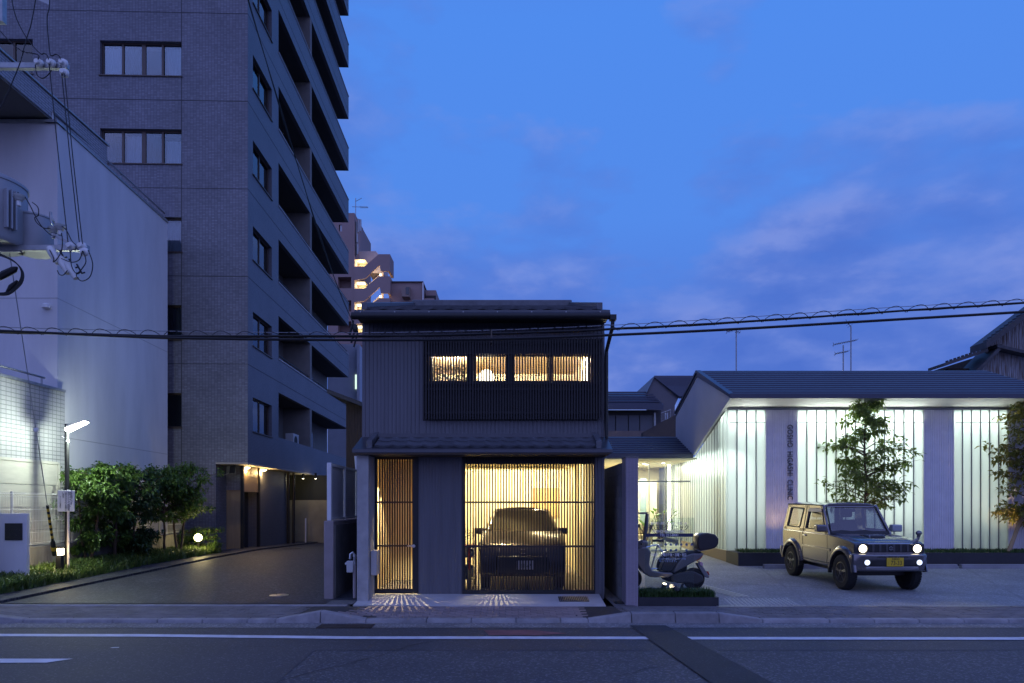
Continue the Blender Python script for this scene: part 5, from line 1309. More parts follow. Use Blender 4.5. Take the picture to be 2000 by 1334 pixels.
# dark timber house in the gap
B3 = 24.0
dh = thing('timber_house', 'dark timber-clad old house tucked behind the charcoal town house', 'house', (PX(692, B3), B3, 0))
g = MB(); x = PX(676, B3)
while x < PX(712, B3): g.box(x, x + .095, B3, B3 + .05, 0, PZ(786, B3)); x += .10
g.build('board_wall', M['wood'], dh); MB().box(PX(676, B3), -2.2, B3 + .05, B3 + 5, 0, PZ(786, B3)).build('core', M['wood'], dh)
MB().hull8([(PX(646, B3), B3 - .5, PZ(772, B3)), (PX(712, B3), B3 - .5, PZ(797, B3)), (PX(712, B3), B3 + 5, PZ(797, B3)), (PX(646, B3), B3 + 5, PZ(772, B3)), (PX(646, B3), B3 - .5, PZ(764, B3)), (PX(712, B3), B3 - .5, PZ(789, B3)), (PX(712, B3), B3 + 5, PZ(789, B3)), (PX(646, B3), B3 + 5, PZ(764, B3))]).build('roof', mat('old_roof', (.05, .05, .055), .7), dh)
# annex behind the clinic canopy
B4 = 29.0
an = thing('clinic_annex', 'dark two-part annex with metal roofs rising behind the entrance canopy', 'building', (PX(1260, B4), B4, 0))
nav = mat('annex_wall', (.10, .105, .13), .6, var=.08); nav2 = mat('annex_wall_dark', (.045, .042, .05), .7)
def A(px, py, Y): return (PX(px, Y), Y, PZ(py, Y))
MB().hull8([A(1150, 800, 29), A(1296, 800, 29), A(1296, 800, 29)[:1] + (32, PZ(768, 32)), (PX(1150, 29), 32, PZ(768, 32)), A(1150, 790, 29), A(1296, 790, 29), A(1296, 790, 29)[:1] + (32, PZ(766, 32)), (PX(1150, 29), 32, PZ(766, 32))]).build('lower_roof', clin_roof, an)
for k in range(6):
    t_ = k / 6; y = lerp(29, 31.6, t_); z = lerp(PZ(790, 29), PZ(766, 32), t_)
    MB().box(PX(1150, 29), PX(1293, 29), y, y + .06, z, z + .06).build('roof_course', clin_roof, an)
MB().box(PX(1150, 29.5), PX(1292, 29.5), 29.6, 32, 0, PZ(801, 29.6)).build('wall', nav2, an)
for k in range(4):
    a, b = ((1185, 1202), (1203, 1227), (1228, 1249), (1250, 1277))[k]; MB().box(PX(a, 29.5) + .01, PX(b, 29.5) - .01, 29.52, 29.6, PZ(842, 29.5), PZ(811, 29.5)).build('wall_panel', nav, an)
MB().box(PX(1277.5, 29.4), PX(1281, 29.4), 29.4, 29.5, PZ(842, 29.4), PZ(806, 29.4)).build('downpipe', M['galv'], an)
MB().box(PX(1150, 28), PX(1262, 28), 27.9, 28.3, 3.3, PZ(842, 28)).build('parapet', mat('annex_brown', (.16, .12, .11), .8, var=.1), an)
MB().prism_y([(PX(1256, 25.5), 4.0), (PX(1256, 25.5), PZ(844, 25.5)), (PX(1323, 25.5), PZ(808, 25.5)), (PX(1323, 25.5), 4.0)], 25.5, 25.9).build('link_wall', mat('annex_umber', (.07, .055, .055), .8, var=.1), an)
GX = PX(1278, 31)
MB().prism_y([(PX(1264, 31), 2), (PX(1264, 31), PZ(769, 31)), (PX(1278, 31), PZ(735, 31)), (PX(1325, 31), PZ(777, 31)), (PX(1318, 31), PZ(792, 31)), (PX(1318, 31), 2)], 31.0, 31.2).build('gable_wall', mat('annex_gable', (.13, .12, .135), .6, var=.05), an)
MB().hull8([(PX(1278, 31), 30.9, PZ(738, 31)), (PX(1325, 31), 30.9, PZ(779, 31)), (PX(1325, 31) + 5, 30.9, PZ(779, 31)), (PX(1278, 31) + 6, 30.9, PZ(738, 31)), (PX(1278, 31), 30.95, PZ(734, 31)), (PX(1325, 31), 30.85, PZ(775, 31)), (PX(1325, 31) + 5, 30.85, PZ(775, 31)), (PX(1278, 31) + 6, 30.95, PZ(734, 31))]).build('gable_roof', clin_roof, an)
MB().hull8([(PX(1262, 31), 30.9, PZ(771, 31)), (PX(1278, 31), 30.9, PZ(737, 31)), (PX(1278, 31), 36, PZ(737, 31)), (PX(1262, 31), 36, PZ(771, 31)), (PX(1262, 31), 30.9, PZ(768, 31)), (PX(1278, 31), 30.9, PZ(734, 31)), (PX(1278, 31), 36, PZ(734, 31)), (PX(1262, 31), 36, PZ(768, 31))]).build('gable_roof', clin_roof, an)
wn = MB().prism_y([(PX(1291, 30.9), PZ(824, 30.9)), (PX(1291, 30.9), PZ(806, 30.9)), (PX(1310, 30.9), PZ(799, 30.9)), (PX(1310, 30.9), PZ(815, 30.9))], 30.9, 30.98).build('window', M['galv'], an)
MB().prism_y([(PX(1292, 30.9), PZ(822, 30.9)), (PX(1292, 30.9), PZ(807, 30.9)), (PX(1309, 30.9), PZ(801, 30.9)), (PX(1309, 30.9), PZ(815, 30.9))], 30.88, 30.899).build('pane', dglass, wn)
for a in (1299, 1303): MB().box(PX(a, 30.8), PX(a + 2.2, 30.8), 30.86, 30.879, PZ(819, 30.8), PZ(806, 30.8)).build('curtain', curt, wn)
# weathered wooden house on the right
B5 = 31.0
oh = thing('old_wooden_house', 'old house with weathered peeling board gable and tiled roof', 'house', (PX(1970, B5), B5, 0))
weath = mat('weathered_boards', (.30, .30, .32), .9, c2=(.11, .075, .055), vs_=2.2, stretch=(9, 9, .55), fac=(.42, .60))
def B(px, py): return (PX(px, B5), PZ(py, B5))
g = MB(); x = 1880
while x < 2080:
    a, b = x, x + 8.0
    top = lambda q: 700 - (q - 1915) * .18 if q < 1943 else 680 + (q - 1943) * .32
    def hi(q): return max(672, 760 - (q - 1880) * 1.35) if q < 1945 else 676 + (q - 1945) * .30
    g.prism_y([(B(a, 0)[0], 0), (B(b - .6, 0)[0], 0), B(b - .6, hi(b)), B(a, hi(a))], B5, B5 + .06); x += 8
g.build('board_wall', weath, oh)
g = MB(); x = 1930
while x < 2080:
    def hi2(q): return 672 - (q - 1935) * .82
    g.prism_y([B(x, 720), B(x + 7.4, 720), B(x + 7.4, hi2(x + 7)), B(x, hi2(x))], B5 + .1, B5 + .16); x += 8
g.build('upper_board_wall', weath, oh)
otile = mat('old_tile', (.045, .045, .052), .55, var=.3, vs_=4)
def strip_roof(a, b, t0, d0, d1, name):
    (xa, za), (xb, zb) = B(*a), B(*b); MB().hull8([(xa, B5 + d0, za - t0), (xb, B5 + d0, zb - t0), (xb, B5 + d1, zb - t0), (xa, B5 + d1, za - t0), (xa, B5 + d0, za), (xb, B5 + d0, zb), (xb, B5 + d1, zb), (xa, B5 + d1, za)]).build(name, otile, oh)
strip_roof((1909, 673), (2070, 552), .30, -.6, .5, 'upper_roof')
strip_roof((1836, 712), (1921, 683), .14, -.3, .9, 'lower_roof')
strip_roof((1893, 728), (1943, 676), .22, -.45, 1, 'verge_board')
strip_roof((1933, 677), (2060, 706), .14, -.5, .4, 'pent_board')
g = MB()
for k in range(10):
    x, z = B(1845 + k * 7.6, 709.5 - k * 2.6); g.box(x, x + .05, B5 - .2, B5 - .05, z, z + .09)
for k in range(12):
    x, z = B(1911 + k * 8, 671 - k * 6.0); g.box(x, x + .14, B5 - .55, B5 - .3, z, z + .05)
g.build('tile_ends', otile, oh)
MB().box(B(1863, 0)[0], B(1925, 0)[0], B5 + .4, B5 + 5, 0, B(0, 716)[1]).build('wing_wall', M['wood'], oh)
MB().box(B(1930, 0)[0], B(2080, 0)[0], B5 + .3, B5 + 8, 0, B(0, 690)[1]).build('core', M['wood'], oh)
# rooftop aerials behind the clinic ridge
def aerial(name, lb, px, base, top, Y, arms, dish=None):
    t = thing(name, lb, 'antenna', (PX(px, Y), Y, PZ(base, Y)))
    MB().tube([(PX(px, Y), Y, PZ(base, Y)), (PX(px, Y), Y, PZ(top, Y))], .022, 6).build('mast', M['galv'], t)
    for (x0, y0, x1, y1, n) in arms:
        b = MB().tube([PP(x0, y0, Y), PP(x1, y1, Y)], .014, 5)
        for k in range(n):
            q = Vector(PP(x0, y0, Y)).lerp(Vector(PP(x1, y1, Y)), (k + .5) / n); b.tube([q + Vector((-.06, -.30, -.02)), q + Vector((.06, .30, .02))], .007, 4)
        b.tube([PP(x0 - 1, y0 - 4, Y), PP(x0 + 1, y0, Y), PP(x0 - 1, y0 + 4, Y)], .01, 4)
        b.build('aerial_arm', M['galv'], t)
    if dish:
        d = MB().lathe([(.0001, .10), (.12, .07), (.20, .02), (.24, -.04)], 16, (0, 0, 0), 'y'); o = d.build('dish', mat('dish_white', (.5, .5, .52), .5), t, smooth=True)
        o.location = Vector(PP(*dish, Y)) - org_of(t); o.rotation_euler = (R(-30), 0, R(40))
aerial('roof_antenna', 'thin roof aerial mast with a small white satellite dish', 1438, 735, 641, 24, [(1419, 648, 1437, 644, 6), (1437, 646, 1446, 650, 3)], (1443, 708))
aerial('roof_antenna', 'taller roof aerial mast with a long horizontal yagi', 1662, 740, 637, 24.5, [(1653, 628, 1662, 638, 3), (1628, 673, 1674, 664, 10)])
aerial('roof_antenna', 'shorter roof aerial mast with two stubby yagis', 1647, 740, 674, 25, [(1631, 691, 1657, 686, 7)])
# ================================================================== vehicles (local frame: x forward, y left, z up)
chrome = mat('chrome', (.75, .75, .76), .12, 1.0)
carglass = mat('car_glass', (.006, .010, .020), .03, 0, spec=.45)
def arc(cx, cz, r, a0, a1, n=12): return [(cx + r * math.cos(R(lerp(a0, a1, i / n))), cz + r * math.sin(R(lerp(a0, a1, i / n)))) for i in range(n + 1)]
def wheel(par, x, y, r, w, side, spokes=5, rim_m=None):
    """tyre, rim and spokes; side = outward sign in y"""
    o = MB(); pr = [(r * .60, -w / 2 + .01), (r * .62, -w / 2), (r * .88, -w / 2), (r * .965, -w * .40), (r, -w * .28), (r, w * .28), (r * .965, w * .40), (r * .88, w / 2), (r * .62, w / 2), (r * .60, w / 2 - .01)]
    o.lathe(pr, 32, (x, y, r), 'y')
    for k in range(40):   # tread blocks
        a = 2 * math.pi * k / 40; c, s = math.cos(a), math.sin(a); e = .010
        for yy in (-.27, .27):
            q = []
            for rr in (r - .003, r + .006):
                for da, dy in ((-.055, -.10), (.055, -.10), (.055, .10), (-.055, .10)):
                    q.append((x + rr * math.cos(a + da), y + w * (yy + dy), r + rr * math.sin(a + da)))
            o.hull8(q)
    t = o.build('tyre', M['rubber'], par, smooth=True, ang=30)
    rm = rim_m or mat('rim_grey', (.10, .10, .105), .35, .8)
    g = MB(); f = y + side * w * .42
    g.lathe([(r * .60, -w * .42 * side), (r * .60, .008 * side), (r * .55, .012 * side), (r * .53, -.02 * side), (r * .53, -w * .3 * side)], 28, (x, f, r), 'y')
    for k in range(spokes):
        a = 2 * math.pi * k / spokes + .3
        for d in (-.10, .10):
            p = Vector((x + .05 * math.cos(a), f - side * .004, r + .05 * math.sin(a))); q = Vector((x + r * .55 * math.cos(a + d), f, r + r * .55 * math.sin(a + d)))
            g.tube([p, q], [.018, .013], 6)
    g.lathe([(.058, -.03 * side), (.058, .006 * side), (.045, .014 * side), (.0001, .014 * side)], 14, (x, f, r), 'y')
    g.build('rim', rm, t, smooth=True)
    MB().lathe([(r * .52, -w * .32 * side), (.0001, -w * .32 * side)], 20, (x, f, r), 'y').build('brake_disc', M['galv'], t)
    return t
paint = mat('pearl_grey_paint', (.175, .163, .165), .24, .8, coat=1.0)
car = thing('compact_suv', 'small boxy silver-grey three-door off-road vehicle with headlights on', 'car', (7.19, 14.675, lotZ(14.675)), local=True)
car.rotation_euler = (0, R(1.15), R(-88.2))
WR, WHEEL = .343, 1.125
prof = [(-1.60, .44), (-1.64, .60), (-1.66, .80), (-1.655, 1.06), (.46, 1.06), (.60, 1.055), (1.0, 1.035), (1.40, .985), (1.53, .955), (1.575, .90), (1.585, .60), (1.58, .52)]
prof += arc(WHEEL, WR, .425, 12, 168) + [(.66, .40), (-.66, .40)] + arc(-WHEEL, WR, .425, 12, 168)
HW = .685
body = MB().prism_y(prof, -HW, HW).build('body', paint, car, bevel=.055, seg=4)
MB().box(-1.5, 1.22, -.50, .50, .30, .62).box(1.22, 1.5, -.42, .42, .40, .62).box(WHEEL - .06, WHEEL + .06, -.60, .60, .28, .40).box(-WHEEL - .06, -WHEEL + .06, -.60, .60, .28, .40).build('chassis', M['blackp'], car)
tglass = glass('car_tint', (.42, .47, .52), 0, .10)
def cyi(z): return .675 - .0825 * (z - 1.05) / .605
def side_pieces(sg):
    g = MB()
    for (a0, a1, z0), (b0, b1, z1) in (((.53, .37, 1.05), (.10, -.02, 1.655)), ((-.49, -.82, 1.05), (-.44, -.69, 1.655)), ((-1.43, -1.655, 1.05), (-1.34, -1.53, 1.655)), ((.53, -1.655, 1.04), (.50, -1.64, 1.13)), ((.17, -1.555, 1.565), (.10, -1.53, 1.655))):
        y0, y1 = cyi(z0), cyi(z1)
        g.hull8([(a0, sg * y0, z0), (a1, sg * y0, z0), (a1, sg * (y0 - .05), z0), (a0, sg * (y0 - .05), z0), (b0, sg * y1, z1), (b1, sg * y1, z1), (b1, sg * (y1 - .05), z1), (b0, sg * (y1 - .05), z1)])
    return g
for sg in (-1, 1): side_pieces(sg).build('cabin_side', paint, car, bevel=.012)
rr_ = MB()
for (y0, y1) in ((-.675, -.56), (.56, .675)): rr_.hull8([(-1.655, y0, 1.05), (-1.655, y1, 1.05), (-1.60, y1, 1.05), (-1.60, y0, 1.05), (-1.53, y0 * .885, 1.655), (-1.53, y1 * .885, 1.655), (-1.48, y1 * .885, 1.655), (-1.48, y0 * .885, 1.655)])
rr_.box(-1.66, -1.60, -.60, .60, 1.05, 1.16).box(-1.56, -1.48, -.56, .56, 1.57, 1.655)
rr_.build('tailgate_frame', paint, car, bevel=.01)
MB().poly([(-1.63, -.58, 1.15), (-1.63, .58, 1.15), (-1.54, .52, 1.58), (-1.54, -.52, 1.58)]).build('rear_window', tglass, car)
MB().hull8([(.15, -.585, 1.60), (.06, -.585, 1.64), (.06, .585, 1.64), (.15, .585, 1.60), (.12, -.585, 1.648), (.02, -.585, 1.66), (.02, .585, 1.66), (.12, .585, 1.648)]).build('screen_header', paint, car, bevel=.01)
cloth = mat('seat_cloth', (.045, .045, .05), .9, var=.2, vs_=12)
for y in (-.33, .33):
    st_ = MB().hull8([(.05, y - .23, .80), (-.42, y - .23, .74), (-.42, y + .23, .74), (.05, y + .23, .80), (.05, y - .22, .92), (-.42, y - .22, .88), (-.42, y + .22, .88), (.05, y + .22, .92)])
    st_.hull8([(-.40, y - .23, .86), (-.52, y - .23, .86), (-.52, y + .23, .86), (-.40, y + .23, .86), (-.58, y - .19, 1.32), (-.68, y - .19, 1.30), (-.68, y + .19, 1.30), (-.58, y + .19, 1.32)])
    st_.box(-.70, -.60, y - .12, y + .12, 1.36, 1.52)
    st_.build('seat', cloth, car, bevel=.04, seg=2)
MB().hull8([(.52, -.64, .95), (.22, -.64, .95), (.22, .64, .95), (.52, .64, .95), (.50, -.63, 1.09), (.26, -.63, 1.14), (.26, .63, 1.14), (.50, .63, 1.09)]).build('dashboard', M['blackp'], car, bevel=.03)
sw_ = MB()
for k in range(20):
    a0, a1 = 2 * math.pi * k / 20, 2 * math.pi * (k + 1) / 20
    f_ = lambda a: (.14 - .10 * math.sin(a) * .5, -.33 + .18 * math.cos(a), 1.10 + .16 * math.sin(a))
    sw_.tube([f_(a0), f_(a1)], .014, 6)
sw_.tube([(.14, -.50, 1.10), (.14, -.16, 1.10)], .012, 6).build('steering_wheel', M['blackp'], car)
MB().box(.06, .10, -.13, .13, 1.50, 1.57).build('rear_view_mirror', M['blackp'], car, bevel=.01)
MB().box(-1.55, -.75, -.60, .60, .80, 1.02).build('load_floor', cloth, car)
MB().prism_x([(-.57, 1.645), (-.40, 1.685), (0, 1.702), (.40, 1.685), (.57, 1.645)], -1.50, .07).build('roof_panel', paint, car, bevel=.015)
for s in (-1, 1):
    MB().tube([(.08, s * .598, 1.645), (-.7, s * .61, 1.652), (-1.52, s * .612, 1.64)], .012, 6).build('drip_rail', M['blackp'], car)
def cy_(z): return .675 - .0825 * (z - 1.05) / .605 + .004
def sidepoly(pts, s, off=.004): return [(x, s * (cy_(z) + off), z) for x, z in pts]
trim = mat('window_rubber', (.012, .012, .013), .5)
for s in (-1, 1):
    dw = [(.40, 1.11), (.12, 1.57), (-.45, 1.57), (-.52, 1.11)]
    qw = [(-.78, 1.11), (-.70, 1.57), (-1.40, 1.57), (-1.47, 1.11)]
    for nm, p in (('door_window', dw), ('quarter_window', qw)): MB().poly(sidepoly(p, s, -.02)).build(nm, tglass, car)
    fr2 = MB()
    for p in ([(.37, 1.13), (.12, 1.555), (-.45, 1.555), (-.50, 1.13), (.37, 1.13)], [(-.79, 1.16), (-.71, 1.56), (-1.36, 1.56), (-1.45, 1.14), (-.90, 1.13), (-.79, 1.16)]): fr2.tube([(x, s_y, z) for (x, z), s_y in [((x, z), s * (cy_(z) + .001)) for x, z in p]], .012, 5)
    fr2.build('window_rubber', trim, car)
    cq = MB().poly(sidepoly([(-.69, 1.11), (-1.0, 1.11), (-.80, 1.30)], s, -.015)); cq.build('window_corner', paint, car)
    if s < 0:
        MB().add(sidepoly([(.16, 1.53), (.10, 1.575), (-.40, 1.575), (-.45, 1.55), (-.47, 1.50), (.13, 1.50)], s, .016), [(0, 1, 2, 3, 4, 5)]).build('rain_visor', mat('visor_smoke', (.35, .38, .38), .2), car)
    # door seams, moulding, handle
    sm = MB()
    for pts_ in ([(-.58, 1.60), (-.60, 1.06)], [(.44, 1.12), (.42, 1.05)]): sm.tube([(x, s * (cy_(z) + .002), z) for x, z in pts_], .005, 4)
    for pts_ in ([(-.60, 1.06), (-.60, .52), (-.55, .46), (.50, .46), (.52, .60), (.50, 1.05)],): sm.tube([(x, s * (HW + .001), z) for x, z in pts_], .005, 4)
    sm.tube([(-.66, s * (HW + .001), .47), (.66, s * (HW + .001), .47)], .005, 4)
    sm.build('door_seam', M['blackp'], car)
    MB().box(-.62, .64, s * HW - .004 if s > 0 else -HW - .014, s * HW + .014 if s > 0 else -HW + .004, .71, .765).build('side_moulding', paint, car, bevel=.006)
    MB().box(-.56, -.44, min(s * (HW + .001), s * (HW + .03)), max(s * (HW + .001), s * (HW + .03)), .955, .99).build('door_handle', chrome, car, bevel=.01)
    MB().box(-.92, -.76, min(s * HW, s * (HW + .003)), max(s * HW, s * (HW + .003)), .86, 1.0).build('fuel_flap' if s < 0 else 'rear_badge', paint, car, bevel=.02)
    # flared arches
    for cx_ in (WHEEL, -WHEEL):
        g = MB(); n = 16; v = []
        for i in range(n + 1):
            a = R(lerp(6, 174, i / n)); c, q = math.cos(a), math.sin(a)
            for rr, yy in ((.424, .66), (.424, .735), (.455, .742), (.505, .715), (.53, .68)): v.append((cx_ + rr * c, s * yy, WR + rr * q))
        g.add(v, [(5 * i + j, 5 * i + j + 1, 5 * i + j + 6, 5 * i + j + 5) for i in range(n) for j in range(4)])
        g.build('wheel_arch', paint, car, smooth=True, ang=60)
    for cx_ in (WHEEL, -WHEEL): wheel(car, cx_, s * .635, WR, .185, s)
    MB().box(-.70, -.66, s * .70 - .035, s * .70 + .035, .28, .50).box(.64, .68, s * .70 - .035, s * .70 + .035, .28, .50).build('mud_flap', M['blackp'], car)
    # door mirrors
    MB().box(.36, .52, min(s * .69, s * .90), max(s * .69, s * .90), 1.10, 1.25).build('door_mirror', paint if s < 0 else mat('mirror_clear', (.35, .37, .40), .15), car, bevel=.03, seg=3)
# windscreen, rear
def fs(u, v, off=.004):   # across, up the screen
    a = Vector((.53, lerp(-.675, .675, u), 1.05)).lerp(Vector((.10, lerp(-.585, .585, u), 1.655)), v); nrm = Vector((.605, 0, .43)).normalized(); return tuple(a + nrm * off)
o = MB().poly([fs(.045, .05, -.004), fs(.955, .05, -.004), fs(.95, .96, -.004), fs(.05, .96, -.004)]).build('windscreen', glass('screen_tint', (.40, .46, .55), 0, .16), car)
MB().tube([fs(.05, .06, .004), fs(.055, .93, .004), fs(.09, .965, .004), fs(.91, .965, .004), fs(.945, .93, .004), fs(.95, .06, .004)], .016, 6).build('screen_rubber', trim, o)
MB().poly([fs(.04, .02, .012), fs(.96, .02, .012), fs(.95, .10, .012), fs(.72, .10, .012), fs(.60, .135, .012), fs(.40, .10, .012), fs(.22, .135, .012), fs(.06, .09, .012)]).build('wipers', M['blackp'], o)
# bonnet with scoop
MB().hull8([(.50, -.56, 1.05), (1.48, -.55, .955), (1.48, .55, .955), (.50, .56, 1.05), (.54, -.53, 1.085), (1.42, -.52, .992), (1.42, .52, .992), (.54, .53, 1.085)]).build('bonnet', paint, car, bevel=.025, seg=3)
sc_ = MB().hull8([(.86, -.20, 1.05), (1.16, -.17, 1.02), (1.16, .17, 1.02), (.86, .20, 1.05), (.86, -.18, 1.08), (1.13, -.155, 1.075), (1.13, .155, 1.075), (.86, .18, 1.08)]).build('bonnet_scoop', paint, car, bevel=.012)
MB().hull8([(1.135, -.14, 1.032), (1.168, -.14, 1.030), (1.168, .14, 1.030), (1.135, .14, 1.032), (1.12, -.13, 1.068), (1.142, -.13, 1.068), (1.142, .13, 1.068), (1.12, .13, 1.068)]).build('scoop_mouth', M['blackp'], sc_)
# grille and lamps
FX = 1.585
gr_ = MB().box(FX - .03, FX + .012, -.42, .42, .775, .925).build('grille', M['blackp'], car, bevel=.012)
MB().box(FX - .02, FX + .020, -.44, .44, .925, .945).build('grille_top', chrome, gr_, bevel=.005)
for i in range(6):
    y = lerp(-.335, .335, i / 5); MB().box(FX, FX + .022, y - .020, y + .020, .785, .922).build('grille_bar', mat('grille_silver', (.10, .10, .105), .35, .6), gr_, bevel=.004)
eb = MB(); e = FX + .026
eb.prism_x([(-.045, .862), (-.004, .900), (.042, .868), (.028, .856), (-.002, .878), (-.022, .862), (.045, .838), (.002, .806), (-.045, .838), (-.03, .848), (.002, .826), (.022, .842)], e, e + .006)
eb.build('emblem', chrome, gr_)
hl_m = emis('headlight_glow', (1, .90, .66), 7)
for s in (-1, 1):
    hb = MB().box(FX - .10, FX + .004, s * .555 - .125, s * .555 + .125, .745, .945).build('headlight', mat('lamp_smoke', (.04, .04, .045), .15, .2, coat=1), car, bevel=.03, seg=3)
    MB().lathe([(.0001, .022), (.045, .018), (.074, .006), (.080, -.01)], 20, (FX + .004, s * .53, .845), 'x').build('lens', hl_m, hb, smooth=True)
    MB().lathe([(.105, -.01), (.105, .012), (.097, .012), (.097, -.01)], 20, (FX + .004, s * .53, .845), 'x').build('bezel', M['blackp'], hb, smooth=True)
    o = lamp('beam', 'SPOT', (0, 0, 0), 22, (1, .88, .66), car, .05, spot=75, blend=.8); o.location = (FX + .06, s * .53, .845); o.rotation_euler = Vector((1, 0, -.12)).to_track_quat('-Z', 'Z').to_euler()
bmp = MB().prism_z([(1.50, -.735), (1.60, -.72), (1.665, -.56), (1.69, -.3), (1.69, .3), (1.665, .56), (1.60, .72), (1.50, .735)], .415, .745).build('front_bumper', paint, car, bevel=.035, seg=3)
MB().prism_z([(1.60, -.60), (1.676, -.54), (1.70, -.3), (1.70, .3), (1.676, .54), (1.60, .60)], .515, .655).build('bumper_intake', M['blackp'], bmp, bevel=.02)
for k in range(3): MB().box(1.66, 1.694, -.30 + k * .21, -.13 + k * .21, .685, .708).build('bumper_slot', M['blackp'], bmp)
MB().prism_z([(1.60, -.58), (1.68, -.50), (1.705, -.3), (1.705, .3), (1.68, .50), (1.60, .58)], .435, .512).build('skid_garnish', mat('garnish_grey', (.22, .22, .235), .35, .7), bmp, bevel=.015)
halo = emis('halo_glow', (.62, .72, 1.0), 2.2)
for s in (-1, 1):
    f = MB().lathe([(.062, -.04), (.062, .004), (.03, .004), (.03, -.01), (.0001, -.006)], 20, (1.690, s * .505, .590), 'x').build('fog_lamp', M['blackp'], bmp, smooth=True)
    MB().lathe([(.050, .0), (.050, .010), (.034, .010), (.034, .0)], 22, (1.697, s * .505, .590), 'x').build('halo_ring', halo, f)
pl_ = MB().box(1.702, 1.712, -.165 + .03, .165 + .03, .515, .680).build('number_plate', mat('plate_yellow', (.62, .42, .015), .5), bmp, bevel=.006)
pk_ = mat('plate_ink', (.01, .01, .012), .6); RT = (R(90), 0, R(90))
def ptxt(s_, size, y, z, sx=1.0):
    o = text('plate_lettering', s_, size, (0, 0, 0), pk_, pl_, rot=RT, ext=.001, sx=sx); o.location = (1.7135, y, z); return o
ptxt('京都583', .044, .035, .653); ptxt('73-33', .118, .050, .578, .80); ptxt('こ', .040, -.105, .572)
# near-side fender mirror
fm = MB().tube([(1.38, .60, .96), (1.40, .66, 1.02), (1.41, .67, 1.10)], [.030, .026, .034], 8)
fm.ball((1.41, .67, 1.13), .058, 10, (.8, 1, .9)); fm.build('fender_mirror', paint, car, smooth=True)
MB().box(-1.72, -1.62, -.72, .72, .42, .66).build('rear_bumper', paint, car, bevel=.03)
# seats, wheel and headrests are hidden by the dark glass; a mirror shows
# ------------------------------------------------------------------ people carrier in the garage
mv = thing('minivan', 'dark brown minivan parked nose-out behind the lattice gate', 'car', (.20, 14.35, GZ), local=True)
mv.rotation_euler = (0, 0, R(-90))
brown = mat('brown_paint', (.05, .040, .030), .3, .5, coat=.4)
vw, vr = 1.10, .31
pf_ = [(-2.0, .40), (-2.05, .8), (-2.0, 1.05), (.85, 1.10), (1.25, .98), (1.52, .86), (1.60, .70), (1.60, .36), (1.55, .24)] + arc(vw, vr, .36, 0, 180) + [(.70, .22), (-1.1, .22)] + arc(-1.45, vr, .36, 0, 180)
vb = MB().prism_y(pf_, -.81, .81).build('body', brown, mv, bevel=.09, seg=4)
MB().hull8([(-2.0, -.77, 1.03), (.98, -.77, 1.03), (.98, .77, 1.03), (-2.0, .77, 1.03), (-1.85, -.60, 1.52), (.08, -.57, 1.52), (.08, .57, 1.52), (-1.85, .60, 1.52)]).build('cabin', brown, mv, bevel=.08, seg=4)
MB().prism_x([(-.52, 1.50), (-.3, 1.545), (0, 1.555), (.3, 1.545), (.52, 1.50)], -1.8, .0).build('roof_panel', brown, mv, bevel=.02)
def vs2(u, v, off=.01):
    a = Vector((.98, lerp(-.77, .77, u), 1.03)).lerp(Vector((.08, lerp(-.57, .57, u), 1.52)), v); return tuple(a + Vector((.49, 0, .9)).normalized() * off)
MB().poly([vs2(.05, .10), vs2(.95, .10), vs2(.94, .86), vs2(.88, .93), vs2(.12, .93), vs2(.06, .86)]).build('windscreen', mat('screen_glass', (.05, .042, .028), .05, spec=.8, coat=.5), mv)
MB().poly([vs2(.03, .02, .014), vs2(.97, .02, .014), vs2(.96, .08, .014), vs2(.04, .08, .014)]).build('wiper_cowl', M['blackp'], mv)
for s in (-1, 1):
    for x in (vw, -1.45): wheel(mv, x, s * .71, vr, .19, s, 7, M['galv'])
    h_ = MB().hull8([(1.40, s * .60, .72), (1.615, s * .42, .70), (1.45, s * .83, .72), (1.36, s * .80, .74), (1.38, s * .60, .90), (1.56, s * .42, .80), (1.36, s * .83, .90), (1.30, s * .80, .92)]).build('headlight', mat('lamp_clear', (.35, .35, .36), .1, .6, coat=1), mv, bevel=.02)
    MB().box(.66, .80, min(s * .70, s * .92), max(s * .70, s * .92), 1.02, 1.15).build('door_mirror', brown, mv, bevel=.04, seg=3)
    MB().lathe([(.05, -.02), (.05, .01), (.0001, .012)], 14, (1.56, s * .66, .42), 'x').build('fog_lamp', M['galv'], mv)
MB().box(1.55, 1.625, -.50, .50, .30, .66).build('grille', M['blackp'], mv, bevel=.04)
em = MB()
for k in range(24):
    a0, a1 = 2 * math.pi * k / 24, 2 * math.pi * (k + 1) / 24
    em.tube([(1.632, .06 * math.cos(a0), .735 + .042 * math.sin(a0)), (1.632, .06 * math.cos(a1), .735 + .042 * math.sin(a1))], .007, 5)
    em.tube([(1.632, .022 * math.cos(a0), .735 + .04 * math.sin(a0)), (1.632, .022 * math.cos(a1), .735 + .04 * math.sin(a1))], .006, 5)
em.build('emblem', chrome, mv)
vp = MB().box(1.628, 1.638, -.165 + .05, .165 + .05, .40, .565).build('number_plate', mat('plate_white', (.62, .62, .64), .5), mv, bevel=.006)
o = text('plate_lettering', '11-69', .118, (0, 0, 0), mat('plate_green', (.02, .05, .03), .6), vp, rot=RT, ext=.001, sx=.8); o.location = (1.6395, .065, .465)
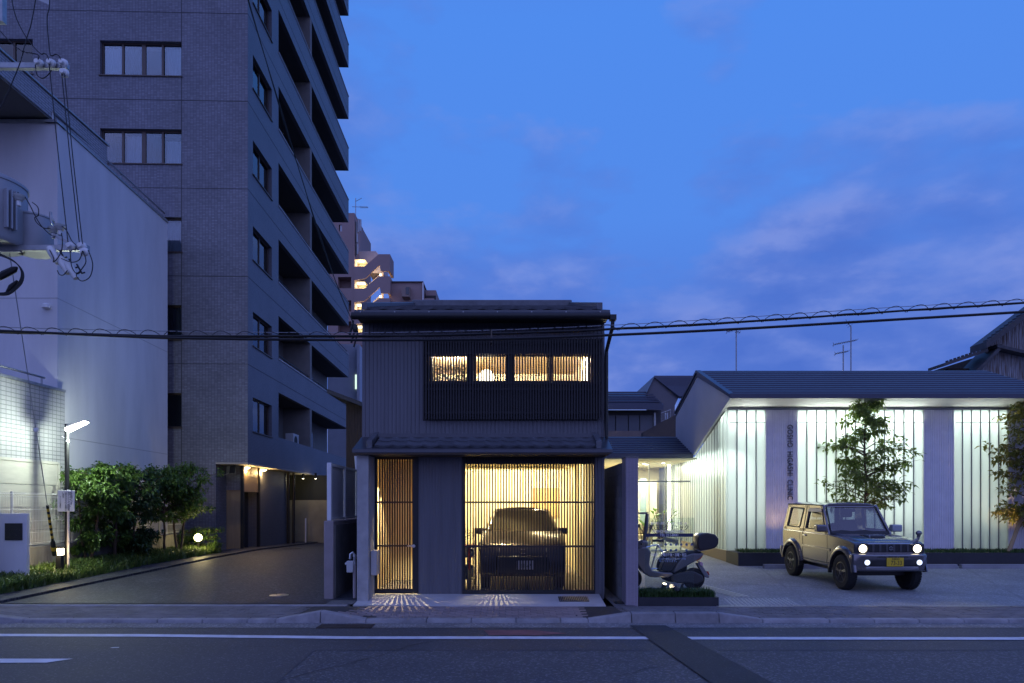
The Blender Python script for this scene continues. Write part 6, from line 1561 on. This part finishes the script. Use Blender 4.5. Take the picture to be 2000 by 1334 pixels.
# ------------------------------------------------------------------ scooter (traced side view at its own distance, real width)
QY = 13.5
def sv(pts, y0, y1, name, m, par, bevel=.02): return MB().prism_y([(PX(1240 + a / 7.02, QY), PZ(1000 + b / 7.02, QY) - .0) for a, b in pts], QY + y0, QY + y1).build(name, m, par, bevel=bevel, seg=3)
scp = mat('scooter_grey', (.155, .145, .15), .3, .5, coat=.6)
sct = thing('scooter', 'dark grey scooter with black top box parked behind the glass sign', 'scooter', (PX(1310, QY), QY, lotZ(QY)))
sv([(500, 800), (560, 690), (640, 600), (760, 560), (920, 556), (905, 590), (850, 640), (720, 715), (580, 790), (520, 825)], -.15, .15, 'tail_cowl', scp, sct, .04)
sv([(440, 560), (520, 548), (640, 552), (700, 530), (830, 520), (915, 552), (760, 575), (640, 612), (560, 640), (470, 620)], -.13, .13, 'seat', M['blackp'], sct, .03)
sv([(400, 640), (560, 650), (600, 640), (560, 700), (500, 800), (420, 815), (330, 790), (360, 720)], -.12, .12, 'under_seat_panel', M['blackp'], sct, .02)
sv([(-30, 520), (80, 470), (150, 480), (200, 545), (180, 640), (175, 720), (215, 790), (330, 812), (480, 820), (500, 850), (430, 885), (180, 880), (90, 820), (20, 720), (-20, 640)], -.19, .19, 'leg_shield', scp, sct, .04)
sv([(490, 850), (620, 815), (780, 800), (900, 860), (915, 930), (820, 990), (700, 960), (560, 965), (480, 930)], -.17, -.06, 'engine_cover', mat('engine_dark', (.05, .05, .052), .5, .4), sct, .03)
rwx, rwz = PX(1240 + 805 / 7.02, QY), lotZ(QY) + .218
whm = mat('scooter_rim', (.08, .08, .085), .4, .7)
def bikewheel(x, r, w, y=QY, par=sct, name='wheel', rim=whm, thin=False):
    z = lotZ(y) + r
    if thin:
        g = MB().lathe([(r * .93, -w / 2), (r, 0), (r * .93, w / 2)], 28, (x, y, z), 'y')
        tt = g.build(name, M['rubber'], par, smooth=True); q = MB().lathe([(r * .93, -w / 2), (r * .90, 0), (r * .93, w / 2)], 28, (x, y, z), 'y')
        for k in range(24):
            a = 2 * math.pi * k / 24; q.tube([(x, y + (.02 if k % 2 else -.02), z), (x + r * .92 * math.cos(a), y, z + r * .92 * math.sin(a))], .0016, 4, False)
        q.build('rim', chrome, tt)
    else:
        g = MB().lathe([(r * .58, -w * .45), (r * .80, -w / 2), (r * .96, -w * .35), (r, 0), (r * .96, w * .35), (r * .80, w / 2), (r * .58, w * .45)], 28, (x, y, z), 'y'); tt = g.build(name, M['rubber'], par, smooth=True)
        q = MB().lathe([(r * .60, -w * .4), (r * .56, -w * .3), (r * .56, w * .3), (r * .60, w * .4)], 24, (x, y, z), 'y')
        for k in range(5):
            a = 2 * math.pi * k / 5; q.tube([(x, y, z), (x + r * .57 * math.cos(a), y, z + r * .57 * math.sin(a))], .018, 6)
        q.build('rim', rim, tt, smooth=True)
    return tt
bikewheel(rwx, .218, .10); bikewheel(rwx - 1.24, .218, .09)
sv([(835, 700), (875, 672), (1012, 880), (1000, 902), (950, 890), (900, 820)], -.07, .07, 'rear_fender', mat('fender_grey', (.16, .16, .17), .5), sct, .015)
sv([(812, 650), (850, 620), (912, 575), (908, 605), (880, 640), (830, 668)], -.11, .11, 'tail_lamp', mat('lamp_red', (.50, .05, .02), .2, coat=.8), sct, .01)
sv([(812, 655), (835, 632), (850, 640), (835, 668)], -.13, -.11, 'indicator', mat('lamp_amber', (.75, .22, .02), .2, coat=.8), sct, .006)
sv([(866, 668), (912, 690), (916, 735), (880, 725)], -.10, .10, 'number_plate', mat('plate_pink', (.55, .34, .42), .5), sct, .004)
sv([(1000, 810), (1015, 860), (985, 866), (968, 815)], -.05, .05, 'reflector', mat('reflector', (.30, .02, .02), .2), sct, .004)
sv([(818, 440), (830, 330), (870, 290), (960, 280), (1060, 300), (1108, 360), (1106, 430), (1070, 480), (1010, 500), (860, 522), (835, 500)], -.21, .21, 'top_box', mat('box_black', (.016, .014, .016), .32, coat=.4), sct, .05)
sv([(830, 508), (1040, 488), (1045, 498), (840, 540)], -.12, .12, 'rack', M['galv'], sct, .006)
sv([(620, 965), (650, 965), (625, 1055), (570, 1060), (600, 1040)], -.16, -.12, 'side_stand', M['black'], sct, .006)
hb_ = MB().tube([PP(1240 + 90 / 7.02, 1000 + 440 / 7.02, QY - .30), PP(1240 + 110 / 7.02, 1000 + 410 / 7.02, QY), PP(1240 + 90 / 7.02, 1000 + 440 / 7.02, QY + .30)], .016, 8)
hb_.build('handlebar', M['black'], sct, smooth=True)
sv([(10, 460), (60, 380), (150, 385), (180, 440), (120, 500), (40, 530)], -.12, .12, 'front_cowl', scp, sct, .04)
for s in (-1, 1):
    c = Vector(PP(1240 + 60 / 7.02, 1000 + 190 / 7.02, QY + s * .30)); MB().tube([PP(1240 + 100 / 7.02, 1000 + 420 / 7.02, QY + s * .25), tuple(c)], .007, 6).ball(tuple(c), .055, 10, (.35, 1, .75)).build('mirror', M['blackp'], sct, smooth=True)
MB().hull8([PP(1236, 1004, QY - .20), PP(1262, 1004, QY - .20), PP(1262, 1004, QY + .2), PP(1236, 1004, QY + .2), PP(1236, 1001, QY - .2), PP(1268, 1000, QY - .2), PP(1268, 1000, QY + .2), PP(1236, 1001, QY + .2)]).build('visor', scp, sct)
MB().tube([PP(1264, 1003, QY), PP(1262, 1030, QY), PP(1258, 1055, QY)], [.03, .045, .03], 8).build('screen_stay', scp, sct)
# bicycle behind the scooter
BYc = 14.6
bic = thing('bicycle', 'silver bicycle with thin tyres standing behind the scooter', 'bicycle', (PX(1305, BYc), BYc, lotZ(BYc)))
wx1, wx2 = PX(1312, BYc), PX(1312, BYc) - 1.05
for x in (wx1, wx2): bikewheel(x, .33, .034, BYc, bic, 'wheel', thin=True)
z = lotZ(BYc); fr_ = MB()
pt_ = {'r': (wx1, BYc, z + .33), 'f': (wx2, BYc, z + .33), 'bb': (wx1 - .44, BYc, z + .28), 's': (wx1 - .30, BYc, z + .80), 'h': (wx2 + .17, BYc, z + .78), 'h2': (wx2 + .20, BYc, z + .68)}
for a, b in (('r', 'bb'), ('r', 's'), ('bb', 's'), ('bb', 'h2'), ('s', 'h2'), ('f', 'h')): fr_.tube([pt_[a], pt_[b]], .015, 8)
fr_.build('frame', chrome, bic, smooth=True)
MB().tube([(pt_['h'][0], BYc - .26, z + .98), (pt_['h'][0] - .05, BYc - .1, z + .98), (pt_['h'][0] - .05, BYc + .1, z + .98), (pt_['h'][0], BYc + .26, z + .98)], .012, 8).tube([pt_['h'], (pt_['h'][0] - .03, BYc, z + .98)], .014, 8).build('handlebar', chrome, bic, smooth=True)
MB().hull8([(wx1 - .42, BYc - .03, z + .86), (wx1 - .18, BYc - .08, z + .86), (wx1 - .18, BYc + .08, z + .86), (wx1 - .42, BYc + .03, z + .86), (wx1 - .42, BYc - .02, z + .91), (wx1 - .18, BYc - .07, z + .92), (wx1 - .18, BYc + .07, z + .92), (wx1 - .42, BYc + .02, z + .91)]).build('saddle', M['blackp'], bic, bevel=.02)
g = MB(); n = 14; v = []
for i in range(n + 1):
    a = R(lerp(20, 170, i / n)); v += [(wx1 + .36 * math.cos(a), BYc - .025, z + .33 + .36 * math.sin(a)), (wx1 + .36 * math.cos(a), BYc + .025, z + .33 + .36 * math.sin(a))]
g.add(v, [(2 * i, 2 * i + 1, 2 * i + 3, 2 * i + 2) for i in range(n)]); g.build('mudguard', chrome, bic, smooth=True)
# clutter at the left of the garage
def bag(name, lb, cat, p, w_, d_, h_, m):
    one(name, MB().box(p[0] - w_ / 2, p[0] + w_ / 2, p[1] - d_ / 2, p[1] + d_ / 2, p[2], p[2] + h_), m, lb, cat, bevel=min(w_, d_, h_) * .3, seg=3)
shelf = thing('storage_rack', 'thin wire storage rack inside the garage left of minivan', 'shelf', (-1.05, 13.3, GZ))
sx_, sy_ = (-1.22, -.72), (13.2, 13.6)
for x in sx_:
    for y in sy_: MB().tube([(x, y, GZ), (x, y, 1.35)], .012, 6).build('upright', chrome, shelf)
for zz_ in (.35, .78, 1.02): MB().box(sx_[0], sx_[1], sy_[0], sy_[1], zz_, zz_ + .015).build('shelf', chrome, shelf)
bag('blue_bag', 'blue bag on the lower shelf of the garage rack', 'bag', (-.88, 13.4, .368), .26, .3, .26, mat('bag_blue', (.02, .05, .16), .7))
bag('white_bag', 'pale blue-white bundle on the middle shelf of garage rack', 'bag', (-.84, 13.4, .80), .24, .3, .20, mat('bag_white', (.55, .62, .70), .7))
bag('red_box', 'red container on the middle shelf beside the pale bundle', 'box', (-1.10, 13.4, .80), .18, .25, .20, mat('box_red', (.42, .03, .02), .5))
potg = thing('shelf_plant', 'leafy green plant standing on top of the garage rack', 'plant', (-.98, 13.4, 1.04))
MB().lathe([(.06, 0), (.08, .10)], 12, (-.98, 13.4, 1.036)).build('pot', M['blackp'], potg)
g = MB(); rng = random.Random(5)
for i in range(70):
    a = rng.uniform(0, 6.28); leaf(g, Vector((-.98 + math.cos(a) * .12 * rng.random(), 13.4 + math.sin(a) * .1, 1.12 + rng.random() * .2)), Vector((math.cos(a), math.sin(a), .3)), Vector((0, 0, 1)), .12, .05)
g.build('leaves', LEAF2, potg)
cyc = thing('folding_bicycle', 'small-wheeled bicycle parked just behind the gate left end', 'bicycle', (-.85, 12.75, GZ))
for y in (12.62, 13.12):
    z = GZ + .20; g = MB().lathe([(.17, -.02), (.20, 0), (.17, .02)], 24, (-.80, y, z), 'x'); g.build('wheel', M['rubber'], cyc, smooth=True)
MB().tube([(-.80, 12.62, GZ + .2), (-.80, 12.80, GZ + .35), (-.80, 13.12, GZ + .2)], .016, 8).tube([(-.80, 12.62, GZ + .2), (-.80, 12.70, GZ + .85)], .014, 8).tube([(-1.0, 12.70, GZ + .85), (-.62, 12.70, GZ + .85)], .012, 8).tube([(-.80, 12.95, GZ + .3), (-.80, 13.0, GZ + .72)], .014, 8).build('frame', mat('frame_red', (.35, .03, .02), .4), cyc, smooth=True)
MB().box(-.86, -.74, 12.88, 13.12, GZ + .72, GZ + .78).build('saddle', M['blackp'], cyc, bevel=.02)
# plant behind the first upper window
wpl = thing('window_plant', 'leafy indoor plant behind the first upper window', 'plant', (PX(878, 12.9), 12.9, 3.1))
g = MB(); rng = random.Random(15)
for i in range(420):
    c = Vector((PX(rng.uniform(846, 912), 12.9), 12.75 + rng.random() * .4, rng.uniform(3.75, 4.42))); d = Vector((rng.uniform(-1, 1), rng.uniform(-1, .5), rng.uniform(-.6, .4))); leaf(g, c, d, Vector((0, 0, 1)), .13, .05)
g.build('leaves', LEAF3, wpl); MB().tube([(PX(878, 12.9), 12.9, 3.1), (PX(876, 12.9), 12.95, 4.0)], .03, 8).lathe([(.14, 3.1), (.18, 3.4)], 14, (PX(878, 12.9), 12.9, 0)).build('pot', M['blackp'], wpl)
# ================================================================== overhead lines and pole gear
CB = 10.9
def cr(pts, n=5):
    out_ = []; m = len(pts)
    for i in range(m - 1):
        p0, p1, p2, p3 = (Vector(pts[max(i - 1, 0)]), Vector(pts[i]), Vector(pts[i + 1]), Vector(pts[min(i + 2, m - 1)]))
        for k in range(n):
            t = k / n; out_.append(.5 * (2 * p1 + (p2 - p0) * t + (2 * p0 - 5 * p1 + 4 * p2 - p3) * t * t + (3 * p1 - p0 - 3 * p2 + p3) * t ** 3))
    return out_ + [Vector(pts[-1])]
def cable_pts(tab, Y, n=44, x0=-300, x1=2300, jig=0.0, seed=0):
    rng = random.Random(seed); out_ = []
    for i in range(n + 1):
        x = lerp(x0, x1, i / n); out_.append((PX(x, Y), Y, PZ(interp_s(tab, x) + rng.uniform(-jig, jig), Y)))
    return out_
def interp_s(tab, x):   # smooth through points (Catmull-Rom)
    if x <= tab[0][0]: return tab[0][1]
    if x >= tab[-1][0]: return tab[-1][1]
    for i in range(len(tab) - 1):
        if tab[i][0] <= x <= tab[i + 1][0]:
            p1, p2 = tab[i], tab[i + 1]; p0 = tab[max(i - 1, 0)]; p3 = tab[min(i + 2, len(tab) - 1)]
            t = (x - p1[0]) / (p2[0] - p1[0]); m1 = (p2[1] - p0[1]) / (p2[0] - p0[0]) * (p2[0] - p1[0]); m2 = (p3[1] - p1[1]) / (p3[0] - p1[0]) * (p2[0] - p1[0])
            return (2 * t**3 - 3 * t**2 + 1) * p1[1] + (t**3 - 2 * t**2 + t) * m1 + (-2 * t**3 + 3 * t**2) * p2[1] + (t**3 - t**2) * m2
T_up = [(-300, 635), (0, 648), (150, 652), (330, 656), (700, 656), (960, 652), (1200, 642), (1450, 628), (1700, 611), (2000, 591), (2300, 570)]
T_lo = [(-300, 634), (0, 646), (200, 655), (330, 660), (700, 664), (960, 662), (1200, 654), (1450, 642), (1700, 627), (2000, 609), (2300, 590)]
T_ms = [(-300, 628), (0, 639), (330, 647), (700, 650), (960, 645), (1200, 635), (1450, 620), (1700, 603), (2000, 585), (2300, 566)]
one('overhead_cable', MB().tube(cable_pts(T_lo, CB), .022, 7), M['cable'], 'thick black cable, lower of the two strung across the street front', 'cable', smooth=True)
u = thing('bundled_cable', 'black cable bundle hung by spiral hanger from a thin messenger wire', 'cable', (0, CB + .1, 4.4))
MB().tube(cable_pts(T_up, CB + .1, 60, jig=.5, seed=2), .017, 7).tube(cable_pts([(x, y + 1.5) for x, y in T_up], CB + .14, 60, jig=.9, seed=4), .012, 6).build('bundle', M['cable'], u, smooth=True)
MB().tube(cable_pts(T_ms, CB + .12), .005, 5).build('messenger_wire', M['galv'], u)
g = MB(); x = -60; k = 0
while x < 2100:
    pts_ = []
    for j in range(9):
        t = j / 8; xx = x + 46 * t; a = interp_s(T_up, xx) + 3; b = interp_s(T_ms, xx) - 1
        s = math.sin(math.pi * t) ** .6; pts_.append((PX(xx, CB + .1), CB + .1 + .03 * math.cos(6.28 * t), PZ(lerp(a, b, s), CB + .1)))
    g.tube(pts_, .0055, 5, False); x += 46 + (k % 3); k += 1
g.build('spiral_hanger', M['cable'], u)
MB().box(PX(958.5, CB), PX(961, CB), CB + .02, CB + .16, PZ(668, CB), PZ(643, CB)).build('cable_hanger', mat('hanger_bronze', (.10, .08, .06), .6), u)
# green-and-blue drop line running down from the top to the house corner
dl = [(470, -60, 9.6), (487, 10, 9.8), (520, 120, 10.1), (555, 240, 10.5), (590, 350, 10.9), (620, 450, 11.2), (650, 535, 11.45), (672, 590, 11.6), (690, 632, 11.7)]
one('drop_line', MB().tube(cr([PP(*p) for p in dl]), .008, 6).tube(cr([PP(x + 1.5 + math.sin(y * .03) * 1.5, y + 2, Y) for x, y, Y in dl]), .007, 6), mat('drop_sheath', (.010, .022, .024), .5), 'twisted service line descending steeply to the upper corner of the town house', 'cable', smooth=True)
j = MB()
for a, b, r in ((690, 640, .02), (694, 652, .018), (699, 660, .015)): j.tube([PP(a, b - 14, 11.7), PP(a - 3, b, 11.7), PP(a - 8, b + 18, 11.72)], r, 6)
j.ball(PP(694, 642, 11.7), .05, 8, (1, 1, 1.6)); one('cable_splice', j, M['cable'], 'dark clump of cable connectors at the town house corner', 'cable splice', smooth=True)
# pole gear at the left edge
TY = 11.0
pole = thing('utility_pole', 'concrete utility pole with steel crossarms and white insulators, mostly out of frame', 'utility pole', (PX(-75, TY), TY, .05))
px_ = PX(-75, TY)
MB().tube([(px_, TY, 0), (px_ + .02, TY, 11.2)], [.17, .11], 16).build('pole', M['concrete'], pole, smooth=True)
def crossarm(x0, x1, y, par=pole, nm='crossarm'): return MB().box(PX(x0, TY), PX(x1, TY), TY - .04, TY + .04, PZ(y + 5.5, TY), PZ(y - 5.5, TY)).build(nm, M['galv'], par, bevel=.006)
c1 = crossarm(-160, 133, 130); c2 = crossarm(-160, 173, 485)
def insul(px, py, par, flip=1):
    p = PP(px, py, TY - .10); return MB().lathe([(.0001, -.05), (.035, -.05), (.045, -.035), (.03, -.02), (.065, .0), (.075, .03), (.06, .05), (.03, .06), (.03, .09)], 14, p, 'y').build('insulator', M['porcelain'], par, smooth=True)
for x in (74, 98, 122): insul(x, 122, c1)
insul(124, 141, c1)
for x, y in ((136, 480), (158, 480), (163, 491)): insul(x, y, c2)
MB().box(PX(-10, TY), PX(42, TY), TY - .03, TY + .03, PZ(493, TY), PZ(484, TY)).build('brace', M['galv'], c2)
c3 = MB().hull8([PP(60, -6, TY - .03), PP(96, 9, TY - .03), PP(96, 9, TY + .03), PP(60, -6, TY + .03), PP(60, -14, TY - .03), PP(96, 0, TY - .03), PP(96, 0, TY + .03), PP(60, -14, TY + .03)]).build('crossarm', M['galv'], pole)
MB().box(PX(-6, TY), PX(9, TY), TY - .05, TY + .05, PZ(45, TY), PZ(-30, TY)).build('bracket', M['galv'], pole)
# transformers
tr = thing('pole_transformer', 'large grey pole transformer with cooling fins and the number 50', 'transformer', (PX(-20, TY), TY - .05, PZ(485, TY)))
tg = mat('transformer_grey', (.36, .37, .39), .5, .2, var=.06, vs_=3)
tx, tyy, rr = PX(-22, TY), TY - .05, .55
z0, z1 = PZ(482, TY), PZ(362, TY)
MB().lathe([(rr * .92, z0), (rr, z0 + .06), (rr, z1 - .05), (rr * 1.03, z1 - .04), (rr * 1.03, z1), (rr * .9, z1 + .05), (.0001, z1 + .07)], 36, (tx, tyy, 0)).build('tank', tg, tr, smooth=True)
for a in (-86, -78, -70, -28, -22, -16):
    c, s = math.cos(R(a)), math.sin(R(a)); MB().hull8([(tx + (rr - .01) * c - .012 * s, tyy + (rr - .01) * s + .012 * c, z0 + .18), (tx + (rr + .09) * c - .012 * s, tyy + (rr + .09) * s + .012 * c, z0 + .18), (tx + (rr + .09) * c + .012 * s, tyy + (rr + .09) * s - .012 * c, z0 + .18), (tx + (rr - .01) * c + .012 * s, tyy + (rr - .01) * s - .012 * c, z0 + .18)] + [(tx + (rr + q) * c - d * s, tyy + (rr + q) * s + d * c, z1 - .2) for q, d in ((-.01, .012), (.09, .012), (.09, -.012), (-.01, -.012))]).build('cooling_fin', tg, tr)
aa = R(-49); q = Vector((tx + (rr + .004) * math.cos(aa), tyy + (rr + .004) * math.sin(aa), lerp(z0, z1, .30)))
text('number', '50', .16, tuple(q), mat('stencil_green', (.10, .13, .10), .8), tr, rot=(R(90), 0, aa + R(90)), ext=.002)
def bush(px, py, Y, par):
    p = PP(px, py, Y); MB().lathe([(.02, -.14), (.03, -.13), (.03, -.06), (.06, -.05), (.03, -.035), (.085, -.01), (.03, .005), (.08, .03), (.03, .045), (.0001, .05)], 14, p).build('bushing', M['porcelain'], par, smooth=True)
bush(37, 385, TY - .55, tr)
t2 = thing('cutout_tank', 'smaller grey cylindrical tank beside the big pole transformer', 'transformer', (PX(72, TY + .3), TY + .3, PZ(480, TY + .3)))
r2 = .28; x2 = PX(66, TY + .3)
MB().lathe([(r2 * .95, PZ(482, TY)), (r2, PZ(478, TY)), (r2, PZ(415, TY)), (r2 * 1.05, PZ(414, TY)), (r2 * 1.05, PZ(411, TY)), (.0001, PZ(406, TY))], 28, (x2, TY + .3, 0)).build('tank', tg, t2, smooth=True)
MB().tube([PP(99, 414, TY), PP(99, 424, TY), PP(101, 438, TY)], .02, 6).tube([PP(99, 418, TY), PP(104, 430, TY)], .012, 6).build('clamp', M['galv'], t2)
fz = thing('fuse_cutouts', 'row of white fuse cutouts hung tilted below the crossarm', 'fuse cutout', PP(125, 515, TY))
MB().hull8([PP(104, 462, TY - .06), PP(140, 480, TY - .06), PP(140, 480, TY + .06), PP(104, 462, TY + .06), PP(104, 456, TY - .06), PP(140, 474, TY - .06), PP(140, 474, TY + .06), PP(104, 456, TY + .06)]).build('strut', M['galv'], fz)
for k, (x, y) in enumerate(((105, 500), (125, 520), (140, 530))):
    a, b = Vector(PP(x - 8, y - 16, TY - .1)), Vector(PP(x + 9, y + 14, TY - .1)); MB().tube([a, a.lerp(b, .3), a.lerp(b, .7), b], [.06, .07, .055, .045], 10).build('cutout_body', M['porcelain'], fz, smooth=True)
    MB().tube([PP(x + 10, y - 14, TY), PP(x + 20, y + 4, TY - .04), PP(x + 26, y + 2, TY - .04)], .014, 6).build('contact_arm', M['black'], fz)
bush(104, 449, TY, fz); bush(117, 443, TY, fz)
jw = MB()
for pts_ in ([(20, -20), (30, 30), (52, 74), (78, 104), (86, 104), (92, 108), (95, 116)], [(71, -10), (66, 20), (60, 50), (52, 75), (40, 120), (22, 165), (0, 212)], [(97, 0), (96, 16), (92, 40), (97, 100), (101, 109), (109, 106), (116, 110), (118, 116)], [(0, 60), (22, 84), (44, 100), (68, 105), (76, 109), (74, 116)], [(69, 126), (72, 145), (82, 153), (92, 148), (101, 137)]):
    jw.tube(cr([PP(x, y, TY - .15) for x, y in pts_]), .008, 6)
one('jumper_wires', jw, M['cable'], 'thin black jumper wires crossing above the upper pole crossarm', 'wire', smooth=True)
vw_ = MB()
for a, b in (((96, 125), (133, 475)), ((119, 128), (155, 474)), ((126, 144), (161, 476))): vw_.tube([PP(*a, TY - .12), PP((a[0] + b[0]) / 2 - 1, (a[1] + b[1]) / 2, TY - .12), PP(*b, TY - .12)], .0075, 6)
one('drop_wires', vw_, M['cable'], 'straight black drop wires linking the upper and lower pole crossarms', 'wire', smooth=True)
lw = MB()
for pts_ in ([(48, 383), (58, 400), (68, 420), (80, 440), (98, 458), (108, 462)], [(63, 395), (74, 405), (75, 420), (68, 425), (72, 435), (85, 445), (98, 446)], [(0, 378), (20, 374), (36, 376)], [(121, 442), (130, 450), (140, 470), (148, 478)], [(162, 490), (168, 510), (160, 525), (150, 535)], [(172, 488), (181, 515), (176, 540), (160, 549), (150, 540), (150, 532)], [(137, 490), (140, 520), (150, 535), (158, 530)], [(112, 528), (116, 536), (124, 537), (132, 528)], [(97, 488), (105, 505), (104, 512), (112, 505), (120, 490), (122, 470), (120, 455)], [(161, 490), (155, 507), (140, 512), (120, 505)]):
    lw.tube(cr([PP(x, y, TY - .18) for x, y in pts_]), .0075, 6)
one('lead_wires', lw, M['cable'], 'looping black lead wires around the transformer and fuse cutouts', 'wire', smooth=True)
bl_ = MB()
for k in range(4):
    bl_.tube(cr([PP(x + k * 1.5, y + k * 1.5, TY - .3 - k * .02) for x, y in ((-20, 490), (10, 500), (30, 512), (41, 528), (40, 545), (30, 558), (12, 571), (-10, 572))]), .009, 6)
bl_.tube([PP(-6, 548, TY - .3), PP(8, 536, TY - .3), PP(28, 526, TY - .3), PP(34, 522, TY - .3)], [.02, .06, .05, .015], 8).tube([PP(12, 572, TY - .3), PP(22, 560, TY - .3), PP(34, 548, TY - .3)], [.015, .04, .015], 8)
one('cable_coil', bl_, M['cable'], 'coiled black telecom cables with splice sleeves below the transformer', 'cable', smooth=True)
